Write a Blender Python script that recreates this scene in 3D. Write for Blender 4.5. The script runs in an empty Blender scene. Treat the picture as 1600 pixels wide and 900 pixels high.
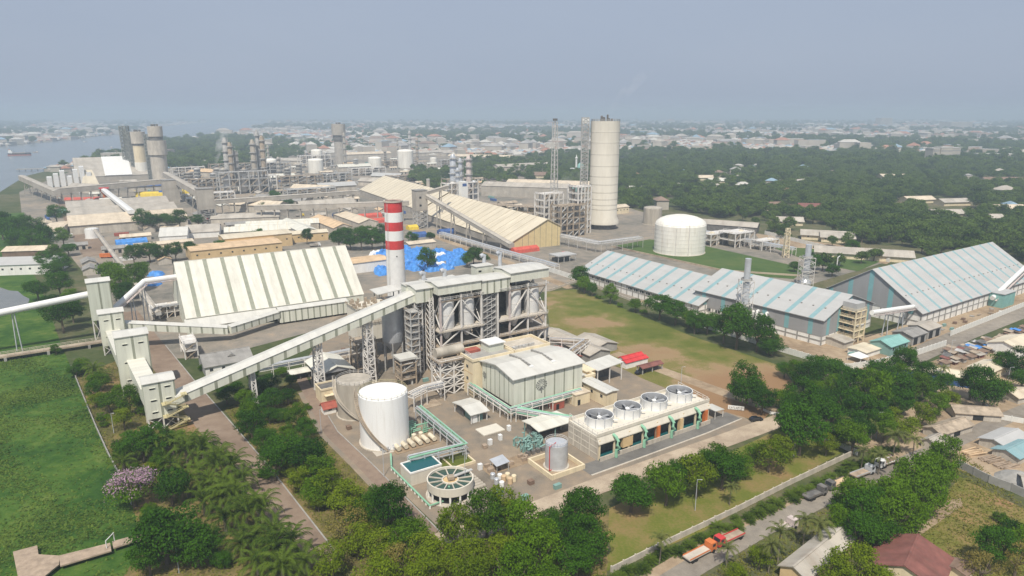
import bpy, math, random
import numpy as np
from mathutils import Vector, Matrix

rnd = random.Random(7)
SC = bpy.context.scene
COL = SC.collection

# ------------------------------------------------------------------ camera
F = 1066.7                                   # focal length in photograph pixels (24 mm on 36 mm)
PITCH = math.atan((450 - 178) / F)
CAMH = 100.0
cam = bpy.data.cameras.new('camera')
cam.lens, cam.sensor_width, cam.clip_start, cam.clip_end = 24.0, 36.0, 1.0, 60000.0
cam_o = bpy.data.objects.new('camera', cam)
COL.objects.link(cam_o)
cam_o.location = (0, 0, CAMH)
cam_o.rotation_euler = (math.pi / 2 - PITCH, 0, 0)
SC.camera = cam_o

# ------------------------------------------------------------------ sky, sun, exposure
SUN_EL, SUN_AZ = math.radians(57), math.atan2(-0.12, -1.0)     # azimuth measured from +Y towards +X
world = bpy.data.worlds.new('World')
SC.world = world
world.use_nodes = True
wn, wl = world.node_tree.nodes, world.node_tree.links
sky = wn.new('ShaderNodeTexSky')
sky.sky_type = 'NISHITA'
sky.sun_disc = False
sky.sun_elevation, sky.sun_rotation = SUN_EL, SUN_AZ
sky.altitude, sky.air_density, sky.dust_density, sky.ozone_density = 100, 1.0, 4.0, 1.5
veil = wn.new('ShaderNodeMixRGB')             # thin even smog over the whole dome
veil.inputs[0].default_value = 0.90
smog = wn.new('ShaderNodeTexNoise')             # the smog is never quite even
smog.inputs['Scale'].default_value, smog.inputs['Detail'].default_value = 2.2, 4
wtc = wn.new('ShaderNodeTexCoord'); wmp = wn.new('ShaderNodeMapping'); wmp.inputs['Scale'].default_value = (1, 1, 3.5)
wl.new(wtc.outputs['Generated'], wmp.inputs[0]); wl.new(wmp.outputs[0], smog.inputs['Vector'])
srp = wn.new('ShaderNodeValToRGB')
srp.color_ramp.elements[0].position, srp.color_ramp.elements[1].position = 0.3, 0.7
srp.color_ramp.elements[0].color, srp.color_ramp.elements[1].color = (0.288, 0.336, 0.430, 1), (0.308, 0.354, 0.444, 1)
vsc = wn.new('ShaderNodeMixRGB'); vsc.blend_type = 'MULTIPLY'; vsc.inputs[0].default_value = 1; vsc.inputs[2].default_value = (10, 10, 10, 1)
wl.new(smog.outputs[0], srp.inputs[0]); wl.new(srp.outputs[0], vsc.inputs[1]); wl.new(vsc.outputs[0], veil.inputs[2])
wl.new(sky.outputs[0], veil.inputs[1])
bg = wn['Background']
bg.inputs[1].default_value = 0.10
wl.new(veil.outputs[0], bg.inputs[0])
sl = bpy.data.lights.new('sun', 'SUN')
sl.energy, sl.angle, sl.color = 3.9, math.radians(0.6), (1.0, 0.93, 0.81)
sun = bpy.data.objects.new('sun', sl)
COL.objects.link(sun)
sun.location = (0, -50, 200)
to_sun = Vector((math.sin(SUN_AZ) * math.cos(SUN_EL), math.cos(SUN_AZ) * math.cos(SUN_EL), math.sin(SUN_EL)))
sun.rotation_euler = to_sun.to_track_quat('Z', 'Y').to_euler()
vs = SC.view_settings
vs.view_transform, vs.look, vs.exposure, vs.gamma = 'Standard', 'None', 0.42, 1.0
vs.use_curve_mapping = False
SC.cycles.use_denoising = True
SC.cycles.max_bounces = 5
SC.cycles.volume_bounces = 1
SC.cycles.transparent_max_bounces = 8

# ------------------------------------------------------------------ pixel -> place helpers
def ray(px, py):
    x, y = (px - 800) / F, (450 - py) / F
    return x, math.cos(PITCH) + y * math.sin(PITCH), -math.sin(PITCH) + y * math.cos(PITCH)
def G(px, py, z=0.0):
    r = ray(px, py); t = (z - CAMH) / r[2]
    return r[0] * t, r[1] * t
def HZ(px, by, ty):
    """height of the point seen at row ty straight above the ground point seen at (px, by)"""
    y = G(px, by)[1]; r = ray(px, ty)
    return CAMH + r[2] * y / r[1]
GA = math.radians(33.0)                       # the plant's building grid
class Frame:
    def __init__(s, px, py, z=0.0, ang=33.0, xy=None):
        s.o = xy if xy else G(px, py, z); s.a = math.radians(ang)
    def loc(s, px, py, z=0.0):
        x, y = G(px, py, z); return s.inv(x, y)
    def inv(s, x, y):
        dx, dy = x - s.o[0], y - s.o[1]; c, n = math.cos(s.a), math.sin(s.a)
        return dx * c + dy * n, -dx * n + dy * c
    def at(s, u, v):
        c, n = math.cos(s.a), math.sin(s.a)
        return s.o[0] + u * c - v * n, s.o[1] + u * n + v * c
    def sub(s, u, v, dang=0.0):
        return Frame(0, 0, xy=s.at(u, v), ang=math.degrees(s.a) + dang)

# ------------------------------------------------------------------ materials
MATS = {}
def mat(name, col, rough=0.7, var=0.25, scale=0.3, metal=0.0, bump=0.0, bscale=2.0, streak=None, col2=None, spec=0.3, coord='Object', dirt=0.0, dcol=(0.20, 0.14, 0.09), dmap=(0.5, 0.5, 0.06), panel=None):
    """procedural paint or sheet: noise tone, optional run-off dirt and sheet-by-sheet tone differences"""
    if name in MATS: return MATS[name]
    m = bpy.data.materials.new(name); m.use_nodes = True
    n, l = m.node_tree.nodes, m.node_tree.links
    b = n['Principled BSDF']
    b.inputs['Roughness'].default_value = rough
    b.inputs['Metallic'].default_value = metal
    b.inputs['Specular IOR Level'].default_value = spec
    tc = n.new('ShaderNodeTexCoord'); src = tc.outputs[coord]
    if streak:
        mp = n.new('ShaderNodeMapping'); mp.inputs['Scale'].default_value = streak
        l.new(src, mp.inputs[0]); src = mp.outputs[0]
    nz = n.new('ShaderNodeTexNoise')
    nz.inputs['Scale'].default_value = scale; nz.inputs['Detail'].default_value = 6; nz.inputs['Roughness'].default_value = 0.65
    l.new(src, nz.inputs['Vector'])
    rp = n.new('ShaderNodeValToRGB')
    lo = col2 if col2 else tuple(c * (1 - var) for c in col)
    hi = col if col2 else tuple(min(1, c * (1 + var * 0.45)) for c in col)
    rp.color_ramp.elements[0].position, rp.color_ramp.elements[1].position = 0.33, 0.67
    rp.color_ramp.elements[0].color, rp.color_ramp.elements[1].color = (*lo, 1), (*hi, 1)
    l.new(nz.outputs[0], rp.inputs[0])
    out = rp.outputs[0]
    if panel:                                            # each sheet has its own tone
        sx = n.new('ShaderNodeSeparateXYZ'); l.new(tc.outputs['Object'], sx.inputs[0])
        k = n.new('ShaderNodeMath'); k.operation = 'DIVIDE'; k.inputs[1].default_value = panel; l.new(sx.outputs[0], k.inputs[0])
        fl = n.new('ShaderNodeMath'); fl.operation = 'FLOOR'; l.new(k.outputs[0], fl.inputs[0])
        wn_ = n.new('ShaderNodeTexWhiteNoise'); wn_.noise_dimensions = '1D'; l.new(fl.outputs[0], wn_.inputs['W'])
        mr = n.new('ShaderNodeMapRange'); mr.inputs[3].default_value, mr.inputs[4].default_value = (0.96 if name == 'bluegrey_roof' else 0.90), 1.0; l.new(wn_.outputs[0], mr.inputs[0])
        mu = n.new('ShaderNodeMixRGB'); mu.blend_type = 'MULTIPLY'; mu.inputs[0].default_value = 1; l.new(out, mu.inputs[1]); l.new(mr.outputs[0], mu.inputs[2]); out = mu.outputs[0]
    if dirt:
        mp = n.new('ShaderNodeMapping'); mp.inputs['Scale'].default_value = dmap; l.new(tc.outputs['Object'], mp.inputs[0])
        d = n.new('ShaderNodeTexNoise'); d.inputs['Scale'].default_value = 1.6; d.inputs['Detail'].default_value = 7; d.inputs['Roughness'].default_value = 0.7; l.new(mp.outputs[0], d.inputs['Vector'])
        mr = n.new('ShaderNodeMapRange'); mr.inputs[1].default_value, mr.inputs[2].default_value, mr.inputs[4].default_value = 0.50, 0.74, dirt; l.new(d.outputs[0], mr.inputs[0])
        mu = n.new('ShaderNodeMixRGB'); mu.inputs[2].default_value = (*dcol, 1); l.new(mr.outputs[0], mu.inputs[0]); l.new(out, mu.inputs[1]); out = mu.outputs[0]
    l.new(out, b.inputs['Base Color'])
    if bump:
        n2 = n.new('ShaderNodeTexNoise'); n2.inputs['Scale'].default_value = bscale; n2.inputs['Detail'].default_value = 5
        l.new(tc.outputs[coord], n2.inputs['Vector'])
        bp = n.new('ShaderNodeBump'); bp.inputs['Strength'].default_value = 1.0; bp.inputs['Distance'].default_value = bump
        l.new(n2.outputs[0], bp.inputs['Height']); l.new(bp.outputs[0], b.inputs['Normal'])
    MATS[name] = m
    return m
def ground_mat(name, stops, s1=0.02, s2=0.35, s3=3.0, bump=0.08, rough=0.95, worn=()):
    """patchy ground: three octaves of noise over a ramp of real soil and plant colours"""
    m = bpy.data.materials.new(name); m.use_nodes = True
    n, l = m.node_tree.nodes, m.node_tree.links
    b = n['Principled BSDF']; b.inputs['Roughness'].default_value = rough; b.inputs['Specular IOR Level'].default_value = 0.1
    tc = n.new('ShaderNodeTexCoord')
    outs = []
    for s, d in ((s1, 4), (s2, 6), (s3, 4)):
        z = n.new('ShaderNodeTexNoise'); z.inputs['Scale'].default_value = s; z.inputs['Detail'].default_value = d
        l.new(tc.outputs['Object'], z.inputs['Vector']); outs.append(z.outputs[0])
    def mix(a, bb, f):
        k = n.new('ShaderNodeMath'); k.operation = 'MULTIPLY_ADD'; k.inputs[1].default_value = f
        l.new(bb, k.inputs[0]); l.new(a, k.inputs[2]); return k.outputs[0]
    sub = n.new('ShaderNodeMath'); sub.operation = 'MULTIPLY_ADD'; sub.inputs[1].default_value = 1.0; sub.inputs[2].default_value = -0.5
    l.new(outs[0], sub.inputs[0])
    v = mix(mix(sub.outputs[0], outs[1], 0.65), outs[2], 0.35)
    for wx, wy, wr, wa in worn:                          # places trodden bare
        ds = n.new('ShaderNodeVectorMath'); ds.operation = 'DISTANCE'; ds.inputs[1].default_value = (wx, wy, 0); l.new(tc.outputs['Object'], ds.inputs[0])
        mr = n.new('ShaderNodeMapRange'); mr.interpolation_type = 'SMOOTHSTEP'; mr.inputs[1].default_value, mr.inputs[2].default_value, mr.inputs[3].default_value, mr.inputs[4].default_value = 0, wr, wa, 0
        l.new(ds.outputs['Value'], mr.inputs[0]); ad = n.new('ShaderNodeMath'); l.new(v, ad.inputs[0]); l.new(mr.outputs[0], ad.inputs[1]); v = ad.outputs[0]
    rp = n.new('ShaderNodeValToRGB')
    els = rp.color_ramp.elements
    while len(els) < len(stops): els.new(0.5)
    for e, (p, c) in zip(els, stops): e.position, e.color = p, (*c, 1)
    l.new(v, rp.inputs[0]); l.new(rp.outputs[0], b.inputs['Base Color'])
    if bump:
        bp = n.new('ShaderNodeBump'); bp.inputs['Distance'].default_value = bump; bp.inputs['Strength'].default_value = 1
        l.new(outs[1], bp.inputs['Height']); l.new(bp.outputs[0], b.inputs['Normal'])
    MATS[name] = m
    return m
def leaf_mat(name, c1, c2, tr=0.3, scale=0.25):
    m = bpy.data.materials.new(name); m.use_nodes = True
    n, l = m.node_tree.nodes, m.node_tree.links
    b = n['Principled BSDF']; b.inputs['Roughness'].default_value = 0.6; b.inputs['Specular IOR Level'].default_value = 0.06
    tc = n.new('ShaderNodeTexCoord'); oi = n.new('ShaderNodeObjectInfo')
    nz = n.new('ShaderNodeTexNoise'); nz.inputs['Scale'].default_value = scale; nz.inputs['Detail'].default_value = 3
    l.new(tc.outputs['Object'], nz.inputs['Vector'])
    geo = n.new('ShaderNodeNewGeometry')
    ad = n.new('ShaderNodeMath'); ad.operation = 'MULTIPLY_ADD'; ad.inputs[1].default_value = 0.55
    l.new(oi.outputs['Random'], ad.inputs[0]); l.new(nz.outputs[0], ad.inputs[2])
    a2 = n.new('ShaderNodeMath'); a2.operation = 'MULTIPLY_ADD'; a2.inputs[1].default_value = 0.4
    l.new(geo.outputs['Random Per Island'], a2.inputs[0]); l.new(ad.outputs[0], a2.inputs[2])
    rp = n.new('ShaderNodeValToRGB')
    rp.color_ramp.elements[0].position, rp.color_ramp.elements[1].position = 0.45, 1.25 if False else 1.0
    rp.color_ramp.elements[0].color, rp.color_ramp.elements[1].color = (*c1, 1), (*c2, 1)
    l.new(a2.outputs[0], rp.inputs[0]); l.new(rp.outputs[0], b.inputs['Base Color'])
    t = n.new('ShaderNodeBsdfTranslucent'); l.new(rp.outputs[0], t.inputs[0])
    mx = n.new('ShaderNodeMixShader'); mx.inputs[0].default_value = tr
    l.new(b.outputs[0], mx.inputs[1]); l.new(t.outputs[0], mx.inputs[2])
    l.new(mx.outputs[0], n['Material Output'].inputs[0])
    MATS[name] = m
    return m
def water_mat(name, col, rough=0.08, bscale=0.15, bump=0.15):
    m = mat(name, col, rough=rough, var=0.25, scale=0.02, bump=bump, bscale=bscale, spec=0.5)
    return m
M = MATS
mat('white_sheet_roof', (0.66, 0.645, 0.57), 0.45, 0.10, 0.25, streak=(1.2, 0.12, 1), spec=0.3, dirt=0.35, dcol=(0.34, 0.30, 0.24), dmap=(0.35, 0.05, 0.05), panel=2.1)
mat('white_sheet_roof_clean', (0.58, 0.57, 0.53), 0.4, 0.07, 0.3, spec=0.3, dirt=0.25, dcol=(0.36, 0.32, 0.26), dmap=(0.3, 0.12, 0.1), panel=2.4)
mat('stripe_grey_green', (0.27, 0.28, 0.22), 0.5, 0.15, 0.5)
mat('pale_green_cladding', (0.66, 0.665, 0.575), 0.5, 0.08, 0.35, streak=(1, 1, 0.15), dirt=0.30, dcol=(0.30, 0.27, 0.20), dmap=(0.7, 0.7, 0.06), panel=1.5)
mat('pale_grey_cladding', (0.60, 0.62, 0.53), 0.5, 0.10, 0.35, streak=(1, 1, 0.15), dirt=0.30, dcol=(0.30, 0.27, 0.20), dmap=(0.7, 0.7, 0.06), panel=1.5)
mat('dark_opening', (0.02, 0.021, 0.023), 0.8, 0.3, 0.4)
mat('grey_steel', (0.46, 0.455, 0.44), 0.5, 0.3, 0.4, metal=0.0, dirt=0.4, dcol=(0.24, 0.16, 0.10), dmap=(0.5, 0.5, 0.3))
mat('light_steel', (0.68, 0.655, 0.62), 0.5, 0.2, 0.4, dirt=0.35, dcol=(0.32, 0.22, 0.15), dmap=(0.5, 0.5, 0.3))
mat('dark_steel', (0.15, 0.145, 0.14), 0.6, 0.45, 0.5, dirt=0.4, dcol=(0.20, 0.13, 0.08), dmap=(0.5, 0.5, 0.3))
mat('rusty_steel', (0.38, 0.31, 0.235), 0.75, 0.45, 0.35)
mat('pinkish_steel', (0.56, 0.48, 0.45), 0.55, 0.25, 0.3)
mat('green_pipe', (0.24, 0.47, 0.33), 0.45, 0.2, 0.5)
mat('yellow_rail', (0.50, 0.44, 0.25), 0.5, 0.2, 0.5)
mat('yellow_paint', (0.70, 0.52, 0.06), 0.5, 0.2, 0.5)
mat('orange_paint', (0.58, 0.17, 0.05), 0.5, 0.15, 0.5)
mat('red_paint', (0.55, 0.05, 0.05), 0.5, 0.2, 0.4)
mat('white_paint', (0.74, 0.74, 0.72), 0.4, 0.06, 0.3)
mat('tank_white', (0.80, 0.80, 0.79), 0.35, 0.05, 0.15, streak=(1, 1, 0.2), dirt=0.28, dcol=(0.42, 0.36, 0.28), dmap=(0.8, 0.8, 0.05))
mat('tank_aged_white', (0.78, 0.755, 0.69), 0.45, 0.15, 0.12, streak=(1, 1, 0.25), dirt=0.45, dcol=(0.42, 0.34, 0.25), dmap=(0.35, 0.35, 0.04))
mat('tank_grey', (0.42, 0.38, 0.32), 0.55, 0.28, 0.25, streak=(1, 1, 0.2), dirt=0.4, dcol=(0.22, 0.17, 0.12), dmap=(0.6, 0.6, 0.06))
mat('aluminium', (0.55, 0.57, 0.60), 0.35, 0.15, 0.4, metal=0.35)
mat('concrete', (0.52, 0.47, 0.40), 0.85, 0.25, 0.25, streak=(1, 1, 0.3), dirt=0.45, dcol=(0.20, 0.17, 0.13), dmap=(0.6, 0.6, 0.12))
mat('pale_concrete', (0.62, 0.58, 0.50), 0.85, 0.10, 0.12, streak=(1, 1, 0.25), dirt=0.25, dcol=(0.32, 0.27, 0.20), dmap=(0.45, 0.45, 0.05))
mat('grey_concrete', (0.33, 0.32, 0.30), 0.85, 0.25, 0.3)
mat('cream_wall', (0.70, 0.60, 0.42), 0.8, 0.15, 0.3, streak=(1, 1, 0.3), dirt=0.35, dcol=(0.28, 0.22, 0.15), dmap=(0.7, 0.7, 0.08))
mat('ochre_wall', (0.60, 0.44, 0.24), 0.8, 0.15, 0.3)
mat('white_wall', (0.78, 0.765, 0.73), 0.8, 0.10, 0.3, streak=(1, 1, 0.3), dirt=0.3, dcol=(0.38, 0.32, 0.25), dmap=(0.7, 0.7, 0.10))
mat('fence_white', (0.66, 0.65, 0.61), 0.85, 0.15, 0.4, streak=(1, 1, 0.3))
mat('grey_roof', (0.29, 0.28, 0.265), 0.7, 0.22, 0.3, dirt=0.4, dcol=(0.18, 0.16, 0.14), dmap=(0.4, 0.15, 0.2), panel=1.2)
mat('dusty_roof', (0.43, 0.395, 0.345), 0.8, 0.22, 0.1, dirt=0.5, dcol=(0.26, 0.20, 0.15), dmap=(0.25, 0.10, 0.1), panel=3.0)
mat('beige_roof', (0.62, 0.53, 0.41), 0.75, 0.18, 0.15, dirt=0.5, dcol=(0.34, 0.25, 0.17), dmap=(0.25, 0.10, 0.1), panel=3.0)
mat('orange_roof', (0.63, 0.46, 0.29), 0.75, 0.2, 0.2, dirt=0.5, dcol=(0.36, 0.25, 0.16), dmap=(0.25, 0.10, 0.1), panel=3.0)
mat('cream_roof', (0.64, 0.57, 0.44), 0.6, 0.12, 0.12, streak=(1, 0.2, 1), dirt=0.35, dcol=(0.36, 0.28, 0.19), dmap=(0.25, 0.04, 0.05), panel=3.7)
mat('cream_gable', (0.62, 0.50, 0.27), 0.7, 0.10, 0.3)
mat('brown_seam', (0.36, 0.30, 0.20), 0.7, 0.15, 0.3)
mat('red_roof', (0.36, 0.10, 0.07), 0.75, 0.3, 0.5)
mat('maroon_roof', (0.22, 0.09, 0.075), 0.8, 0.3, 0.3, dirt=0.5, dcol=(0.14, 0.09, 0.07), dmap=(0.6, 0.2, 0.2), panel=1.0)
mat('brown_tile', (0.22, 0.15, 0.11), 0.85, 0.3, 0.3)
mat('bluegrey_roof', (0.42, 0.42, 0.415), 0.65, 0.08, 0.15, spec=0.12, streak=(0.15, 1.5, 1), dirt=0.2, dcol=(0.34, 0.33, 0.31), dmap=(0.25, 0.05, 0.05), panel=3.0)
mat('aqua_stripe', (0.22, 0.35, 0.375), 0.6, 0.10, 0.3, spec=0.12, dirt=0.3, dcol=(0.38, 0.42, 0.40), dmap=(0.3, 0.06, 0.05))
mat('grey_wall_sheet', (0.30, 0.30, 0.305), 0.6, 0.08, 0.3, streak=(1, 1, 0.2))
mat('teal_stripe', (0.20, 0.39, 0.41), 0.5, 0.1, 0.3)
mat('teal_roof', (0.22, 0.42, 0.39), 0.6, 0.15, 0.3)
mat('green_wall', (0.20, 0.33, 0.30), 0.7, 0.15, 0.3)
mat('blue_tarp', (0.07, 0.26, 0.66), 0.5, 0.35, 0.4, bump=0.25, bscale=0.5)
mat('navy_tarp', (0.05, 0.11, 0.30), 0.6, 0.3, 0.4, bump=0.2, bscale=0.6)
mat('red_tarp', (0.55, 0.10, 0.07), 0.6, 0.25, 0.4)
mat('timber', (0.36, 0.28, 0.21), 0.85, 0.3, 0.6)
mat('bark', (0.16, 0.125, 0.09), 0.9, 0.3, 2.0)
mat('palm_bark', (0.20, 0.17, 0.13), 0.9, 0.3, 3.0)
mat('tyre', (0.02, 0.02, 0.02), 0.85, 0.2, 1)
mat('glass_dark', (0.03, 0.035, 0.04), 0.1, 0.1, 1, spec=0.5)
mat('car_paint', (0.015, 0.018, 0.025), 0.25, 0.1, 1, spec=0.5)
mat('fan_grey', (0.46, 0.48, 0.51), 0.5, 0.15, 0.4)
mat('fan_white', (0.70, 0.70, 0.69), 0.5, 0.1, 0.4)
leaf_mat('leaf_dark', (0.006, 0.034, 0.002), (0.050, 0.132, 0.006))
leaf_mat('leaf_mid', (0.020, 0.066, 0.002), (0.100, 0.192, 0.006))
leaf_mat('leaf_light', (0.056, 0.104, 0.003), (0.155, 0.215, 0.008))
leaf_mat('leaf_dry', (0.12, 0.115, 0.022), (0.24, 0.20, 0.055))
leaf_mat('leaf_far', (0.006, 0.038, 0.006), (0.105, 0.165, 0.026), scale=0.12)
leaf_mat('palm_leaf', (0.008, 0.034, 0.003), (0.105, 0.160, 0.018))
leaf_mat('coconut_leaf', (0.045, 0.070, 0.020), (0.160, 0.180, 0.050))
leaf_mat('blossom', (0.26, 0.15, 0.21), (0.46, 0.31, 0.40))
leaf_mat('hyacinth_leaf', (0.020, 0.062, 0.008), (0.110, 0.165, 0.026), tr=0.2, scale=0.05)
leaf_mat('grass_leaf', (0.055, 0.085, 0.010), (0.17, 0.165, 0.035), tr=0.2, scale=0.05)

# ------------------------------------------------------------------ mesh building
class MB:
    def __init__(s): s.v, s.f, s.m = [], [], []
    def add(s, vs_, fs, mi=0):
        o = len(s.v); s.v += [tuple(p) for p in vs_]
        s.f += [tuple(i + o for i in f) for f in fs]; s.m += [mi] * len(fs); return s
    def box(s, x0, y0, z0, x1, y1, z1, mi=0):
        return s.add([(x0, y0, z0), (x1, y0, z0), (x1, y1, z0), (x0, y1, z0), (x0, y0, z1), (x1, y0, z1), (x1, y1, z1), (x0, y1, z1)],
                     [(3, 2, 1, 0), (4, 5, 6, 7), (0, 1, 5, 4), (1, 2, 6, 5), (2, 3, 7, 6), (3, 0, 4, 7)], mi)
    def prism(s, pts, z0, z1, mi=0):
        n = len(pts)
        return s.add([(x, y, z0) for x, y in pts] + [(x, y, z1) for x, y in pts],
                     [tuple(range(n - 1, -1, -1)), tuple(range(n, 2 * n))] + [(i, (i + 1) % n, n + (i + 1) % n, n + i) for i in range(n)], mi)
    def extr(s, pts, y0, y1, mi=0):
        """polygon in the x-z plane pulled along y"""
        n = len(pts)
        return s.add([(x, y0, z) for x, z in pts] + [(x, y1, z) for x, z in pts],
                     [tuple(range(n)), tuple(range(2 * n - 1, n - 1, -1))] + [((i + 1) % n, i, n + i, n + (i + 1) % n) for i in range(n)], mi)
    def extx(s, pts, x0, x1, mi=0):
        """polygon in the y-z plane pulled along x"""
        n = len(pts)
        return s.add([(x0, y, z) for y, z in pts] + [(x1, y, z) for y, z in pts],
                     [tuple(range(n - 1, -1, -1)), tuple(range(n, 2 * n))] + [(i, (i + 1) % n, n + (i + 1) % n, n + i) for i in range(n)], mi)
    def bar(s, a, b, w, h=None, mi=0):
        a, b = Vector(a), Vector(b); d = b - a
        if d.length < 1e-6: return s
        h = h or w
        up = Vector((0, 0, 1)) if abs(d.normalized().z) < 0.95 else Vector((0, 1, 0))
        r = d.cross(up).normalized() * w / 2; u = r.cross(d).normalized() * h / 2
        return s.add([a - r - u, a + r - u, a + r + u, a - r + u, b - r - u, b + r - u, b + r + u, b - r + u],
                     [(3, 2, 1, 0), (4, 5, 6, 7), (0, 1, 5, 4), (1, 2, 6, 5), (2, 3, 7, 6), (3, 0, 4, 7)], mi)
    def tube(s, pts, r, n=8, mi=0, r2=None):
        pts = [Vector(p) for p in pts]; k = len(pts); o = []
        for i, p in enumerate(pts):
            d = (pts[min(i + 1, k - 1)] - pts[max(i - 1, 0)]).normalized()
            up = Vector((0, 0, 1)) if abs(d.z) < 0.9 else Vector((1, 0, 0))
            a = d.cross(up).normalized(); b = a.cross(d).normalized()
            rr = r if r2 is None else r + (r2 - r) * i / (k - 1)
            o += [p + (a * math.cos(2 * math.pi * j / n) + b * math.sin(2 * math.pi * j / n)) * rr for j in range(n)]
        fs = [(i * n + j, (i + 1) * n + j, (i + 1) * n + (j + 1) % n, i * n + (j + 1) % n) for i in range(k - 1) for j in range(n)]
        fs += [tuple(range(n)), tuple(range(k * n - 1, (k - 1) * n - 1, -1))]
        return s.add(o, fs, mi)
    def lathe(s, prof, n=24, cx=0, cy=0, mi=0, cap=True):
        o = [(cx + r * math.cos(2 * math.pi * j / n), cy + r * math.sin(2 * math.pi * j / n), z) for r, z in prof for j in range(n)]
        k = len(prof)
        fs = [(i * n + j, i * n + (j + 1) % n, (i + 1) * n + (j + 1) % n, (i + 1) * n + j) for i in range(k - 1) for j in range(n)]
        if cap: fs += [tuple(range(n - 1, -1, -1)), tuple(range((k - 1) * n, k * n))]
        return s.add(o, fs, mi)
    def gable(s, L, W, z0, ze, zr, mi=0, ridge=0.5):
        """closed gabled body, ridge along x"""
        return s.extx([(0, z0), (W, z0), (W, ze), (W * ridge, zr), (0, ze)], 0, L, mi)
    def slab(s, p, q, r_, t_, th, mi=0):
        """a quad with thickness th below it"""
        vs_ = [Vector(x) for x in (p, q, r_, t_)]; nrm = (vs_[1] - vs_[0]).cross(vs_[3] - vs_[0]).normalized()
        if nrm.z < 0: nrm = -nrm
        lo = [v - nrm * th for v in vs_]
        return s.add(lo + vs_, [(3, 2, 1, 0), (4, 5, 6, 7), (0, 1, 5, 4), (1, 2, 6, 5), (2, 3, 7, 6), (3, 0, 4, 7)], mi)
    def mesh(s, name, mats, smooth=False):
        me = bpy.data.meshes.new(name); me.from_pydata(s.v, [], s.f)
        for m in (mats if isinstance(mats, (list, tuple)) else [mats]): me.materials.append(MATS[m] if isinstance(m, str) else m)
        if any(s.m): me.polygons.foreach_set('material_index', s.m)
        if smooth:
            me.polygons.foreach_set('use_smooth', [True] * len(s.f))
            try: me.set_sharp_from_angle(angle=math.radians(35))
            except Exception: pass
        me.update(); return me
    def ob(s, name, mats, parent=None, smooth=False, kind=None, label=None):
        o = bpy.data.objects.new(name, s.mesh(name, mats, smooth)); COL.objects.link(o)
        if parent: o.parent = parent
        if kind: o['kind'] = kind
        if label: o['label'] = label
        return o
def place(mesh, name, parent, loc=(0, 0, 0), rz=0.0, kind=None):
    o = bpy.data.objects.new(name, mesh); COL.objects.link(o); o.parent = parent
    o.location = loc; o.rotation_euler = (0, 0, rz)
    if kind: o['kind'] = kind
    return o
def thing(name, label, cat, fr=None, z=0.0, group=None, loc=None, rz=0.0):
    o = bpy.data.objects.new(name, None); COL.objects.link(o); o.empty_display_size = 1
    if fr: o.location = (fr.o[0], fr.o[1], z); o.rotation_euler = (0, 0, fr.a)
    else: o.location = loc; o.rotation_euler = (0, 0, rz)
    tag(o, label, cat, group); return o
def tag(o, label, cat, group=None):
    o['label'], o['category'] = label, cat
    if group: o['group'] = group
    return o
def copy_tree(root, loc, rz=None, scale=None, label=None, group=None):
    r = root.copy(); COL.objects.link(r); r.location = loc
    if rz is not None: r.rotation_euler = (0, 0, rz)
    if scale: r.scale = scale if isinstance(scale, tuple) else (scale,) * 3
    if label: r['label'] = label
    if group: r['group'] = group
    for ch in root.children:
        c = ch.copy(); COL.objects.link(c); c.parent = r
        for g in ch.children:
            d = g.copy(); COL.objects.link(d); d.parent = c
    return r
def sheet(name, pts, m, z, world_pts=False, kind='structure'):
    """flat patch of the setting; pts are photograph pixels on the ground, or places"""
    w = [p if world_pts else G(*p) for p in pts]
    me = bpy.data.meshes.new(name); me.from_pydata([(x, y, z) for x, y in w], [], [tuple(range(len(w)))])
    me.materials.append(MATS[m]); me.update()
    if me.polygons[0].normal.z < 0: me.flip_normals()
    o = bpy.data.objects.new(name, me); COL.objects.link(o); o['kind'] = kind
    return o
def strip(name, pts, w0, w1, m, z, th=0.0, kind='structure'):
    """road-like band along pixel points; offsets w0..w1 to the left of travel, th thick"""
    p = [Vector((*G(*q), 0)) if len(q) == 2 else Vector(q) for q in pts]; k = len(p); L, R = [], []
    for i in range(k):
        d = (p[min(i + 1, k - 1)] - p[max(i - 1, 0)]).normalized(); nn = Vector((-d.y, d.x, 0))
        L.append(p[i] + nn * w1); R.append(p[i] + nn * w0)
    vs_ = [(q.x, q.y, z) for q in L + R]; fs = [(i, k + i, k + i + 1, i + 1) for i in range(k - 1)]
    b = MB().add(vs_, fs)
    if th:
        b.add([(q.x, q.y, z - th) for q in L] + [(q.x, q.y, z) for q in L], [(i, i + 1, k + i + 1, k + i) for i in range(k - 1)])
        b.add([(q.x, q.y, z - th) for q in R] + [(q.x, q.y, z) for q in R], [(i + 1, i, k + i, k + i + 1) for i in range(k - 1)])
    return b.ob(name, m, kind=kind)

# ================================================================== THE SETTING
ground_mat('country_ground', [(0.20, (0.035, 0.052, 0.020)), (0.42, (0.060, 0.078, 0.028)), (0.60, (0.11, 0.105, 0.055)), (0.80, (0.19, 0.155, 0.10))], 0.006, 0.05, 0.4)
ground_mat('yard_paving', [(0.15, (0.12, 0.105, 0.085)), (0.42, (0.21, 0.18, 0.145)), (0.58, (0.25, 0.20, 0.15)), (0.85, (0.34, 0.275, 0.20))], 0.05, 0.25, 2.5, 0.03)
ground_mat('industrial_ground', [(0.20, (0.10, 0.10, 0.085)), (0.42, (0.19, 0.175, 0.15)), (0.62, (0.26, 0.225, 0.185)), (0.80, (0.33, 0.26, 0.19))], 0.02, 0.15, 1.0, 0.03)
ground_mat('brown_road', [(0.25, (0.16, 0.12, 0.095)), (0.5, (0.225, 0.168, 0.13)), (0.8, (0.28, 0.215, 0.165))], 0.03, 0.4, 3.0, 0.02)
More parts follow.
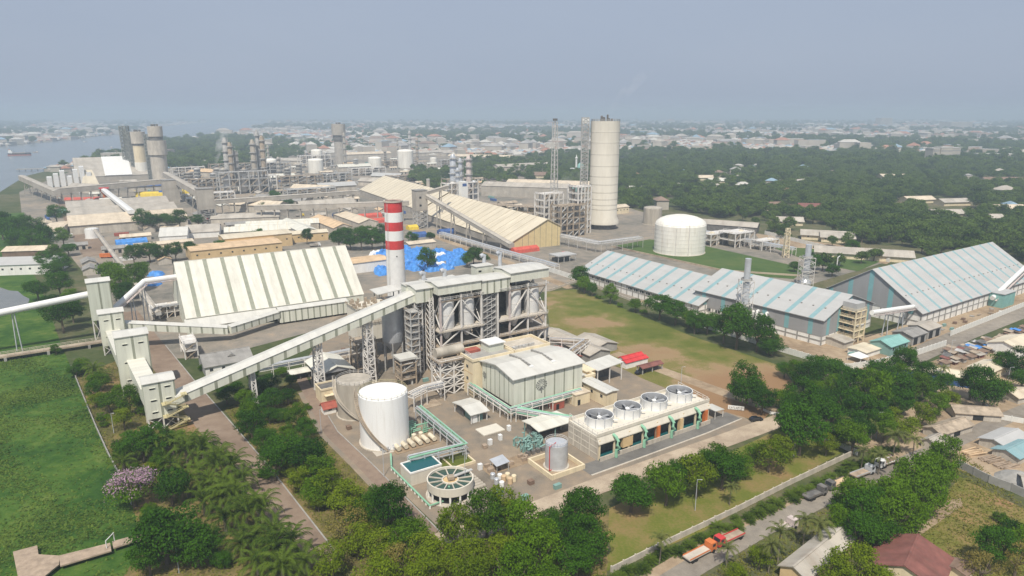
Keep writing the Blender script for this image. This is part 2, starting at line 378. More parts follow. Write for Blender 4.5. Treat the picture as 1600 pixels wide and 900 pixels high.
ground_mat('pink_road', [(0.20, (0.15, 0.112, 0.084)), (0.5, (0.215, 0.160, 0.122)), (0.8, (0.275, 0.215, 0.165))], 0.04, 0.3, 3.0, 0.02)
ground_mat('concrete_road', [(0.15, (0.19, 0.145, 0.105)), (0.42, (0.33, 0.265, 0.20)), (0.58, (0.42, 0.345, 0.26)), (0.8, (0.48, 0.40, 0.31))], 0.06, 0.25, 2.5, 0.02)
ground_mat('asphalt', [(0.18, (0.14, 0.12, 0.10)), (0.5, (0.22, 0.195, 0.165)), (0.8, (0.30, 0.265, 0.22))], 0.03, 0.4, 3.0, 0.02)
ground_mat('dark_asphalt', [(0.25, (0.12, 0.115, 0.11)), (0.5, (0.165, 0.158, 0.148)), (0.8, (0.21, 0.20, 0.185))], 0.04, 0.4, 3.0, 0.02)
ground_mat('dirt', [(0.22, (0.20, 0.145, 0.095)), (0.5, (0.31, 0.235, 0.16)), (0.8, (0.42, 0.335, 0.235))], 0.04, 0.4, 3.0, 0.06)
ground_mat('field_grass', [(0.26, (0.070, 0.098, 0.016)), (0.48, (0.115, 0.130, 0.028)), (0.64, (0.18, 0.155, 0.055)), (0.75, (0.27, 0.19, 0.105)), (1.0, (0.25, 0.155, 0.085))], 0.022, 0.12, 1.5, 0.08, worn=[(*G(1190, 610), 42, .6), (*G(1140, 625), 30, .6), (*G(1060, 560), 26, .25), (*G(1000, 545), 24, .4), (*G(920, 505), 26, .3)])
ground_mat('verge_grass', [(0.22, (0.075, 0.105, 0.018)), (0.45, (0.125, 0.140, 0.026)), (0.60, (0.19, 0.155, 0.055)), (0.80, (0.27, 0.165, 0.085))], 0.035, 0.15, 1.5, 0.08)
ground_mat('lawn', [(0.25, (0.045, 0.085, 0.022)), (0.5, (0.065, 0.108, 0.028)), (0.8, (0.10, 0.125, 0.04))], 0.02, 0.15, 2.0, 0.05)
ground_mat('swamp', [(0.14, (0.013, 0.040, 0.008)), (0.40, (0.030, 0.078, 0.011)), (0.60, (0.062, 0.118, 0.018)), (0.78, (0.115, 0.150, 0.034)), (0.95, (0.17, 0.15, 0.07))], 0.05, 0.30, 1.6, 0.35)
ground_mat('grove_floor', [(0.22, (0.055, 0.060, 0.022)), (0.45, (0.12, 0.105, 0.040)), (0.62, (0.20, 0.150, 0.065)), (0.80, (0.26, 0.16, 0.09))], 0.04, 0.25, 1.5, 0.12)
water_mat('river_water', (0.165, 0.185, 0.20), rough=0.22)
water_mat('pond_water', (0.16, 0.16, 0.145), rough=0.12, bscale=0.6, bump=0.04)
water_mat('basin_water', (0.012, 0.105, 0.115), rough=0.10, bscale=1.0, bump=0.02)

b = MB()
NG = 24
gx = [-16000 + 32000 * i / NG for i in range(NG + 1)]; gy = [-400 + 22400 * i / NG for i in range(NG + 1)]
b.add([(x, y, 0) for y in gy for x in gx], [(j * (NG + 1) + i, j * (NG + 1) + i + 1, (j + 1) * (NG + 1) + i + 1, (j + 1) * (NG + 1) + i) for j in range(NG) for i in range(NG)])
b.ob('ground', 'country_ground', kind='structure')

# the river and the swamp
sheet('river', [(-420, 262), (-150, 238), (0, 229), (100, 219), (190, 209), (250, 198), (330, 190.5), (420, 189), (425, 194), (385, 205), (310, 216), (262, 222), (215, 236), (150, 252), (110, 262), (70, 268), (40, 275), (0, 300), (-100, 312), (-420, 330)], 'river_water', 0.06)
sheet('swamp', [(-420, 545), (-100, 400), (-20, 335), (38, 332), (40, 365), (30, 395), (60, 440), (75, 480), (96, 540), (118, 590), (150, 668), (182, 730), (208, 795), (226, 850), (190, 905), (150, 990), (-420, 990)], 'swamp', 0.05)
sheet('pond', [(-200, 447), (-60, 452), (0, 449), (14, 454), (28, 455), (36, 462), (46, 467), (44, 475), (38, 483), (26, 484), (20, 490), (4, 489), (-30, 499), (-80, 497), (-200, 520)], 'pond_water', 0.09)

# the works: hard ground, roads, verges
sheet('industrial_yard', [(30, 300), (110, 268), (205, 246), (330, 236), (640, 232), (770, 252), (900, 300), (1010, 333), (1225, 372), (1390, 408), (1180, 470), (1010, 455), (905, 440), (860, 455), (640, 470), (480, 520), (330, 560), (230, 560), (165, 470), (110, 400), (35, 345)], 'industrial_ground', 0.03)
sheet('power_station_yard', [(480, 560), (492, 640), (700, 838), (862, 800), (1200, 672), (1118, 628), (855, 535), (850, 470), (620, 450), (520, 500)], 'yard_paving', 0.05)
sheet('field', [(852, 456), (900, 452), (1080, 525), (1220, 572), (1240, 600), (1190, 660), (1120, 640), (1000, 590), (860, 520)], 'field_grass', 0.06)
sheet('grass_verge', [(930, 900), (955, 860), (940, 800), (1230, 665), (1330, 700), (1190, 775), (1100, 830), (980, 880)], 'verge_grass', 0.05)
sheet('grove_ground', [(118, 590), (228, 545), (250, 600), (330, 660), (520, 870), (500, 990), (150, 990), (190, 905), (226, 850), (208, 795), (182, 730), (150, 668)], 'grove_floor', 0.055)
sheet('grove_clearing', [(350, 640), (470, 590), (505, 655), (690, 835), (860, 806), (952, 790), (945, 990), (640, 1000), (525, 865)], 'grove_floor', 0.056)
sheet('tank_lawn', [(962, 384), (1015, 374), (1100, 384), (1262, 420), (1240, 436), (1160, 430), (1060, 408)], 'lawn', 0.09)
sheet('playing_field', [(1205, 386), (1262, 388), (1330, 397), (1375, 409), (1340, 424), (1275, 412)], 'lawn', 0.095)
sheet('sand_lot', [(1180, 365), (1330, 385), (1400, 405), (1385, 413), (1300, 398), (1190, 380)], 'dirt', 0.085)
sheet('warehouse_yard', [(900, 440), (1080, 500), (1215, 545), (1330, 575), (1480, 535), (1600, 478), (1700, 440), (1600, 430), (1380, 520), (1300, 530)], 'dirt', 0.07)
sheet('market_ground', [(1430, 575), (1700, 470), (1700, 560), (1600, 610), (1540, 600)], 'dirt', 0.065)
sheet('roadside_dirt', [(1330, 690), (1420, 640), (1480, 600), (1700, 520), (1700, 720), (1600, 760), (1480, 730), (1400, 745)], 'dirt', 0.055)
sheet('vacant_lot', [(1390, 880), (1500, 745), (1600, 795), (1700, 840), (1700, 1000), (1380, 1000)], 'verge_grass', 0.055)
sheet('lot_path', [(1380, 870), (1470, 785), (1500, 778), (1505, 790), (1440, 835), (1400, 880)], 'dirt', 0.075)

def gl(u0, v0, du, dv):   # helper: places on the grid
    c, n = math.cos(GA), math.sin(GA)
    return [((u0 + a) * c - (v0 + b_) * n, (u0 + a) * n + (v0 + b_) * c) for a, b_ in ((0, 0), (du, 0), (du, dv), (0, dv))]
strip('service_road', [(530, 872), (418, 728), (344, 642), (302, 594), (258, 540), (235, 512), (215, 485)], 0, 10.0, 'pink_road', 0.09)
strip('service_road_kerb', [(530, 872), (418, 728), (344, 642), (302, 594), (258, 540)], -0.35, 0.0, 'grey_concrete', 0.20, 0.2)
strip('perimeter_road', [(690, 835), (577, 722), (527, 675), (512, 650), (490, 610), (478, 588)], 0, 4.0, 'brown_road', 0.085)
strip('perimeter_road_kerb', [(690, 835), (577, 722), (527, 675), (512, 650)], -0.3, 0.0, 'grey_concrete', 0.20, 0.18)
strip('perimeter_road_edge', [(690, 835), (577, 722), (527, 675), (512, 650), (490, 610)], 4.0, 5.6, 'yard_paving', 0.10)
strip('front_road', [(700, 862), (846, 812), (947, 772), (1060, 730), (1195, 680), (1300, 640), (1340, 625)], 0.8, 8.0, 'concrete_road', 0.092)
strip('front_road_kerb', [(925, 744), (1000, 717), (1105, 678), (1160, 655)], 0.0, 0.5, 'concrete', 0.22, 0.2)
strip('cooling_tower_apron', [(925, 744), (1000, 717), (1105, 678), (1160, 655)], 0.5, 6.5, 'dark_asphalt', 0.096)
strip('public_road', [(1040, 935), (1105, 893), (1200, 838), (1300, 787), (1400, 742), (1490, 703), (1600, 652), (1720, 600)], 0, 5.6, 'asphalt', 0.095)
strip('public_road_shoulder', [(1040, 935), (1105, 893), (1200, 838), (1300, 787), (1400, 742), (1490, 703), (1600, 652), (1720, 600)], 5.6, 8.2, 'dirt', 0.085)
strip('warehouse_road', [(1330, 610), (1400, 590), (1445, 565), (1520, 530), (1620, 490), (1750, 440)], 0.0, 11.0, 'asphalt', 0.098)
strip('warehouse_road_shoulder', [(1330, 610), (1400, 590), (1445, 565), (1520, 530), (1620, 490), (1750, 440)], 11.0, 15.5, 'dirt', 0.088)
strip('yard_road', [(150, 400), (125, 360), (108, 330), (100, 305)], -12, 8, 'pink_road', 0.07)
strip('works_road', [(1000, 470), (905, 433), (800, 395), (700, 362), (640, 340)], -7, 3, 'asphalt', 0.075)
strip('works_road_verge', [(905, 449), (800, 407), (700, 373), (640, 350)], 2, 9, 'dirt', 0.07)
strip('house_lane', [(1232, 655), (1205, 640), (1120, 610), (1010, 570), (960, 552)], -3, 3, 'dirt', 0.08)

# ================================================================== BUILDING BLOCKS
def lattice(root, x0, y0, x1, y1, z0, z1, n, lw=0.45, bw=0.22, m='light_steel', taper=0.0):
    """braced tower: four leg parts and one bracing part under root"""
    cs = [(x0, y0), (x1, y0), (x1, y1), (x0, y1)]; cx, cy = (x0 + x1) / 2, (y0 + y1) / 2
    def P(i, z):
        k = 1 - taper * (z - z0) / (z1 - z0); return (cx + (cs[i % 4][0] - cx) * k, cy + (cs[i % 4][1] - cy) * k, z)
    for i in range(4): MB().bar(P(i, z0), P(i, z1), lw).ob('leg', m, root)
    b = MB()
    for k in range(n):
        a, c = z0 + (z1 - z0) * k / n, z0 + (z1 - z0) * (k + 1) / n
        for i in range(4):
            b.bar(P(i, c), P(i + 1, c), bw)
            if k % 2: b.bar(P(i, a), P(i + 1, c), bw)
            else: b.bar(P(i + 1, a), P(i, c), bw)
            if bw > 0.3: b.bar(P(i, a), P(i + 1, c), bw) if not k % 2 else b.bar(P(i + 1, a), P(i, c), bw)
    b.ob('bracing', m, root, kind='stuff')
def rail(b, pts, h=1.1, w=0.09, step=2.5):
    for p, q in zip(pts[:-1], pts[1:]):
        p, q = Vector(p), Vector(q); n = max(1, int((q - p).length / step))
        up = Vector((0, 0, h)); b.bar(p + up, q + up, w); b.bar(p + up * 0.5, q + up * 0.5, w)
        for i in range(n + 1): s_ = p + (q - p) * i / n; b.bar(s_, s_ + up, w)
    return b
def shear(b, x0, x1, y0, y1, za, zb, h):
    return b.add([(x0, y0, za), (x1, y0, zb), (x1, y1, zb), (x0, y1, za), (x0, y0, za + h), (x1, y0, zb + h), (x1, y1, zb + h), (x0, y1, za + h)],
                 [(3, 2, 1, 0), (4, 5, 6, 7), (0, 1, 5, 4), (1, 2, 6, 5), (2, 3, 7, 6), (3, 0, 4, 7)])
def gallery(label, A, B, w, h, step=5.0, wall='pale_green_cladding', roof='white_sheet_roof_clean', stripe='stripe_grey_green', sw=1.1, name='conveyor_gallery', sides=(0,), group=None):
    """roofed conveyor gallery between two points at its floor; A, B = (x, y, z)"""
    ax, ay, az = A; dx, dy = B[0] - ax, B[1] - ay; L = math.hypot(dx, dy)
    t = thing(name, label, 'conveyor', loc=(ax, ay, 0), rz=math.atan2(dy, dx), group=group)
    k = (B[2] - az) / L
    shear(MB(), 0, L, -w / 2, w / 2, az, B[2], h).ob('wall', wall, t)
    b = MB()
    b.add([(0, -w / 2 - 0.25, az + h - 0.05), (0, 0, az + h + 0.7), (0, w / 2 + 0.25, az + h - 0.05), (L, -w / 2 - 0.25, B[2] + h - 0.05), (L, 0, B[2] + h + 0.7), (L, w / 2 + 0.25, B[2] + h - 0.05)],
          [(0, 3, 4, 1), (1, 4, 5, 2), (0, 1, 2), (5, 4, 3), (0, 2, 5, 3)])
    b.ob('roof', roof, t)
    n = int(L / step)
    if stripe:
        for i in range(n):
            x = (i + 0.6) * L / n
            for sd in sides:
                y0, y1 = ((-w / 2 - 0.04, -w / 2 + 0.02) if sd == 0 else (w / 2 - 0.02, w / 2 + 0.04))
                shear(MB(), x, x + sw, y0, y1, az + k * x + 0.02, az + k * (x + sw) + 0.02, h - 0.1).ob('wall_stripe', stripe, t)
    return t
def shed(name, label, fr, L, W, ze, zr, roof='dusty_roof', wall='white_wall', gable=None, cat='shed', ridge=0.5, over=0.5, open_side=False, stripes=0, stripe='stripe_grey_green', sw=1.0, z0=0.0, th=0.22, doors=0, windows=0, group=None):
    """gabled shed, ridge along local x, near long side at y = 0"""
    t = thing(name, label, cat, fr, group=group)
    yr = W * ridge; s0, s1 = (zr - ze) / max(yr, .01), (zr - ze) / max(W - yr, .01)
    if open_side:
        n = max(2, int(L / 5))
        cm = MB().box(-0.15, -0.15, 0, 0.15, 0.15, ze).mesh('column', wall)
        for i in range(n + 1):
            for y in (0.25, W - 0.25): place(cm, 'column', t, (min(max(L * i / n, .2), L - .2), y, 0))
        MB().box(0.6, W * 0.55, 0.05, L - 0.6, W - 0.6, ze * 0.75).ob('back_wall', 'dark_steel', t)
        MB().extx([(0.02, ze - .02), (W - 0.02, ze - .02), (yr, zr - .05)], 0.05, 0.25).ob('gable', gable or wall, t)
        MB().extx([(0.02, ze - .02), (W - 0.02, ze - .02), (yr, zr - .05)], L - 0.25, L - 0.05).ob('gable', gable or wall, t)
    else:
        if gable:
            MB().extx([(0, z0), (W, z0), (W, ze - .03), (yr, zr - .06), (0, ze - .03)], 0.05, L - 0.05).ob('wall', [wall], t)
            for x0, x1 in ((0.0, 0.05), (L - 0.05, L)): MB().extx([(0, z0), (W, z0), (W, ze - .03), (yr, zr - .06), (0, ze - .03)], x0, x1).ob('gable', gable, t)
        else: MB().extx([(0, z0), (W, z0), (W, ze - .03), (yr, zr - .06), (0, ze - .03)], 0, L).ob('wall', wall, t)
        for i in range(doors):
            x = L * (i + 0.5) / doors; MB().box(x - 1.6, -0.06, 0.0, x + 1.6, 0.05, min(3.6, ze * 0.75)).ob('door', 'dark_opening', t)
        for i in range(windows):
            x = L * (i + 0.5) / windows; MB().box(x - 0.6, -0.07, ze * 0.5, x + 0.6, 0.05, ze * 0.5 + 1.1).ob('window', 'glass_dark', t)
    r = MB()
    p0, p1 = (-over, ze - s0 * over), (W + over, ze - s1 * over)
    r.extx([p0, (yr, zr), p1, (p1[0], p1[1] - th), (yr, zr - th), (p0[0], p0[1] - th)][::-1], -over, L + over)
    ro = r.ob('roof', roof, t)
    for i in range(stripes):
        x = L * (i + 0.5) / stripes
        for (ya, za), (yb, zb) in ((p0, (yr, zr)), ((yr, zr), p1)):
            MB().slab((x - sw / 2, ya, za + .035), (x + sw / 2, ya, za + .035), (x + sw / 2, yb, zb + .035), (x - sw / 2, yb, zb + .035), 0.06).ob('roof_strip', stripe, ro)
    MB().box(-over, yr - 0.22, zr - 0.05, L + over, yr + 0.22, zr + 0.09).ob('ridge_cap', roof, ro)
    return t
def tank(name, label, xy, r, h, dome=0.06, m='tank_white', stair=None, bands=0, n=48, rails=True, base=0.35, group=None, cat='tank'):
    t = thing(name, label, cat, loc=(*xy, 0), group=group)
    MB().lathe([(r + 0.5, 0), (r + 0.5, base)], n).ob('plinth', 'concrete', t)
    MB().lathe([(r, base - .01), (r, h)], n).ob('shell', m, t, smooth=True)
    MB().lathe([(r + 0.02, h - .02)] + [(r * math.cos(a), h + r * dome * 2 * math.sin(a)) for a in (0.0, .3, .6, .9, 1.2, 1.45)] + [(0.05, h + r * dome * 2)], n).ob('tank_roof', m, t, smooth=True)
    for i in range(bands):
        z = base + (h - base) * (i + 1) / (bands + 1); MB().lathe([(r + 0.01, z - .12), (r + .10, z - .1), (r + .10, z + .1), (r + 0.01, z + .12)], n, cap=False).ob('wind_girder', m, t)
    if rails:
        b = MB(); rail(b, [(r * .99 * math.cos(a * math.pi / 12), r * .99 * math.sin(a * math.pi / 12), h) for a in range(25)], 1.0, 0.07, 2.5)
        b.ob('roof_rail', 'yellow_rail' if m == 'tank_white' else 'light_steel', t)
    if stair:
        a0, a1, sm = stair; b = MB(); k = 40
        for i in range(k):
            a, c = a0 + (a1 - a0) * i / k, a0 + (a1 - a0) * (i + 1) / k
            za, zc = base + (h - base) * i / k, base + (h - base) * (i + 1) / k
            for rr in (r + 0.15, r + 1.1):
                b.bar((rr * math.cos(a), rr * math.sin(a), za + .25), (rr * math.cos(c), rr * math.sin(c), zc + .25), 0.14, 0.4)
            b.bar(((r + .1) * math.cos(a), (r + .1) * math.sin(a), za + .2), ((r + 1.1) * math.cos(a), (r + 1.1) * math.sin(a), za + .2), 0.5, 0.1)
            b.bar(((r + 1.1) * math.cos(a), (r + 1.1) * math.sin(a), za + 1.2), ((r + 1.1) * math.cos(c), (r + 1.1) * math.sin(c), zc + 1.2), 0.1)
        b.ob('spiral_stair', sm, t)
    return t
def U(u, v):
    c, n = math.cos(GA), math.sin(GA); return u * c - v * n, u * n + v * c
def UF(u, v, ang=33.0): return Frame(0, 0, xy=U(u, v), ang=ang)

# ================================================================== POWER STATION
# --- transfer towers
def transfer_tower(label, fr, L, W, zc, zt, rows, legs=True, stairs=False, slits=True, m='pale_green_cladding'):
    t = thing('transfer_tower', label, 'tower', fr, group=None)
    MB().extx([(0, zc), (W, zc), (W, zt), (W / 2, zt + 0.9), (0, zt)], 0, L).ob('cladding', m, t)
    MB().extx([(-.35, zt - .1), (-.35, zt + .12), (W / 2, zt + 1.1), (W + .35, zt + .12), (W + .35, zt - .1), (W / 2, zt + .88)][::-1], -.35, L + .35).ob('roof', 'white_sheet_roof_clean', t)
    MB().box(L * .47, -0.05, zc + .05, L * .55, 0.02, zt - .05).ob('wall_stripe', 'stripe_grey_green', t)
    MB().box(L - .45, -0.05, zc + .05, L - .02, 0.02, zt - .05).ob('wall_stripe', 'stripe_grey_green', t)
    if slits:
        for i in range(rows):
            z = zt - (zt - zc) * (i + 0.35) / rows - 0.6
            for x in (L * .27, L * .75):
                w = MB().box(x - 0.75, -0.06, z - .28, x + .75, 0.03, z + .28).ob('window', 'dark_opening', t)
                MB().box(x - .9, -.32, z + .28, x + .9, 0.0, z + .42).ob('hood', m, w)
    for x in (.3, L / 2, L - .3):
        for y in (.3, W - .3): MB().bar((x, y, 0), (x, y, zc + .05), 0.45).ob('leg', 'light_steel', t)
    b = MB()
    for x in (.3, L - .3): b.bar((x, .3, .2), (x, W - .3, zc), .22).bar((x, W - .3, .2), (x, .3, zc), .22)
    for x0, x1 in ((.3, L / 2), (L / 2, L - .3)): b.bar((x0, .3, .2), (x1, .3, zc), .22).bar((x1, .3, .2), (x0, .3, zc), .22)
    b.ob('bracing', 'light_steel', t)
    MB().box(L * .2, W * .2, 0, L * .8, W * .8, zc + .02).ob('machinery', 'dark_steel', t)
    if stairs:
        b = MB(); z = 0.3; k = 0
        while z < zc + 6:
            xa, xb = L * .6, L + 2.2
            if k % 2: xa, xb = xb, xa
            y = -1.4 if k % 2 else -2.6
            b.bar((xa, y, z), (xb, y, z + 2.2), 0.9, 0.15); rail(b, [(xa, y - .45, z), (xb, y - .45, z + 2.2)], 1.0, .1)
            b.box(min(xb, xb - .2) - .8, -2.9, z + 2.1, xb + .8, -.02, z + 2.25); z += 2.2; k += 1
        b.ob('stair', 'yellow_rail', t)
    return t
f3, f2, f1, f0 = Frame(233, 675), Frame(193, 623), Frame(163, 556), Frame(149, 535)
transfer_tower('shortest pale green transfer tower with yellow outside stairs, feeding the long gallery', f3, 9.2, 8.0, 4.1, 16.4, 3, stairs=True)
transfer_tower('tall pale green transfer tower with three rows of paired slit windows', f2, 10.5, 9.0, 2.6, 23.0, 3)
transfer_tower('small pale green transfer tower wedged behind the tall one, two rows of slits', f1, 9.3, 8.0, 4.0, 18.3, 2)
transfer_tower('blank pale green transfer tower where the tube conveyors meet', f0, 9.0, 9.0, 10.0, 27.5, 0, slits=False, m='pale_grey_cladding')
def linkway(label, P, Q, w, h):
    t = thing('link_gallery', label, 'conveyor', loc=(P[0], P[1], 0), rz=math.atan2(Q[1] - P[1], Q[0] - P[0])); L = math.hypot(Q[0] - P[0], Q[1] - P[1])
    shear(MB(), 0, L, -w / 2, w / 2, P[2], Q[2], h).ob('wall', 'pale_green_cladding', t)
    shear(MB(), -.02, L + .02, -w / 2 - .25, w / 2 + .25, P[2] + h, Q[2] + h, .2).ob('roof', 'white_sheet_roof', t)
    return t
p = f2.at(5.5, 0.6); q = f3.at(2.5, 7.6); linkway('short sloping link gallery between the tall and the shortest transfer tower', (*p, 8.5), (*q, 6.6), 5.2, 5.5)
p = f1.at(4.5, 0.6); q = f2.at(2.5, 8.6); linkway('short link gallery between the small and the tall transfer tower', (*p, 5.5), (*q, 9.0), 5.0, 5.0)

# --- the long main gallery up to the boilers
GV = 237.0                                             # grid line of the gallery axis
gu0 = f3.inv(0, 0)
ga = U(20.6, GV); gb = U(109.5, GV)
main = gallery('long white roofed conveyor gallery climbing from the shortest transfer tower to the boilers', (*ga, 7.2), (*gb, 30.3), 7.0, 3.1, step=4.6, sw=1.0)
def trestle(label, u, v, w, d, z1, n, taper=0.25, bw=0.24, m='light_steel'):
    fr = UF(u, v); t = thing('conveyor_trestle', label, 'trestle', fr)
    lattice(t, -w / 2, -d / 2, w / 2, d / 2, 0, z1, n, 0.42, bw, m, taper); MB().box(-w / 2, -d / 2 - .6, -.0, w / 2, d / 2 + .6, .3).ob('footing', 'concrete', t)
    return t
def zg(u): return 7.2 + (u - 20.6) / 88.9 * 23.1
trestle('narrow white lattice trestle under the long gallery between grove trees', 45.5, GV, 1.6, 4.5, zg(45.5), 7)
trestle('white lattice trestle under the long gallery beside the open gabled shed', 69.0, GV, 2.6, 5.2, zg(69), 9)
trestle('white lattice trestle under the long gallery near the grey hopper silo', 88.5, GV, 3.0, 5.2, zg(88.5), 10)
trestle('slender lattice trestle under the top end of the long gallery', 108.5, GV - 0.5, 3.2, 5.0, zg(108.5), 12, 0.0)

# --- boiler house
fB = UF(115.5, 229.0)
t = thing('boiler_house', 'tall open steel boiler house with four white silos and white top gallery', 'boiler house', fB)
XS = (0.0, 9.2, 18.4, 26.2, 32.0, 41.2, 50.4)
for x in XS:
    for y in (0, 9.5, 24):
        MB().bar((x, y, 0), (x, y, 31.5), 0.65).ob('column', 'pinkish_steel' if x in (0.0, 32.0) else 'light_steel', t)
for x0, x1 in ((0, 18.4), (27.6, 50.4)):
    for z in (10.8, 17.3): MB().box(x0 - 1, -0.9, z - .45, x1 + .8, 23.5, z).ob('platform', 'rusty_steel' if z < 12 else 'concrete', t)
    b = MB()
    for z in (10.8, 17.3, 30): rail(b, [(x0 - 1, -.9, z), (x1 + .8, -.9, z)], 1.1, .1)
    b.ob('handrail', 'light_steel', t, kind='stuff')
    xs = [x for x in XS if x0 - .1 <= x <= x1 + .1]
    for a, c in zip(xs[:-1], xs[1:]):
        for z0_, z1_ in ((0.3, 10.3), (11, 16.8), (17.6, 29.6)):
            d = MB().bar((a, 0, z0_), (c, 0, z1_), .42) if (xs.index(a) + (z0_ > 10)) % 2 else MB().bar((c, 0, z0_), (a, 0, z1_), .42)
            d.ob('brace', 'light_steel', t)
        for z in (5.2, 10.4, 16.9, 29.2): MB().bar((a, 0, z), (c, 0, z), .45, .55).ob('beam', 'rusty_steel' if z > 29 else 'light_steel', t)
        xm = (a + c) / 2
        if c - a > 7:
            s_ = MB().lathe([(0.8, 12.6), (3.0, 17.5), (3.2, 18), (3.2, 28.8), (2.7, 29.5)], 28, xm, 4.1).ob('coal_silo', 'fan_white', t, smooth=True)
            MB().lathe([(3.28, 22.9), (3.28, 23.2)], 28, xm, 4.1).ob('band', 'light_steel', s_)
    for y0, y1 in ((0, 9.5), (9.5, 24)):                 # end bracing
        for x in (x0 if x0 < 1 else 26.2, x1):
            for z0_, z1_ in ((.3, 10.3), (11, 16.8), (17.6, 29.6)): MB().bar((x, y0, z0_), (x, y1, z1_), .36).ob('brace', 'light_steel', t); MB().bar((x, y1, z0_), (x, y0, z1_), .36).ob('brace', 'grey_steel', t)
    MB().box(x0 + 1, 10.2, 2.0, x1 - 1, 23, 29).ob('boiler', 'dark_steel', t)
    b = MB()
    for i in range(34):
        z = rnd.uniform(1, 30); x = rnd.uniform(x0, x1); y = rnd.uniform(8.0, 10.0)
        b.tube([(x, y, z), (x + rnd.uniform(-5, 5), y, z)], rnd.uniform(.12, .4), 6) if i % 2 else b.tube([(x, y, z), (x, y, max(.3, z - rnd.uniform(2, 9)))], rnd.uniform(.12, .45), 6)
    b.ob('pipework', ['rusty_steel'], t, kind='stuff')
    b = MB()
    for i in range(8):
        x = rnd.uniform(x0 + 1, x1 - 2); z = rnd.choice((.2, 5.4)); y = rnd.uniform(1, 7)
        b.box(x, y, z, x + rnd.uniform(1, 2.6), y + 1.8, z + rnd.uniform(1.2, 4))
    b.ob('machinery', 'grey_steel', t, kind='stuff')
MB().box(19.4, 0.6, 0, 25.4, 9, 31).ob('stair_tower', 'dark_steel', t)
b = MB()
for x in (19.3, 21.3, 23.4, 25.5): b.bar((x, .3, 0), (x, .3, 31), .22)
for i in range(12): b.bar((19.3, .3, 2.6 * i + 1), (25.5, .3, 2.6 * i + 1), .2); b.bar((19.5, .2, 2.6 * i + 1), (25.3, .2, 2.6 * i + 3.4), .3)
b.ob('stair_frame', 'grey_steel', t)
b = MB(); 
for x in (-3.6, -2.0): b.bar((x, 2, 0), (x, 2, 31), .3).bar((x, 6, 0), (x, 6, 31), .3)
for i in range(13): z = 1 + 2.35 * i; b.bar((-3.6, 2, z), (-2, 2, z + 2.3), .18).bar((-2, 2, z), (-3.6, 2, z + 2.3), .18).bar((-3.6, 2, z), (-2, 2, z), .2).bar((-3.6, 2, z), (-3.6, 6, z + 2.3), .18)
b.ob('ladder_tower', 'light_steel', t)
def topbox(x0, x1, y0, y1, z0, z1, roofz, st=()):
    w = MB().box(x0, y0, z0, x1, y1, z1).ob('top_cladding', 'pale_green_cladding', t)
    MB().extx([(y0 - .5, roofz - .5), (y0 - .5, roofz - .3), ((y0 + y1) / 2, roofz + .4), (y1 + .5, roofz - .3), (y1 + .5, roofz - .5), ((y0 + y1) / 2, roofz + .2)][::-1], x0 - .3, x1 + .3).ob('roof', 'white_sheet_roof_clean', w)
    for x in st: MB().box(x, y0 - .06, z0 + .05, x + .7, y0 + .02, z1 - .6).ob('wall_stripe', 'stripe_grey_green', w)
topbox(-8.6, -1.6, 3.2, 13.0, 29.3, 34.9, 35.2, (-5.4, -2.6))
topbox(-1.2, 18.0, -0.9, 10.5, 32.3, 36.0, 36.3)
topbox(18.5, 31.6, -0.7, 9.6, 29.8, 35.5, 35.8, (20.6, 23.9, 27.1, 30.4))
topbox(32.0, 51.2, -0.9, 12.5, 33.0, 37.0, 37.3)
for x0, x1, y0, y1, z in ((-9, 0, 11, 16, 34.6), (1, 16, 11.5, 20, 34.0), (24.5, 32.5, 14, 18.5, 37.6), (33, 42, 13.5, 20, 34.8)):
    w = MB().box(x0, y0, z - 6, x1, y1, z).ob('penthouse', 'pale_green_cladding', t); MB().box(x0 - .3, y0 - .3, z, x1 + .3, y1 + .3, z + .25).ob('roof', 'white_sheet_roof_clean', w)
    MB().box(x0 + 1, y0 - .05, z - 2.4, x0 + 2.4, y0 + .02, z - 1.6).ob('window', 'dark_opening', w)
for x, y, z in ((1.5, 17, 37.5), (12, 19, 37), (31.5, 19.5, 41), (40.5, 21, 40.8)):
    MB().tube([(x, y, 27), (x, y, z - 1.2), (x + .2, y, z - .3), (x - .9, y, z + .2), (x - 1.9, y, z - .2)], .85, 10).ob('vent_duct', 'aluminium', t, smooth=True)

# --- deaerator structure in front of the boilers
fd = UF(104.5, 208.5)
t = thing('deaerator_frame', 'braced steel frame carrying a big horizontal grey drum', 'steel frame', fd)
for x in (0, 5.5, 11):
    for y in (0, 7): MB().bar((x, y, 0), (x, y, 13.3), .5).ob('column', 'light_steel', t)
b = MB()
for x0, x1 in ((0, 5.5), (5.5, 11)):
    for z in (0, 3.3, 6.6, 9.9):
        b.bar((x0, 0, z), (x1, 0, z + 3.3), .3).bar((x1, 0, z), (x0, 0, z + 3.3), .3).bar((x0, 0, z + 3.3), (x1, 0, z + 3.3), .35)
for z in (0, 3.3, 6.6, 9.9):
    for x in (0, 11): b.bar((x, 0, z), (x, 7, z + 3.3), .3).bar((x, 7, z), (x, 0, z + 3.3), .3)
b.ob('bracing', 'light_steel', t)
MB().box(-1, -1, 13.0, 12.2, 8, 13.35).ob('deck', 'rusty_steel', t)
b = MB(); rail(b, [(-1, 8, 13.35), (-1, -1, 13.35), (12.2, -1, 13.35), (12.2, 8, 13.35)], 1.1, .1); b.ob('handrail', 'light_steel', t)
dr = MB().tube([(-.2, 3.6, 15.6), (.2, 3.6, 15.6), (10.6, 3.6, 15.6), (11, 3.6, 15.6)], 1.9, 18).ob('drum', 'tank_grey', t, smooth=True)
for x in (2, 8.5): MB().box(x - .3, 2.2, 13.35, x + .3, 5, 15).ob('saddle', 'rusty_steel', dr)
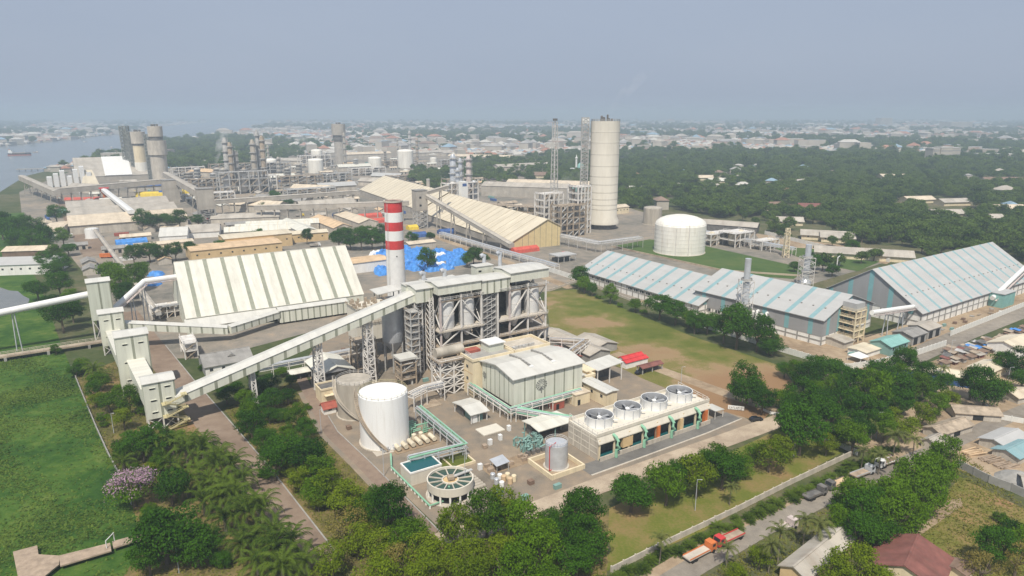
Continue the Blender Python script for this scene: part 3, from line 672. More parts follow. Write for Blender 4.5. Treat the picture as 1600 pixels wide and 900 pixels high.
for z in (4, 8.5): MB().box(.5, .5, z, 10.5, 6.5, z + .25).ob('deck', 'grey_steel', t)

# --- ash silo, precipitator and rusty frames left of the boilers
t = thing('ash_silo', 'pale grey round silo with a cone hopper left of the boilers', 'silo', UF(101.5, 243))
MB().lathe([(.8, 7.5), (4.3, 12.5), (4.4, 12.7), (4.4, 26), (3.8, 26.6)], 28).ob('shell', 'aluminium', t, smooth=True)
for a in range(6): MB().bar((4.1 * math.cos(a * 1.047), 4.1 * math.sin(a * 1.047), 0), (4.1 * math.cos(a * 1.047), 4.1 * math.sin(a * 1.047), 13.5), .4).ob('leg', 'grey_steel', t)
b = MB(); rail(b, [(4.3 * math.cos(a * .524), 4.3 * math.sin(a * .524), 26) for a in range(13)], 1.1, .1); b.ob('roof_rail', 'light_steel', t)
t = thing('dust_collector', 'pale beige dust collector box with railed roof behind the ash silo', 'dust collector', UF(92, 258))
MB().box(0, 0, 9, 15, 11, 23).ob('casing', 'pale_concrete', t)
for i in range(3):
    for j in range(2): MB().add([(5 * i, 5.5 * j, 9), (5 * i + 5, 5.5 * j, 9), (5 * i + 5, 5.5 * j + 5.5, 9), (5 * i, 5.5 * j + 5.5, 9), (5 * i + 2.5, 5.5 * j + 2.7, 4)], [(0, 1, 4), (1, 2, 4), (2, 3, 4), (3, 0, 4)]).ob('hopper', 'grey_steel', t)
for x in (0.3, 7.5, 14.7):
    for y in (.3, 10.7): MB().bar((x, y, 0), (x, y, 9.1), .45).ob('leg', 'grey_steel', t)
b = MB()
for z in (23, 16): rail(b, [(-.6, 11, z), (-.6, -.6, z), (15.6, -.6, z), (15.6, 11, z)], 1.2, .12, 1.6)
for i in range(26): x, y = rnd.uniform(0, 14), rnd.uniform(0, 10); b.box(x, y, 23, x + rnd.uniform(.4, 1.4), y + rnd.uniform(.4, 1.2), 23 + rnd.uniform(.6, 2.2))
b.ob('roof_equipment', 'rusty_steel', t, kind='stuff')
t = thing('precipitator_canopy', 'white flat canopy on posts at the foot of the chimney', 'canopy', UF(106, 268))
for x in (0.5, 9.5):
    for y in (.5, 6.5): MB().bar((x, y, 0), (x, y, 25.5), .4).ob('post', 'grey_steel', t)
MB().slab((-1, -1, 25.4), (11, -1, 26.2), (11, 8, 26.6), (-1, 8, 25.8), .3).ob('roof', 'white_sheet_roof_clean', t)
MB().box(1, 1, 3, 9, 6, 22).ob('duct_casing', 'grey_steel', t)
def steel_frame(label, fr, L, W, H, nx, nz, m='rusty_steel', fill=10, seed=1, decks=True, name='steel_frame', cat='steel frame', bar_=.38, vessels=2, vm='light_steel', group=None):
    """open process structure: columns, decks, pipes and vessels"""
    r = random.Random(seed); t = thing(name, label, cat, fr, group=group)
    for i in range(nx + 1):
        for y in (0, W): MB().bar((L * i / nx, y, 0), (L * i / nx, y, H), bar_ * 1.25).ob('column', m, t)
    for k in range(1, nz + 1):
        z = H * k / nz
        d = MB()
        if decks: d.box(-.3, -.3, z - .25, L + .3, W + .3, z)
        else:
            d.bar((0, 0, z), (L, 0, z), bar_).bar((0, W, z), (L, W, z), bar_)
            for i in range(nx + 1): d.bar((L * i / nx, 0, z), (L * i / nx, W, z), bar_)
        rail(d, [(0, W, z), (0, 0, z), (L, 0, z), (L, W, z)], 1.1, bar_ * .3, 3); d.ob('deck', m, t)
    b = MB()
    for k in range(nz):
        for i in range(nx):
            if r.random() < .5: b.bar((L * i / nx, 0, H * k / nz), (L * (i + 1) / nx, 0, H * (k + 1) / nz), bar_ * .8)
    for i in range(fill):
        x, y, z = r.uniform(0, L), r.uniform(.3, W - .3), H * r.randint(0, nz - 1) / nz
        if i % 3: b.box(x, y, z, x + r.uniform(.6, 2), y + r.uniform(.6, 1.6), z + r.uniform(.8, H / nz * .8))
        else: b.tube([(x, y, z), (x, y, z + H / nz), (min(L, x + r.uniform(1, 5)), y, z + H / nz)], r.uniform(.15, .35), 6)
    b.ob('equipment', 'rusty_steel' if m != 'rusty_steel' else 'grey_steel', t, kind='stuff')
    for i in range(vessels):
        x = L * (i + .6) / (vessels + .2); rr = min(W * .3, L / (vessels + 1) * .35); z0 = H * r.choice((0, 1 / nz)); zz = H * r.uniform(.75, 1.12)
        MB().lathe([(rr * .4, z0), (rr, z0 + rr * .5), (rr, zz - rr * .5), (rr * .4, zz)], 14, x, W / 2).ob('vessel', vm, t, smooth=True)
    return t
steel_frame('rusty brown stair and pipe frame hard against the left boiler columns', UF(106.5, 236), 6.5, 8, 26, 2, 8, 'rusty_steel', 26, 3, vessels=0, bar_=.34)
steel_frame('dark stair frame between the ash silo and the rusty frame', UF(103.0, 229.5), 3.4, 5, 27, 1, 10, 'grey_steel', 14, 4, vessels=0, bar_=.3)
steel_frame('low rusty frame with blue pump boxes under the ash silo', UF(86, 243), 8, 7, 14, 2, 4, 'rusty_steel', 24, 5, vessels=1)
t = steel_frame('small beige equipment frame with a white cap roof on bare ground', UF(96, 224), 6, 5.5, 9, 1, 3, 'rusty_steel', 14, 6, vessels=0)
MB().box(-.6, -.6, 10.6, 6.6, 6.1, 11.4).ob('roof', 'white_sheet_roof_clean', t)
for x in (0, 6):
    for y in (0, 5.5): MB().bar((x, y, 9), (x, y, 10.7), .3).ob('post', 'grey_steel', t)

# --- chimney
cx, cy = G(621, 478)
t = thing('chimney', 'tall white chimney with three red bands around its top', 'chimney', loc=(cx, cy, 0))
HC = HZ(621, 478, 315); rb, rt = 5.0, 4.6
def cr(z): return rb + (rt - rb) * z / HC
zs = [HC, HC - 5.3, HC - 10.3, HC - 14.9, HC - 20.0, HC - 24.6]
MB().lathe([(cr(0) + .5, 0), (cr(6), 6), (cr(zs[5]), zs[5])], 40).ob('shaft', 'fan_white', t, smooth=True)
for i in range(5): MB().lathe([(cr(zs[i + 1]) + .02, zs[i + 1]), (cr(zs[i]) + .02, zs[i])], 40).ob('red_band' if i % 2 == 0 else 'white_band', 'red_paint' if i % 2 == 0 else 'white_paint', t, smooth=True)
MB().lathe([(rt + .35, HC - .1), (rt + .35, HC + .7), (rt - .3, HC + .7), (rt - .3, HC - .05)], 40).ob('rim', 'concrete', t)
MB().lathe([(rt - .9, HC - 0.3), (rt - .9, HC + .15)], 32).ob('flue_mouth', 'dark_opening', t)
MB().lathe([(.35, 0), (.35, .2)], 10).ob('inspection_hatch', 'dark_opening', t).matrix_local = Matrix.Translation((1.6, -4.45, 28)) @ Matrix.Rotation(math.pi / 2, 4, 'X')
b = MB()
for s_ in (-.3, .3): b.bar((-rb * .55 + s_, -rb * .9, 0), (-rt * .55 + s_, -rt * .9, HC), .12)
b.ob('ladder', 'grey_steel', t)

# --- turbine hall
ft = Frame(803, 650)
LT, WT, ZT = 29.5, 21.0, 13.6
t = thing('turbine_hall', 'large pale green turbine hall with white low pitched roof', 'turbine hall', ft)
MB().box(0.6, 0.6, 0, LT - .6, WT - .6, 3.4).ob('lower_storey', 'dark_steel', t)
for i in range(7):
    for y in (.3, WT - .3): MB().bar((LT * i / 6 * .98 + .3, y, 0), (LT * i / 6 * .98 + .3, y, 3.5), .5).ob('column', 'green_wall', t)
MB().extx([(0, 3.3), (WT, 3.3), (WT, ZT), (WT / 2, ZT + 1.7), (0, ZT)], 0, LT).ob('cladding', 'pale_green_cladding', t)
ro = MB().extx([(-.8, ZT - .35), (-.8, ZT - .1), (WT * .25, ZT + 1.2), (WT / 2, ZT + 1.9), (WT * .75, ZT + 1.2), (WT + .8, ZT - .1), (WT + .8, ZT - .35), (WT / 2, ZT + 1.65)][::-1], -.9, LT + .9).ob('roof', 'white_sheet_roof_clean', t)
for x in (9.5, 19.0):
    b = MB()
    for i in range(7):
        y = 4.5 + i * 1.9; b.box(x - .35 + i * .02, y, ZT + 1.0 + min(i, 6 - i) * .14, x + .35 + i * .02, y + 1.5, ZT + 1.75 + min(i, 6 - i) * .16)
    b.ob('roof_vent', 'grey_roof', ro)
    MB().box(x - .7, 3.2, ZT + .7, x + .9, 4.4, ZT + 1.4).ob('vent_cap', 'white_paint', ro)
for i in range(1, 7): x = LT * i / 7; MB().box(x, -.06, 3.4, x + .45, .02, ZT - .3).ob('wall_stripe', 'stripe_grey_green', t)
for i in range(1, 7): y = WT * i / 7; MB().box(-.06, y, 3.4, .02, y + .35, ZT - .2).ob('wall_stripe', 'stripe_grey_green', t)
# the grey tree-like emblem painted on the long wall
mat('emblem_grey', (0.16, 0.165, 0.16), .6, .1, 1)
em = MB(); er = random.Random(5); ex, ez = 11.4, 8.2
def disc(x, z, r_, y=-.09):
    k = 9; em.add([(x + r_ * math.cos(2 * math.pi * i / k), y, z + r_ * .95 * math.sin(2 * math.pi * i / k)) for i in range(k)], [tuple(range(k))])
for ring, cnt, rr_ in ((2.1, 15, .30), (1.45, 11, .26), (.8, 7, .22)):
    for i in range(cnt):
        a = i * 2 * math.pi / cnt + ring; disc(ex + ring * math.cos(a), ez + .7 + ring * math.sin(a) * .9, rr_, -.088 - .0005 * i)
em.box(ex - .16, -.085, ez - 2.4, ex + .16, -.02, ez)
em.add([(ex - .8, -.1, ez - 1.1), (ex - .62, -.1, ez - 1.3), (ex + .05, -.1, ez - .5), (ex + .85, -.1, ez - 1.3), (ex + .95, -.1, ez - 1.1), (ex + .05, -.1, ez - .1)], [(0, 1, 2, 5), (5, 2, 3, 4)])
em.ob('emblem', 'emblem_grey', t)
em = MB()
for i in range(26):
    a = i * 2.399; q = 1.3 * math.sqrt((i + .5) / 26); k = 8; yy, zz, r_ = 19.2 + q * math.cos(a), 8.6 + q * math.sin(a), .2
    em.add([(-.09 - .0005 * i, yy + r_ * math.cos(2 * math.pi * j / k), zz + r_ * math.sin(2 * math.pi * j / k)) for j in range(k)], [tuple(range(k))])
em.box(-.085, 19.1, 6.2, -.02, 19.35, 8); em.ob('emblem', 'emblem_grey', t)

# --- cream control building behind the hall, with parapets
fc = ft.sub(-3.5, 21.8)
t = thing('control_building', 'cream concrete control building with parapet roof behind the turbine hall', 'building', fc)
MB().box(0, 0, 0, 34, 12.5, 13.5).ob('wall', 'cream_wall', t)
def parapet(b, x0, y0, x1, y1, z, w=.5, h=1.0):
    return b.box(x0, y0, z, x1, y0 + w, z + h).box(x0, y1 - w, z, x1, y1, z + h).box(x0, y0 + w + .002, z, x0 + w, y1 - w - .002, z + h).box(x1 - w, y0 + w + .002, z, x1, y1 - w - .002, z + h)
parapet(MB(), -.3, -.3, 17.6, 12.8, 13.45).ob('parapet', 'cream_wall', t)
parapet(MB(), 18, -.3, 34.3, 12.8, 13.45).ob('parapet', 'cream_wall', t)
MB().box(.4, .4, 13.46, 17.2, 12.2, 13.6).ob('roof', 'grey_concrete', t); MB().box(18.5, .4, 13.46, 33.7, 12.2, 13.6).ob('roof', 'concrete', t)
MB().box(2.5, 8, 13.6, 8, 11.5, 14.6).ob('roof_deck', 'red_roof', t)
w = MB().box(10, 5, 13.6, 16.4, 11, 16.6).ob('roof_shed', 'pale_grey_cladding', t); MB().box(9.5, 4.4, 16.6, 17, 11.6, 16.85).ob('roof', 'fan_white', w)
for i in range(7): x = 19 + i * 1.5; MB().box(x, 2.0 + rnd.random(), 13.6, x + 1.1, 3.6, 14.6).ob('air_conditioner', 'grey_steel', t)
for z in (4, 8.6):
    MB().box(-.08, .2, z - .12, .02, 12.3, z + .12).ob('floor_band', 'ochre_wall', t)
    for y in (3.4, 8.2): MB().box(-.07, y, z + 1.5, .02, y + 1.3, z + 2.6).ob('window', 'glass_dark', t)

# --- annexes to the right of the hall
t = shed('store_annex', 'long narrow flat roofed white annex behind the turbine hall end', ft.sub(31.2, 20.5, -90), 32, 5.0, 5.4, 5.7, 'white_sheet_roof_clean', 'cream_wall', cat='building', windows=6)
t = thing('switch_room', 'small cream switch room with open parapet roof beside the turbine hall', 'building', ft.sub(30.5, 3.5))
MB().box(0, 0, 0, 7.5, 8, 5.2).ob('wall', 'cream_wall', t); parapet(MB(), -.4, -.4, 7.9, 8.4, 5.2, .8, 1.1).ob('parapet', 'cream_wall', t); MB().box(.5, .5, 5.21, 7, 7.5, 5.4).ob('roof', 'grey_concrete', t)
MB().box(2.5, -.06, 0, 5, .03, 3.2).ob('door', 'dark_opening', t)
t = thing('transformer_yard', 'jumble of grey transformers and pipes between hall and annex', 'transformers', ft.sub(31, 12.5))
b = MB()
for i in range(5):
    tr = MB(); x, y = (i % 3) * 3.1, (i // 3) * 3.6; tr.box(x, y, 0, x + 2.2, y + 2, 2.8 + .5 * (i % 2))
    for k in range(3): tr.lathe([(.18, 2.8), (.3, 3.2), (.14, 3.9), (.22, 4.4)], 8, x + .4 + .7 * k, y + 1)
    for k in range(5): tr.box(x + .2 + .4 * k, y - .5, .4, x + .35 + .4 * k, y, 2.4)
    tr.ob('transformer', 'grey_steel', t)
MB().box(-1, -1.2, 0, 10, 7.5, .15).ob('slab', 'concrete', t)
t = thing('truck_canopy', 'white sloping canopy on tall posts behind the cooling tower', 'canopy', ft.sub(40.5, 4.5))
MB().slab((0, 0, 6.4), (13, 0, 7.4), (13, 8.5, 7.8), (0, 8.5, 6.8), .3).ob('roof', 'white_sheet_roof_clean', t)
for x in (.5, 6.5, 12.5):
    for y in (.5, 8): MB().bar((x, y, 0), (x, y, 6.6 + x * .07), .35).ob('post', 'light_steel', t)
MB().box(1, 6.2, 0, 12, 8, 3.4).ob('store', 'dark_steel', t); MB().box(-4, 1.5, 0, .2, 8.4, 6.2).ob('side_room', 'ochre_wall', t); MB().box(-4.3, 1.2, 6.2, .3, 8.7, 6.5).ob('side_roof', 'cream_wall', t)
for i, x in enumerate((14.6, 18.8)):
    t = thing('pump_cabin', ('cream box cabin with flat roof against the turbine hall foot', 'red and cream switchboard cabin under the turbine hall')[i], 'cabin', ft.sub(22.5 - i * 8.5, -5.2 + i * 1.2))
    w = MB().box(0, 0, 0, 6.5 if not i else 4.5, 4.6 if not i else 3.4, 4.0 if not i else 2.9).ob('wall', 'cream_wall' if not i else 'red_roof', t)
    MB().box(-.2, -.2, 4.0 if not i else 2.9, 6.7 if not i else 4.7, 4.8 if not i else 3.6, 4.3 if not i else 3.1).ob('roof', 'beige_roof', t)
    MB().box(1, -.05, 0, 2.2, .03, 2.1).ob('door', 'dark_opening', t)

# --- cooling tower block with four fans
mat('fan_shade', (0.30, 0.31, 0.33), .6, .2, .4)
fk = Frame(936, 721)
LK, WK, HK = 47.5, 14.5, 7.5
t = thing('cooling_tower', 'long concrete cooling tower block with four big fan stacks on top', 'cooling tower', fk)
MB().box(0.3, 3.2, .4, LK - .3, WK - .3, HK - .4).ob('fill_wall', 'dark_steel', t)
MB().box(-.2, .9, HK - .55, LK + .2, WK + .2, HK).ob('deck', 'pale_concrete', t)
MB().box(-.25, .6, .0, .3, WK + .25, HK - .5).ob('end_wall', 'concrete', t)
MB().box(LK - .3, .6, 0, LK + .25, WK + .25, HK - .5).ob('end_wall', 'concrete', t)
for z in (2.0, 4.0, 6.0): MB().box(-.33, .8, z - .12, -.2, WK, z + .12).ob('end_rail', 'pale_concrete', t)
for y in (4.2, 8.2, 12): MB().box(-.35, y, .1, -.22, y + .25, HK - .6).ob('end_post', 'pale_concrete', t)
MB().add([(-.3, .0, HK - 2.0), (LK + .3, .0, HK - 2.0), (LK + .3, .9, HK - .1), (-.3, .9, HK - .1), (-.3, .0, HK - 2.3), (LK + .3, .0, HK - 2.3), (LK + .3, .9, HK - 1.2), (-.3, .9, HK - 1.2)],
         [(0, 1, 2, 3), (7, 6, 5, 4), (4, 5, 1, 0), (0, 3, 7, 4), (1, 5, 6, 2)]).ob('louvre_canopy', 'pale_concrete', t)
MB().box(-.35, 0.7, HK, LK + .3, 1.0, HK + 1.0).ob('parapet', 'pale_concrete', t)
MB().box(-.2, WK - .1, HK, LK + .3, WK + .2, HK + 1.0).ob('parapet', 'pale_concrete', t)
MB().box(0, -.6, 0, LK, -.3, 1.5).ob('basin_wall', 'concrete', t)
MB().box(.2, -.28, .2, LK - .2, 3.1, .6).ob('basin_water', 'basin_water', t)
for i in range(9): x = .4 + i * (LK - .8) / 8; MB().box(x - .25, .3, 0, x + .25, .8, HK - 1).ob('column', 'cream_wall', t)
for i, x in enumerate((23.5, 33.5, 45.2)): MB().box(x, -.25, .2, x + 1.2, 1.0, 5.2).ob('louvre_panel', 'orange_paint' if i != 1 else 'ochre_wall', t)
MB().box(9.5, .2, 1.6, 13.5, 1.3, 4.8).ob('louvre_panel', 'ochre_wall', t)
for x in (5.8, 17.2, 29.0, 41.0):
    MB().tube([(x, -1.0, .2), (x, -1.0, 2.6), (x + .5, -1.5, 3.4), (x - .4, -1.6, 4.4), (x + .3, -1.5, 5.4), (x, -.6, 6.6), (x, .6, 6.9)], .5, 10).ob('riser_pipe', 'green_pipe', t, smooth=True)
b = MB()
rail(b, [(0, WK, HK + .95), (0, 1.1, HK), (LK, 1.1, HK), (LK, WK, HK + .95)], 1.4, .1, 2.0); b.ob('handrail', 'light_steel', t)
for i in range(4):
    x, y = 6.6 + i * 11.6, 8.2
    s_ = MB().lathe([(4.3, HK), (4.05, HK + 1.6), (4.35, HK + 3.0), (4.15, HK + 3.0), (3.9, HK + 1.6), (4.1, HK + .05)], 36, x, y, cap=False).ob('fan_stack', 'fan_white', t, smooth=True)
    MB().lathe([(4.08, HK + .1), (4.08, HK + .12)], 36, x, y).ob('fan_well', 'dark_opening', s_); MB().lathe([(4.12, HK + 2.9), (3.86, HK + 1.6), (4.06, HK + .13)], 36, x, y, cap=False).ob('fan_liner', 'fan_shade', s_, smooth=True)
    fb = MB()
    for k in range(7):
        a = k * 2 * math.pi / 7 + i * .3; c, n_ = math.cos(a), math.sin(a)
        fb.add([(x + c * .5 - n_ * .2, y + n_ * .5 + c * .2, HK + 1.85), (x + c * .5 + n_ * .2, y + n_ * .5 - c * .2, HK + 1.7), (x + c * 3.7 + n_ * .5, y + n_ * 3.7 - c * .5, HK + 1.7), (x + c * 3.7 - n_ * .5, y + n_ * 3.7 + c * .5, HK + 1.95)], [(0, 1, 2, 3)])
    fb.ob('fan_blades', 'fan_shade', s_)
    MB().lathe([(.7, HK + 1.5), (.75, HK + 2.1), (.3, HK + 2.4)], 14, x, y).ob('hub', 'white_paint', s_)
    MB().bar((x, y, HK + 1.4), (x + 4.5, y - 3.5, HK + 1.2), .35).ob('drive_shaft', 'white_paint', s_)
    for k in range(10):
        a = k * math.pi / 5; MB().bar((x + 4.45 * math.cos(a), y + 4.45 * math.sin(a), HK), (x + 4.4 * math.cos(a), y + 4.4 * math.sin(a), HK + 2.9), .16).ob('rib', 'fan_grey', s_)
t = thing('ramp_canopy', 'small white canopy at the end of the cooling tower', 'canopy', fk.sub(51, .5))
MB().slab((0, 0, 3.3), (4.5, 0, 2.9), (4.5, 5.5, 2.9), (0, 5.5, 3.3), .2).ob('roof', 'white_sheet_roof_clean', t)
for x in (.3, 4.2):
    for y in (.3, 5.2): MB().bar((x, y, 0), (x, y, 3.0), .2).ob('post', 'light_steel', t)

# --- tanks
WX = G(602, 688)
tank('storage_tank', 'big white cylindrical water tank with grey spiral stair', WX, 7.6, 16.6, .03, 'tank_white', stair=(-1.30, -3.15, 'rusty_steel'), n=56)
tank('storage_tank', 'weathered grey flat topped tank behind the white water tank', G(556, 646), 6.0, 12.6, .012, 'tank_grey', stair=(-1.2, -3.2, 'concrete'), n=48)
ts = G(869, 728)
t = tank('storage_tank', 'small aluminium tank standing inside a cream bund wall', ts, 3.3, 7.6, .02, 'aluminium', bands=0, n=32)
t = thing('bund_wall', 'low cream bund wall around the small aluminium tank', 'wall', Frame(0, 0, xy=(ts[0], ts[1])))
parapet(MB(), -6.0, -6, 6, 6, 0, .5, 1.5).ob('wall', 'cream_wall', t); MB().box(-5.5, -5.5, .0, 5.5, 5.5, .14).ob('floor', 'dirt', t)
b = MB(); b.tube([(-3.0, -1.8, .5), (-3.8, -1.8, .5), (-3.8, -1.8, 8), (-1, -1, 8.2)], .14, 6); b.ob('pipe', 'red_paint', t)

# --- clarifier and basin
water_mat('clarifier_water', (0.035, 0.075, 0.055), rough=0.2, bscale=1.0, bump=0.02)
fcx = G(704, 772)
t = thing('clarifier', 'round clarifier tank with green launders raised on columns', 'clarifier', loc=(*fcx, 0), rz=.3)
RC = 6.3
MB().lathe([(RC, 2.7), (RC, 5.0), (RC - .35, 5.0), (RC - .35, 4.3)], 56, cap=False).ob('rim_wall', 'pale_concrete', t)
MB().lathe([(2.2, 1.0), (RC - .05, 2.75)], 56, cap=False).ob('cone', 'concrete', t)
MB().lathe([(2.1, 4.25), (RC - .3, 4.25)], 56, cap=False).ob('water', 'clarifier_water', t)
MB().lathe([(2.0, 3.9), (2.0, 4.6), (2.3, 4.6), (2.3, 3.9)], 32, cap=False).ob('inner_ring', 'pale_concrete', t)
MB().lathe([(.2, 4.2), (2.05, 4.2)], 32, cap=False).ob('centre_well', 'ochre_wall', t)
for k in range(12):
    a = k * math.pi / 6; MB().bar((2.2 * math.cos(a), 2.2 * math.sin(a), 4.4), ((RC - .2) * math.cos(a), (RC - .2) * math.sin(a), 4.4), .28, .3).ob('launder', 'concrete', t)
for k in range(14):
    a = k * 2 * math.pi / 14; MB().bar(((RC - .3) * math.cos(a), (RC - .3) * math.sin(a), 0), ((RC - .3) * math.cos(a), (RC - .3) * math.sin(a), 2.8), .45).ob('column', 'white_wall', t)
MB().lathe([(RC - 1.2, 0), (RC - 1.2, 2.8)], 40).ob('machinery', 'dark_opening', t)
MB().lathe([(RC + .4, 0), (RC + .4, .25)], 48).ob('plinth', 'concrete', t)
MB().box(-.7, -.8, 4.6, 1.0, .8, 5.5).ob('drive', 'rusty_steel', t); MB().bar((0, 0, 5.0), (RC + .3, 2.2, 5.2), .9, .25).ob('bridge', 'grey_steel', t)
fp = Frame(642, 760)
t = thing('settling_basin', 'square concrete basin full of teal water by the clarifier', 'basin', fp.sub(0, 0))
MB().box(0, 0, 0, 9.6, 6.6, 3.6).ob('wall', 'pale_concrete', t); parapet(MB(), -.1, -.1, 9.7, 6.7, 3.6, .35, .5).ob('parapet', 'white_wall', t)
MB().box(.26, .26, 3.6, 9.34, 6.34, 3.85).ob('water', 'basin_water', t)
t = thing('pump_pit', 'shallow yellow-edged pit with still green water beside the basin', 'pit', fp.sub(10.6, 1.5))
parapet(MB(), 0, 0, 11, 8, 0, .4, .8).ob('wall', 'cream_wall', t); MB().box(.4, .4, 0, 10.6, 7.6, .3).ob('floor', 'field_grass', t)
MB().bar((3.6, .2, .6), (3.6, 7.8, .6), .35).ob('divider', 'cream_wall', t)

# --- pipe racks
def pipe_rack(label, pts, w=2.2, z=4.5, m='light_steel', pm='green_pipe', pipes=4, step=5.0, levels=2, seed=1, group=None):
    """pts are places (x, y); trestles carry runs of pipe"""
    r = random.Random(seed); o = pts[0]; t = thing('pipe_rack', label, 'pipe rack', loc=(*o, 0), group=group)
    P_ = [Vector((x - o[0], y - o[1], 0)) for x, y in pts]; b = MB(); k = len(P_)
    for i in range(k - 1):
        p, q = P_[i], P_[i + 1]; d = (q - p); L = d.length; d = d / L; nn = Vector((-d.y, d.x, 0)); n = max(1, round(L / step))
        for j in range(n + (i == k - 2)):
            c = p + d * (L * j / n)
            for s_ in (-1, 1): MB().bar(c + nn * s_ * w / 2, c + nn * s_ * w / 2 + Vector((0, 0, z)), .3).ob('post', m, t)
            for lv in range(levels): zz = z - 1.4 * lv - .1; b.bar(c - nn * w / 2 + Vector((0, 0, zz)), c + nn * w / 2 + Vector((0, 0, zz)), .25)
        for s_ in (-1, 1):
            for lv in range(levels): zz = Vector((0, 0, z - 1.4 * lv - .1)); b.bar(p + nn * s_ * w / 2 + zz, q + nn * s_ * w / 2 + zz, .22)
    b.ob('beams', m, t)
    for j in range(pipes):
        lv = j % levels; off = (-.5 + (j // levels + .5) / math.ceil(pipes / levels)) * w * .85; rr = r.uniform(.14, .30); line = []
        for i, p in enumerate(P_):
            d = (P_[min(i + 1, k - 1)] - P_[max(i - 1, 0)]).normalized(); line.append(p + Vector((-d.y, d.x, 0)) * off + Vector((0, 0, z - 1.4 * lv + rr)))
        MB().tube(line, rr, 7).ob('pipe', pm if j % 3 else 'aluminium', t, smooth=True)
    return t
def gp(*p): return [G(*q) for q in p]
pipe_rack('green and silver pipe rack running from the white tank to the basin corner', gp((655, 655), (726, 716), (640, 738)), 2.4, 4.6, 'aluminium', 'green_pipe', 5, 4.5, seed=2)
pipe_rack('elevated pipe rack crossing from the grey tank to the deaerator frame', [U(90, 203), U(97, 206), U(104, 206)], 3.0, 6.5, 'light_steel', 'light_steel', 6, 5.0, seed=3)
pipe_rack('green railed pipe rack along the left gable of the turbine hall', [ft.at(-3.5, 24), ft.at(-3.5, -2.6), ft.at(27, -2.4)], 1.9, 4.6, 'light_steel', 'green_pipe', 5, 4.5, seed=4)
pipe_rack('green pipe rack between turbine hall corner and the small aluminium tank', [ft.at(-1, -3.6), ft.at(6, -14), ft.at(10, -19)], 2.2, 4.4, 'light_steel', 'green_pipe', 6, 4.0, seed=5)
pipe_rack('steel pipe bridge running past the derelict grey roofed shed', [fB.at(51, -3), fB.at(62, -14), ft.at(36, 22)], 3.5, 6.5, 'light_steel', 'rusty_steel', 6, 5.0, seed=6)
pipe_rack('low grey pipe rack beside the gallery and white warehouse', [U(52, 262), U(95, 262)], 3.0, 5.0, 'light_steel', 'aluminium', 6, 6.0, seed=7)
t = thing('drain_pipe', 'long pale green pipe on short stands beside the perimeter road', 'pipe', loc=(*G(611, 728), 0)); o = G(611, 728)
ln = [Vector((x - o[0], y - o[1], z)) for (x, y), z in ((G(611, 715), 1.2), (G(612, 735), 1.0), (G(672, 795), .9), (G(702, 784), .9), (G(702, 784), 4.6))]
MB().tube(ln, .28, 8).ob('pipe', 'green_pipe', t, smooth=True)
for i in range(12): c = ln[1] + (ln[2] - ln[1]) * i / 11; MB().box(c.x - .2, c.y - .2, 0, c.x + .2, c.y + .2, .8).ob('stand', 'white_paint', t)
o = G(648, 697)
t = thing('dosing_tanks', 'two rows of cream horizontal dosing tanks beside the white tank', 'tanks', Frame(628, 715))
for i in range(6): MB().tube([(.6 + 2.4 * (i % 6), 3.2, 1.3), (.6 + 2.4 * (i % 6), 3.4, 1.3), (.6 + 2.4 * (i % 6), 6.6, 1.3), (.6 + 2.4 * (i % 6), 6.8, 1.3)], .75, 12).ob('vessel', 'cream_roof', t, smooth=True)
for i in range(5): MB().lathe([(.75, .1), (.75, 1.7), (.3, 2.0)], 12, 1 + 2.4 * i, 9).ob('vessel', 'cream_roof', t, smooth=True)
MB().box(-.5, 2.4, 0, 14, 10.5, .2).ob('slab', 'dirt', t)
b = MB(); r_ = random.Random(11)
for i in range(46):
    x, y = r_.uniform(-.5, 14), r_.choice((10.8, 12.2, 14, 15.5)); z = r_.uniform(.5, 3.4); d = r_.uniform(1.5, 5)
    b.tube([(x, y, z), (x + d, y, z)], .18, 6) if i % 3 else b.tube([(x, y, .1), (x, y, 3.6)], .16, 6)
b.ob('pipework', 'green_pipe', t, kind='stuff')
t = thing('valve_cluster', 'silver valve and pump cluster below the white tank', 'pumps', Frame(590, 712)); b = MB()
for i in range(40): x, y = r_.uniform(0, 8), r_.uniform(0, 4); b.tube([(x, y, 0), (x, y, r_.uniform(.6, 2)), (x + r_.uniform(-1.5, 1.5), y + .3, r_.uniform(.6, 2.0))], r_.uniform(.12, .3), 6)
b.ob('pipework', 'aluminium', t, kind='stuff'); MB().box(-.5, -.5, 0, 8.5, 4.5, .15).ob('slab', 'concrete', t)

# --- small buildings of the station yard
shed('open_shed', 'open sided gabled shed with cream roof beside the gallery trestle', Frame(506, 602), 18, 13, 5.8, 8.2, 'white_sheet_roof', 'grey_steel', gable='grey_wall_sheet', open_side=True).rotation_euler.z += math.radians(90)
bpy.data.objects['open_shed'].location = (*Frame(507, 606).at(11.5, -1), 0)
t = thing('pump_house', 'small yellow flat roofed pump house beside the grey tank', 'building', Frame(503, 631))
MB().box(0, 0, 0, 9.5, 6.5, 4.8).ob('wall', 'cream_wall', t); parapet(MB(), -.2, -.2, 9.7, 6.7, 4.8, .35, .7).ob('parapet', 'cream_wall', t); MB().box(.2, .2, 4.8, 9.3, 6.3, 4.95).ob('roof', 'dark_steel', t)
for x in (2, 6): MB().box(x, -.06, 2, x + 1.4, .03, 3.2).ob('window', 'glass_dark', t)
MB().box(1, -1.6, 2.9, 4.5, 0, 3.15).ob('porch', 'cream_wall', t)
shed('guard_hut', 'tiny white hut with a red pitched roof by the perimeter road', Frame(507, 649), 4.2, 3.6, 2.6, 3.9, 'red_roof', 'white_wall', cat='hut', windows=1)
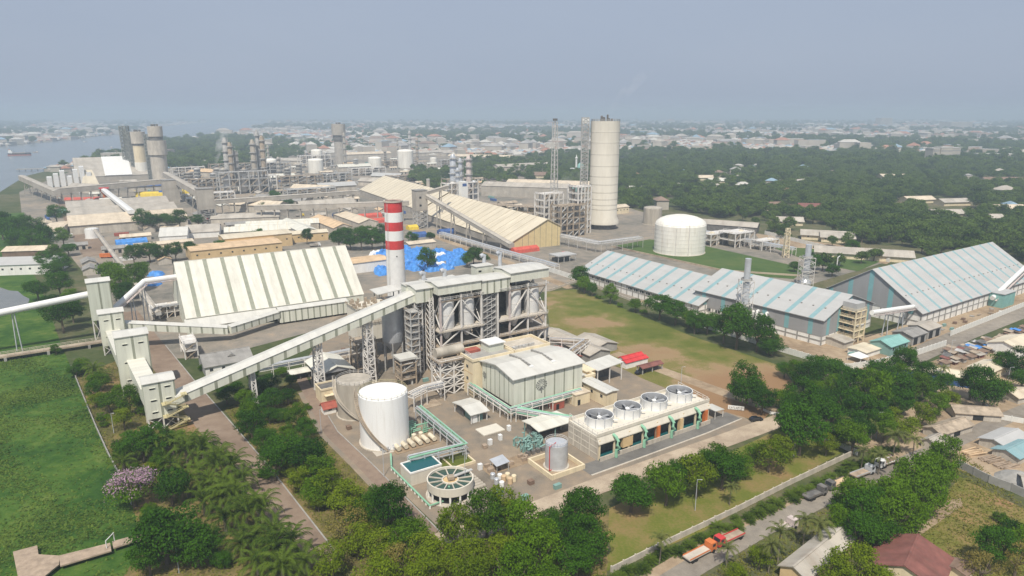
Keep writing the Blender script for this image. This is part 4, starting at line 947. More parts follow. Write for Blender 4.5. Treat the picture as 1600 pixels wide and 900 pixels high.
shed('carport', 'small white mono-pitch shelter at the edge of the grove', Frame(456, 596), 7, 5, 3.0, 3.6, 'white_sheet_roof', 'dark_steel', open_side=True, cat='shelter')
shed('fuel_pump_shed', 'white roofed open pump shed left of the turbine hall', ft.sub(-15.5, 2.2, 0), 6.4, 12, 3.6, 4.6, 'white_sheet_roof_clean', 'light_steel', open_side=True)
t = bpy.data.objects['fuel_pump_shed']
MB().box(1.2, 1.0, .1, 5.0, 10.5, 2.2).ob('pump', 'green_wall', t); MB().box(.8, .3, .1, 2.6, .9, 2.6).ob('door', 'white_paint', t)
for (px, py, L, W, nm, lb, m_) in ((655, 642, 9, 6, 'concrete_slab', 'bare pinkish concrete slab behind the pipe rack', 'concrete_road'), (756, 682, 8, 5.5, 'concrete_slab', 'raised pale concrete slab in front of the white pump shed', 'pale_concrete')):
    tag(MB().box(0, 0, 0, L, W, .35).ob(nm, m_), lb, 'slab').matrix_world = Matrix.Translation((*G(px, py), 0)) @ Matrix.Rotation(GA, 4, 'Z')
shed('chlorine_shed', 'flat white roofed open shed between hall and cooling tower', Frame(842, 692), 13, 8.5, 4.2, 4.7, 'white_sheet_roof', 'green_wall', open_side=True)
t = thing('lean_canopy', 'small grey tilted canopy over scattered drums', 'canopy', Frame(776, 742))
MB().slab((0, 0, 2.6), (4.5, 0, 2.9), (4.5, 4, 3.4), (0, 4, 3.1), .12).ob('roof', 'aluminium', t)
for x in (.3, 4.2):
    for y in (.3, 3.7): MB().bar((x, y, 0), (x, y, 2.7), .14).ob('post', 'grey_steel', t)
r_ = random.Random(21)
drum = MB().lathe([(.55, 0), (.55, .1), (.6, .12), (.6, 1.3), (.5, 1.4)], 12)
dm = [drum.mesh('drum', m_, True) for m_ in ('white_paint', 'orange_roof', 'cream_wall', 'aluminium')]
for i, (px, py) in enumerate(((781, 748), (787, 752), (793, 748), (776, 756), (784, 760), (797, 756), (803, 752), (770, 748))):
    o = bpy.data.objects.new('chemical_drum', dm[i % 4]); COL.objects.link(o); o.location = (*G(px, py), 0); o.scale = (1.2, 1.2, r_.uniform(1, 1.5))
    tag(o, ('white', 'orange', 'cream', 'silver')[i % 4] + ' chemical drum standing near the small grey canopy', 'drum', 'chemical drums by the clarifier')
t = thing('filter_bank', 'row of grey pressure filters beside the clarifier', 'filters', Frame(756, 762, ang=123))
for i in range(7): MB().tube([(i * 1.25 - .5, 0, 1.1), (i * 1.25 - .5, .2, 1.1), (i * 1.25 - .5, 3.6, 1.1), (i * 1.25 - .5, 3.8, 1.1)], .55, 10).ob('vessel', 'tank_grey', t, smooth=True)
MB().box(-1.5, -.2, 0, 8, 4, .55).ob('slab', 'concrete', t)
b = MB()
for i in range(30): x, y = r_.uniform(-5, 9), r_.uniform(4, 9); b.box(x, y, 0, x + r_.uniform(.3, 2), y + r_.uniform(.3, 1.2), r_.uniform(.3, 1.3))
t = thing('scrap_heap', 'loose heap of timber and scrap beside the clarifier yard', 'scrap', Frame(800, 745)); b.ob('scrap', 'timber', t, kind='stuff'); MB().box(-5, 4, 0, 10, 9.6, .12).ob('mat', 'dirt', t)
t = thing('pump_manifold', 'tangle of green pumps and pipes beside the small aluminium tank', 'pumps', Frame(822, 712)); b = MB()
for i in range(70): x, y = r_.uniform(0, 9), r_.uniform(0, 9); b.tube([(x, y, 0), (x, y, r_.uniform(.8, 3)), (x + r_.uniform(-2, 2), y + r_.uniform(-.6, .6), r_.uniform(.8, 3))], r_.uniform(.12, .32), 6)
b.ob('pipework', ['green_wall'], t, kind='stuff')
for i in range(5): MB().box(1.8 * i, -.8, 0, 1.8 * i + 1.1, .4, 1.3).ob('pump', 'dark_steel', t)
# red and grey sheds on the field
shed('derelict_shed', 'long derelict shed with dusty grey roof at the edge of the field', Frame(953, 560, ang=-57 + 180), 36, 11, 3.6, 5.2, 'dusty_roof', 'grey_concrete', doors=5)
shed('derelict_shed', 'shorter collapsed grey roofed shed behind the long derelict one', Frame(964, 547, ang=-57 + 180), 15, 12, 3.4, 5.0, 'dusty_roof', 'grey_concrete')
for i, (px, py, L, W, m_, lb) in enumerate(((978, 577, 12, 3.2, 'red_paint', 'red roofed white container cabin on the field edge'), (974, 571, 11, 3, 'red_paint', 'second red roofed container cabin touching the white one'), (1004, 586, 11, 3.6, 'maroon_roof', 'open shelter with a dull red roof and parked car'))):
    shed('site_cabin', lb, Frame(px, py), L, W, 2.8, 3.4, m_, 'white_wall' if i < 2 else 'grey_steel', open_side=(i == 2), over=.3, cat='cabin')
shed('red_store', 'rust red low roof at the foot of the right boiler columns', Frame(858, 556, ang=-57), 14, 6, 3.2, 4.0, 'red_roof', 'grey_concrete')

# ================================================================== LEFT SIDE: storage hall and conveyors
fw = Frame(291, 497, z=7.0, ang=31.5)
LW, WW, ZE, ZR = 86.5, 54.0, 7.0, 29.0
t = shed('storage_hall', 'huge white steep roofed storage hall with grey roof stripes', fw, LW, WW, ZE, ZR, 'white_sheet_roof', 'pale_green_cladding', cat='warehouse', over=.3, stripes=0)
ro = [c for c in t.children if c.name.startswith('roof')][0]
for i in range(10):
    x = 4.5 + i * 8.3
    for ya, yb in ((-.25, WW / 2), (WW / 2, WW + .25)):
        za, zb = (ZE - .2, ZR) if ya < 1 else (ZR, ZE - .2)
        MB().slab((x, ya, za + .05), (x + 1.9, ya, za + .05), (x + 1.9, yb, zb + .05), (x, yb, zb + .05), .08).ob('roof_strip', 'stripe_grey_green', ro)
MB().slab((-1, -5.5, 3.2), (62, -5.5, 3.2), (62, .2, 6.3), (-1, .2, 6.3), .3).ob('lower_roof', 'white_sheet_roof_clean', t)
MB().box(-.6, -5.0, 0, 61.5, -.05, 3.0).ob('lower_wall', 'pale_grey_cladding', t)
MB().box(20, -5.08, .4, 46, -4.95, 1.6).ob('opening', 'dark_opening', t)
fa = fw.sub(40, -11)
t = thing('feed_annex', 'striped pale green annex raised along the front of the storage hall', 'annex', fa)
MB().box(0, 0, 1.0, 34, 6.5, 7.2).ob('wall', 'pale_green_cladding', t)
MB().extx([(-.4, 7.0), (-.4, 7.2), (3.2, 8.2), (6.9, 7.2), (6.9, 7.0), (3.2, 8.0)][::-1], -.4, 34.4).ob('roof', 'white_sheet_roof_clean', t)
for i in range(11): MB().box(1.5 + i * 3.0, -.06, 1.05, 2.1 + i * 3.0, .02, 7.0).ob('wall_stripe', 'stripe_grey_green', t)
for i in range(6): MB().box(1 + i * 6.3, 1, 0, 1.6 + i * 6.3, 5.5, 1.05).ob('footing', 'concrete', t)
p = f1.at(9.3, 4); q = G(357, 521, 3.2); q2 = fa.at(.5, 2.4)
gallery('striped pale gallery descending from the small transfer tower past the hall front', (*p, 9.5), (*q, 3.4), 4.6, 3.2, step=4.2, sw=.8)
gallery('short striped gallery joining the descending gallery to the raised annex', (*q, 3.4), (*q2, 3.6), 4.4, 3.2, step=4.2, sw=.7)
def tube_conveyor(label, A, B, r, supports, m='white_paint'):
    t = thing('tube_conveyor', label, 'conveyor', loc=(A[0], A[1], 0)); D = Vector(B) - Vector(A)
    a = Vector((0, 0, A[2])); MB().tube([a, a + D], r, 14).ob('tube', m, t, smooth=True)
    s_ = Vector((D.y, -D.x, 0)).normalized() * (r + .5)
    b = MB().bar(a + s_ - Vector((0, 0, r)), a + s_ + D - Vector((0, 0, r)), .9, .2); rail(b, [tuple(a + s_ * 1.4 - Vector((0, 0, r))), tuple(a + s_ * 1.4 + D - Vector((0, 0, r)))], 1.1, .1); b.ob('walkway', 'pinkish_steel', t)
    for k in supports:
        c = a + D * k
        for o_ in (-1.2, 1.2): MB().bar((c.x + o_, c.y, 0), (c.x + o_ * .4, c.y, c.z - r * .6), .34).ob('support', 'fan_grey', t)
    return t
p0 = f0.at(.3, 4); A = (*p0, 21.5); e = Vector((math.cos(GA), math.sin(GA), 0))
tube_conveyor('long grey tube conveyor sloping down over the swamp', A, (p0[0] - e.x * 105, p0[1] - e.y * 105, 10.5), 1.5, (.27, .50, .74, .98), 'fan_white')
q = fw.at(0.3, 24); p = f0.at(9, 5)
tube_conveyor('tube conveyor rising from the blank tower into the storage hall gable', (*p, 13.0), (*fw.at(-14, 25), 21.5), 1.3, (.55, .92), 'fan_white')
tube_conveyor('short level tube spout entering the storage hall gable', (*fw.at(-14, 25), 21.5), (*fw.at(.5, 25.5), 21.8), 1.3, (), 'fan_white')
# jetty bridge over the swamp
t = thing('swamp_bridge', 'narrow pinkish concrete bridge with railings crossing the green swamp', 'bridge', f0.sub(2, -6)); 
MB().box(-115, -2.2, 1.6, 2, 2.2, 2.1).ob('deck', 'concrete_road', t)
b = MB()
for y in (-2.1, 2.1): rail(b, [(-115, y, 2.1), (2, y, 2.1)], 1.1, .13, 2.5)
b.ob('railing', 'concrete', t)
for i in range(8): MB().box(-110 + i * 15, -2.6, 0, -109 + i * 15, 2.6, 1.65).ob('pier', 'grey_concrete', t)
# thin open belt conveyor running back towards the sheds
A = G(262, 500); pA, pB = (*G(246, 498), 5.0), (*G(126, 352), 6.0)
t = gallery('long thin grey belt conveyor on trestles running back to the sheds', (*G(250, 505), 4.0), (*G(150, 372), 6.0), 2.4, 1.6, 8, 'grey_steel', 'dusty_roof', None, name='belt_conveyor')
for i in range(12): x = 9 + i * 14.5; [MB().bar((x, y, 0), (x, y, 4.0), .35).ob('support', 'light_steel', t) for y in (-1.1, 1.1)]
steel_frame('low pale steel transfer frame left of the storage hall', Frame(238, 500), 14, 8, 6, 4, 2, 'light_steel', 18, 31, vessels=0)
steel_frame('pale steel stair trestle above the grey roofed workshop', Frame(290, 562), 5, 12, 7, 1, 2, 'light_steel', 8, 32, vessels=0)
t = shed('workshop', 'grey roofed workshop house beneath the long gallery', Frame(322, 590), 18, 15, 4.4, 7.2, 'grey_roof', 'white_wall', gable='grey_wall_sheet', cat='building', windows=4)
MB().add([(9, 3.2, 5.9), (12.2, 3.2, 5.9), (10.6, 3.2, 7.0), (10.6, 6.6, 7.1)], [(0, 1, 2), (1, 3, 2), (0, 2, 3)]).ob('dormer', 'grey_roof', t)

# ================================================================== THE OLDER WORKS BEHIND
# --- cream store: long lopsided roof
fs = Frame(563, 297, z=6, ang=-62.3)
LS = fs.loc(798, 379, 6)[0]; PR = [(0, 0), (44, 0), (44, 15.5), (32, 21.6), (0, 6)]
for k, (x0, x1, dz, lb) in enumerate(((0, LS * .52, 1.2, 'far half of the cream ribbed fertiliser store beyond the chimney'), (LS * .525, LS, 0, 'near half of the cream ribbed fertiliser store with yellow gable end'))):
    t = thing('fertiliser_store', lb, 'warehouse', fs.sub(x0, 0)); L = x1 - x0
    MB().extx([(y, z + (dz if z > 0 else 0)) for y, z in PR], 0.3, L - .3).ob('wall', 'cream_gable', t)
    ro = MB().slab((-.6, -1, 5.6 + dz), (L + .6, -1, 5.6 + dz), (L + .6, 32, 21.8 + dz), (-.6, 32, 21.8 + dz), .35).ob('roof', 'cream_roof', t)
    MB().slab((-.6, 32, 21.8 + dz), (L + .6, 32, 21.8 + dz), (L + .6, 44.8, 15.4 + dz), (-.6, 44.8, 15.4 + dz), .35).ob('roof', 'cream_roof', t)
    for i in range(int(L / 11)): x = 4 + i * 11; MB().slab((x, -1, 5.66 + dz), (x + .7, -1, 5.66 + dz), (x + .7, 32, 21.86 + dz), (x, 32, 21.86 + dz), .1).ob('roof_seam', 'brown_seam', ro)
    for i in range(7): y = 10 + i * 5.2; zt = 5.5 + 16.2 * y / 32 if y < 32 else 21.5 - (y - 32) * .5; MB().box(L - .32, y, 0.1, L - .2, y + .4, zt + dz - .5).ob('wall_seam', 'brown_seam', t)
    MB().box(0, -.6, 0, L, .3, 4.6 + dz).ob('low_wall', 'dusty_roof', t)
def hgal(label, p, q, za, zb, w=4, h=3.4, m='dusty_roof', sup=6, group=None):
    t = gallery(label, (*p, za), (*q, zb), w, h, 6, m, m, None, group=group, name='grey_conveyor'); L = math.hypot(q[0] - p[0], q[1] - p[1])
    for i in range(sup):
        x = L * (i + .5) / sup; z = za + (zb - za) * (i + .5) / sup
        MB().bar((x, -w / 2, 0), (x, -w / 4, z), .7).bar((x, w / 2, 0), (x, w / 4, z), .7).bar((x, -w / 2, z * .3), (x, w / 3, z * .8), .4).ob('support', 'dusty_roof', t)
    return t
hgal('grey conveyor gallery slanting down in front of the cream store', G(655, 352), G(800, 395), 30, 3.5, 4.2, 3.2)
t = thing('transfer_house', 'grey box transfer house on stilts in front of the cream store', 'tower', Frame(652, 358))
MB().box(0, 0, 16, 11, 9, 34).ob('cladding', 'dusty_roof', t); MB().box(-.4, -.4, 34, 11.4, 9.4, 34.5).ob('roof', 'grey_roof', t); lattice(t, .5, .5, 10.5, 8.5, 0, 16, 4, .7, .45, 'grey_steel')
for z in (20, 27): MB().box(3, -.08, z, 5, .03, z + 1.8).ob('window', 'dark_opening', t)
hgal('grey conveyor crossing over the cream store roof to the transfer house', G(700, 345), G(655, 354), 31, 27, 3.5, 3, sup=2)
hgal('upper long grey conveyor gallery west of the cream store', G(320, 337), G(560, 318), 11, 11, 5, 4, sup=14)
hgal('lower long grey conveyor gallery west of the cream store', G(400, 348), G(640, 345), 12, 15, 4.5, 4, sup=12)
hgal('grey conveyor gallery dropping from the broad prilling tower', G(262, 300), G(320, 345), 20, 22, 7, 6, sup=3)
hgal('long grey conveyor gallery behind the red tarpaulins', G(90, 318), G(262, 304), 11, 14, 7, 6, sup=12)
hgal('grey conveyor gallery climbing from the river jetty', G(38, 302), G(92, 320), 17, 10, 7, 6, sup=4)
t = thing('transfer_house', 'grey concrete transfer house on legs where the grey galleries meet', 'tower', Frame(314, 352))
MB().box(0, 0, 14, 14, 12, 33).ob('cladding', 'dusty_roof', t); MB().box(-.4, -.4, 33, 14.4, 12.4, 33.6).ob('roof', 'grey_roof', t); lattice(t, .5, .5, 13.5, 11.5, 0, 14, 3, 1.2, .5, 'grey_concrete')
t = thing('transfer_house', 'grey transfer house below the broad prilling tower', 'tower', Frame(258, 318))
MB().box(0, 0, 0, 16, 14, 26).ob('cladding', 'dusty_roof', t); MB().box(-.4, -.4, 26, 16.4, 14.4, 26.6).ob('roof', 'grey_roof', t)
# --- large prilling tower with its stair mast
sx, sy = G(941, 356)
t = thing('prilling_tower', 'huge pale concrete prilling tower dominating the skyline', 'tower', loc=(sx, sy, 0))
RS, HS = 12.6, 94
MB().lathe([(RS - .6, 0), (RS - .6, 6)], 48).ob('base', 'dark_steel', t)
MB().lathe([(RS + 2.0, 4.5), (RS + 1.8, 7.5), (RS, 11), (RS, HS), (RS - .5, HS), (RS - .5, HS - 1)], 64, cap=False).ob('shaft', 'pale_concrete', t, smooth=True)
for i, z in enumerate((18, 22, 27, 33, 40, 47, 56, 66, 76, 85)): MB().lathe([(RS + .01, z - .7), (RS + .09, z - .3), (RS + .09, z + .3), (RS + .01, z + .7)], 64, cap=False).ob('ring', 'pale_concrete', t)
MB().lathe([(RS - .3, HS - .3), (RS - .3, HS + .1)], 48).ob('roof', 'grey_concrete', t)
b = MB(); rail(b, [((RS - .2) * math.cos(a * .262), (RS - .2) * math.sin(a * .262), HS) for a in range(25)], 1.6, .2, 3); b.ob('roof_rail', 'grey_steel', t)
for i, (x, y, w, h) in enumerate(((-2, 0, 3, 3), (3, 2, 2.4, 2), (1, -4, 1.6, 5), (-4, -3, 2, 4), (5, -3, 2, 1.6))): MB().lathe([(w * .5, HS), (w * .5, HS + h), (w * .25, HS + h + .6)], 10, x, y).ob('vent', 'dark_steel', t)
t = thing('stair_mast', 'slim steel stair tower with white cab strapped to the prilling tower', 'tower', loc=(sx - RS - 5.2, sy - 1, 0))
lattice(t, -3, -2.5, 3, 2.5, 0, 97, 30, .6, .38, 'grey_steel')
MB().box(-2.8, -2.4, 92, 2.8, 2.4, 97).ob('cab', 'white_paint', t); b = MB()
for i in range(18): b.box(-2.4, -2, 5 * i + 2, 2.4, 2, 5 * i + 2.25)
b.ob('landings', 'rusty_steel', t, kind='stuff')
x, y = G(865, 350)
t = thing('flare_mast', 'tall thin lattice flare mast left of the prilling tower', 'mast', loc=(x, y, 0)); lattice(t, -3.8, -3.8, 3.8, 3.8, 0, 93, 22, .45, .28, 'grey_steel', .45)
MB().tube([(0, 0, 0), (0, 0, 95)], .6, 10).ob('flare_pipe', 'light_steel', t); MB().lathe([(2, 94), (2.2, 96)], 12).ob('tip', 'dark_steel', t)
for i, (px, py, L, W, H, nz, m_, sd) in enumerate(((850, 366, 20, 14, 34, 6, 'light_steel', 41), (876, 372, 26, 14, 26, 5, 'rusty_steel', 42), (902, 366, 14, 14, 40, 7, 'light_steel', 43))):
    steel_frame(('steel process frame packed with vessels under the flare mast', 'broad rusty process frame with dark bays before the stair mast', 'narrow process frame beside the foot of the stair mast')[i], Frame(px, py), L, W, H, 4, nz, m_, 40, sd, vessels=3, bar_=.8)
def column_(label, px, py, H, r, m='aluminium', group=None, plats=6):
    x, y = G(px, py); t = thing('process_column', label, 'column', loc=(x, y, 0), group=group)
    MB().lathe([(r * 1.15, 0), (r, H * .1), (r, H * .93), (r * .5, H)], 16).ob('shell', m, t, smooth=True)
    for i in range(plats): z = H * (i + 1) / (plats + .6); MB().lathe([(r, z), (r + 1.6, z), (r + 1.6, z + 1.2), (r + 1.45, z + 1.2), (r + 1.45, z + .25), (r, z + .25)], 14, cap=False).ob('platform', 'grey_steel', t)
    MB().bar((r + .8, -.5, 0), (r + .8, -.5, H), .5).ob('ladder', 'grey_steel', t)
    return t
for i, (px, py, ty, r) in enumerate(((709, 318, 241, 3.8), (720, 318, 247, 2.6), (733, 318, 243, 3.0), (716, 322, 262, 2.4), (741, 320, 282, 3.2), (700, 318, 288, 4))):
    column_(('tallest silver column of the cluster behind the cream store', 'slim column just right of the tallest silver one', 'rusty column with stacked platforms in the silver cluster', 'short column in front of the silver cluster', 'squat column at the right foot of the silver cluster', 'squat column at the left foot of the silver cluster')[i], px, py, HZ(px, py, ty), r, 'aluminium' if i != 2 else 'pinkish_steel')
steel_frame('steel frame tying the silver column cluster together', Frame(698, 325), 40, 12, 26, 6, 4, 'light_steel', 40, 44, vessels=2, bar_=.8)
t = thing('stack', 'plain grey stack behind the cream store roof', 'stack', loc=(*G(670, 322), 0)); MB().lathe([(2.3, 0), (2, 30)], 14).ob('shaft', 'dusty_roof', t); MB().lathe([(2.2, 29), (2.2, 30.3)], 14).ob('rim', 'grey_steel', t)
t = thing('silo', 'white boxy tank with blue letters above the cream store', 'tank', Frame(722, 332)); MB().box(0, 0, 0, 7, 7, 32).ob('shell', 'white_paint', t); MB().box(1, -.1, 27, 6, -.02, 30).ob('marking', 'navy_tarp', t)
shed('long_hall', 'long grey roofed process hall behind the columns', Frame(752, 306, ang=-57 + 40), 110, 26, 13, 17, 'dusty_roof', 'dusty_roof', cat='hall')
shed('long_hall', 'blue and beige roofed hall beyond the process hall', Frame(790, 296, ang=-17), 130, 30, 9, 13, 'beige_roof', 'green_wall', cat='hall')
steel_frame('low sprawl of pipes and yellow vessels right of the silver columns', Frame(748, 336, ang=-24), 130, 14, 11, 12, 2, 'rusty_steel', 90, 45, vessels=8, vm='yellow_rail', bar_=.7)
shed('yellow_house', 'small yellow walled house beside the prilling tower', Frame(962, 335), 18, 12, 7, 9, 'beige_roof', 'cream_wall', cat='building', windows=4)
tank('storage_tank', 'grey cone roofed tank between prilling tower and white dome tank', G(1019, 350), 8.5, 15, .1, 'tank_grey', n=32)
# --- big domed tank
t = tank('dome_tank', 'very large white storage tank with domed roof on a lawn', G(1061, 393), 18.6, 20.8, .19, 'tank_aged_white', bands=6, n=64)
b = MB().tube([(2, -18.9, 0), (2, -18.9, 22), (1.5, -12, 26.5)], .3, 8).tube([(-7, -17.6, 0), (-7, -17.6, 20)], .3, 8); b.ob('pipe', 'light_steel', t)
bd = thing('tank_bund', 'low earth-coloured bund wall around the dome tank lawn', 'wall', loc=(0, 0, 0)); 
bw = [Vector((*G(*q), 0)) for q in ((955, 386), (1130, 424), (1250, 432))]
for i in range(2): MB().bar(bw[i] + Vector((0, 0, .6)), bw[i + 1] + Vector((0, 0, .6)), .5, 1.2).ob('wall', 'concrete_road', bd)
shed('long_shed', 'long grey roof beyond the dome tank', Frame(1186, 362, ang=-28 + 180), 75, 15, 6, 9, 'dusty_roof', 'dark_steel')
pipe_rack('long steel pipe rack in front of the prilling tower', gp((830, 372), (935, 395), (1000, 386)), 6, 8, 'grey_steel', 'light_steel', 8, 10, seed=9)
pipe_rack('low pipe rack crossing behind the dome tank', gp((1100, 372), (1175, 388), (1240, 400)), 5, 6, 'light_steel', 'aluminium', 6, 9, seed=10)
pipe_rack('pipe rack along the works road behind the boilers', gp((690, 372), (790, 402), (870, 425)), 4, 5, 'light_steel', 'aluminium', 6, 9, seed=12)
for i, (px, py, L, W, H) in enumerate(((1110, 385, 28, 12, 9), (1148, 388, 22, 16, 11), (1190, 392, 20, 10, 7))):
    steel_frame(('bare steel pump frame right behind the dome tank', 'steel frame around a cream drum beyond the dome tank', 'small steel frame at the edge of the sand lot')[i], Frame(px, py), L, W, H, 4, 2, 'light_steel', 22, 50 + i, vessels=2, vm='cream_roof', bar_=.5)
t = thing('lattice_pylon', 'slim cream lattice pylon on the sand lot', 'pylon', loc=(*G(1227, 402), 0)); lattice(t, -1.8, -1.8, 1.8, 1.8, 0, 21, 9, .45, .28, 'cream_wall', .4)
MB().box(-2.5, -.2, 17, 2.5, .2, 17.4).box(-2, -.2, 19.4, 2, .2, 19.8).ob('crossarm', 'cream_wall', t)
t = thing('goal_frame', 'white goal-like pipe frame on the playing field', 'frame', Frame(1307, 421)); MB().bar((0, 0, 0), (0, 0, 8), .5).bar((0, 0, 8), (13, 6, 7), .5).bar((13, 6, 0), (13, 6, 7), .5).ob('frame', 'white_paint', t)
t = thing('shelter', 'flat grey roofed vehicle shelter by the works road', 'shelter', Frame(872, 412)); MB().box(0, 0, 4.5, 16, 11, 5.2).ob('roof', 'bluegrey_roof', t)
for x in (.5, 5.5, 10.5, 15.5):
    for y in (.5, 10.5): MB().bar((x, y, 0), (x, y, 4.6), .35).ob('post', 'grey_steel', t)
MB().box(2, 6, 0, 14, 10, 2.4).ob('vehicle_stock', 'dark_steel', t)

# --- far tanks, prilling towers and columns on the left
for px, py, ty, r, lb in ((422, 269, 248, 13, 'white domed tank at the left end of the far tank row'), (494, 270, 248, 13, 'white domed tank right of the steaming plant'), (496, 259, 233, 11, 'white tank peering over the one before it'), (586, 263, 245, 12.5, 'white domed tank before the dark wood'), (634, 262, 234, 15, 'tallest white tank of the far row'), (677, 255, 245, 7, 'small white tank behind the wood'), (377, 297, 288, 6, 'small white drum tank amid rusty columns')):
    x, y = G(px, py); tank('far_tank', lb, (x, y), r, HZ(px, py, ty + 2), .12, 'tank_aged_white', n=28, rails=False)
mat('mast_grey', (0.24, 0.25, 0.23), .7, .3, .3)
def prill(label, px, py, prof, m, extra=0):
    x, y = G(px, py); t = thing('prilling_tower', label, 'tower', loc=(x, y, 0))
    for i, (r0, r1, z0, z1, mm) in enumerate(prof): MB().lathe([(r0, z0), (r1, z1)], 20).ob(('shaft', 'drum', 'head', 'crown_room')[min(i, 3)], mm, t, smooth=True)
    zt = prof[-1][3]
    for k in range(5): a = k * 1.26; MB().box(math.cos(a) * 4 - 1, math.sin(a) * 4 - 1, zt, math.cos(a) * 4 + 1, math.sin(a) * 4 + 1, zt + 3).ob('roof_vent', 'dark_steel', t)
    return t
prill('slender cream prilling tower with a grey head near the river', 224, 279, [(9.5, 9.5, 0, 26, 'tank_aged_white'), (9, 9, 26, 52, 'cream_wall'), (9.6, 9.6, 52, 55, 'dark_steel'), (10.5, 10.5, 55, 73, 'concrete')], 0)
prill('broad concrete prilling tower with wide drum and narrow head', 252, 283, [(11.5, 11.5, 0, 40, 'concrete'), (13.5, 13.5, 40, 61, 'concrete'), (9.5, 9.5, 61, 67, 'dark_steel'), (10.5, 10.5, 67, 82, 'concrete')], 0)
prill('lone dark prilling tower rising above the far wood', 532, 256, [(11, 10, 0, 48, 'dusty_roof'), (12, 12, 48, 58, 'dark_steel'), (14, 14, 58, 80, 'dusty_roof')], 0)
for i, (px, py, ty, w) in enumerate(((204, 278, 197, 5), (213, 279, 206, 3.2), (238, 281, 210, 3.2))):
    t = thing('lattice_stair', ('dark lattice tower left of the river prilling towers', 'thin dark lattice tower touching the slender prilling tower', 'thin dark lattice tower between the two prilling towers')[i], 'tower', loc=(*G(px, py), 0)); h = HZ(px, py, ty)
    lattice(t, -w, -w, w, w, 0, h, 14, 1.1, .7, 'mast_grey'); MB().box(-w * .45, -w * .45, 0, w * .45, w * .45, h * .92).ob('lift_shaft', 'mast_grey', t)
cl = [(358, 292, 215, 3.6), (365, 293, 222, 3), (372, 292, 235, 3.2), (400, 290, 218, 3.6), (408, 289, 203, 2.6), (415, 290, 212, 3.4), (341, 285, 262, 5), (352, 297, 262, 4), (335, 290, 270, 4.5), (384, 295, 262, 3), (437, 280, 245, 2.6), (540, 262, 207, 2.4), (641, 250, 204, 3), (652, 250, 216, 3), (622, 252, 215, 1.6), (421, 268, 226, 1.6), (310, 290, 262, 4), (297, 292, 268, 5), (450, 285, 262, 4), (468, 282, 255, 4), (556, 266, 248, 4), (602, 256, 235, 2.5)]
for i, (px, py, ty, r) in enumerate(cl):
    m_ = ('grey_steel', 'rusty_steel', 'dusty_roof', 'tank_grey')[i % 4]; h_ = HZ(px, py, ty); column_(('tall ' if h_ > 60 else 'short ' if h_ < 30 else 'middling ') + ('grey', 'rusty', 'dusty beige', 'brownish')[i % 4] + (' stout' if r > 3.5 else ' slim') + ' process column in the hazy far plant', px, py, h_, r, m_, 'far process columns', 5)
fl = [(300, 300, 46, 16), (345, 305, 60, 28), (385, 300, 40, 20), (440, 292, 60, 14), (500, 285, 50, 12), (550, 275, 60, 12), (330, 272, 70, 16), (400, 272, 60, 18), (270, 276, 50, 14), (600, 262, 70, 12), (690, 262, 60, 14), (470, 262, 60, 22), (700, 300, 40, 16), (450, 310, 60, 10), (310, 320, 40, 12), (610, 285, 60, 9)]
for i, (px, py, L, H) in enumerate(fl):
    steel_frame(('tall ' if H > 19 else 'low ') + ('rusty', 'grey', 'pale')[i % 3] + (' long' if L > 55 else ' compact') + ' open process frame in the hazy far plant', Frame(px, py), L, 18, H, 5, 3, ('rusty_steel', 'grey_steel', 'light_steel')[i % 3], 40, 60 + i, vessels=3, bar_=1.0, group='far process frames')
hs = [(300, 262, 90, 30, 10, 'dusty_roof'), (340, 258, 110, 26, 9, 'grey_roof'), (430, 258, 120, 26, 10, 'dusty_roof'), (540, 250, 110, 26, 12, 'beige_roof'), (700, 250, 150, 24, 9, 'beige_roof'), (640, 245, 120, 24, 9, 'dusty_roof'), (295, 275, 70, 24, 8, 'orange_roof'), (355, 270, 60, 20, 8, 'grey_roof'), (560, 290, 60, 18, 7, 'dusty_roof'), (500, 300, 50, 16, 7, 'bluegrey_roof'), (455, 300, 60, 16, 6, 'beige_roof'), (200, 300, 60, 20, 7, 'navy_tarp'), (105, 300, 60, 20, 7, 'dusty_roof'), (470, 330, 60, 14, 6, 'dusty_roof'), (360, 330, 60, 20, 8, 'beige_roof'), (780, 268, 120, 24, 8, 'dusty_roof'), (395, 318, 70, 18, 6, 'grey_roof'), (530, 268, 60, 18, 8, 'white_sheet_roof'), (580, 280, 50, 14, 6, 'bluegrey_roof'), (410, 285, 50, 18, 7, 'white_sheet_roof')]
RN = {'dusty_roof': 'dusty grey', 'grey_roof': 'dark grey', 'beige_roof': 'beige', 'orange_roof': 'orange-brown', 'bluegrey_roof': 'pale blue', 'navy_tarp': 'navy blue', 'white_sheet_roof': 'white'}
for i, (px, py, L, W, H, m_) in enumerate(hs):
    shed('works_shed', RN[m_] + ' roofed long shed in the hazy far plant', Frame(px, py, ang=33 if i % 2 else -20), L, W, H, H + 4, m_, 'concrete', group='far works sheds', over=1)

# --- the sheds between
shed('river_store', 'great pale ridge roofed store beside the river', Frame(120, 285, ang=33), 110, 95, 8, 34, 'dusty_roof', 'dusty_roof', cat='warehouse')
MB().slab((38, -1, 8.6), (75, -1, 8.6), (75, 47.5, 34.6), (38, 47.5, 34.6), .3).ob('roof_patch', 'fan_white', bpy.data.objects['river_store'])
t = thing('filter_house', 'white jagged filter house with tall fins near the jetty', 'building', Frame(75, 293))
for i in range(7): MB().box(i * 8, 0, 0, i * 8 + 6, 20, 14 + (i % 3) * 4 + (i > 3) * 5).ob('bay', 'fan_white', t)
MB().slab((40, -8, 2), (62, -8, 2), (56, 6, 22), (46, 6, 22), .5).ob('sloping_roof', 'cream_roof', t)
hgal('short white conveyor rising beside the filter house', G(128, 290), G(156, 278), 2, 16, 4, 3, 'fan_white', 2)
fz = Frame(108, 353, z=8, ang=33)
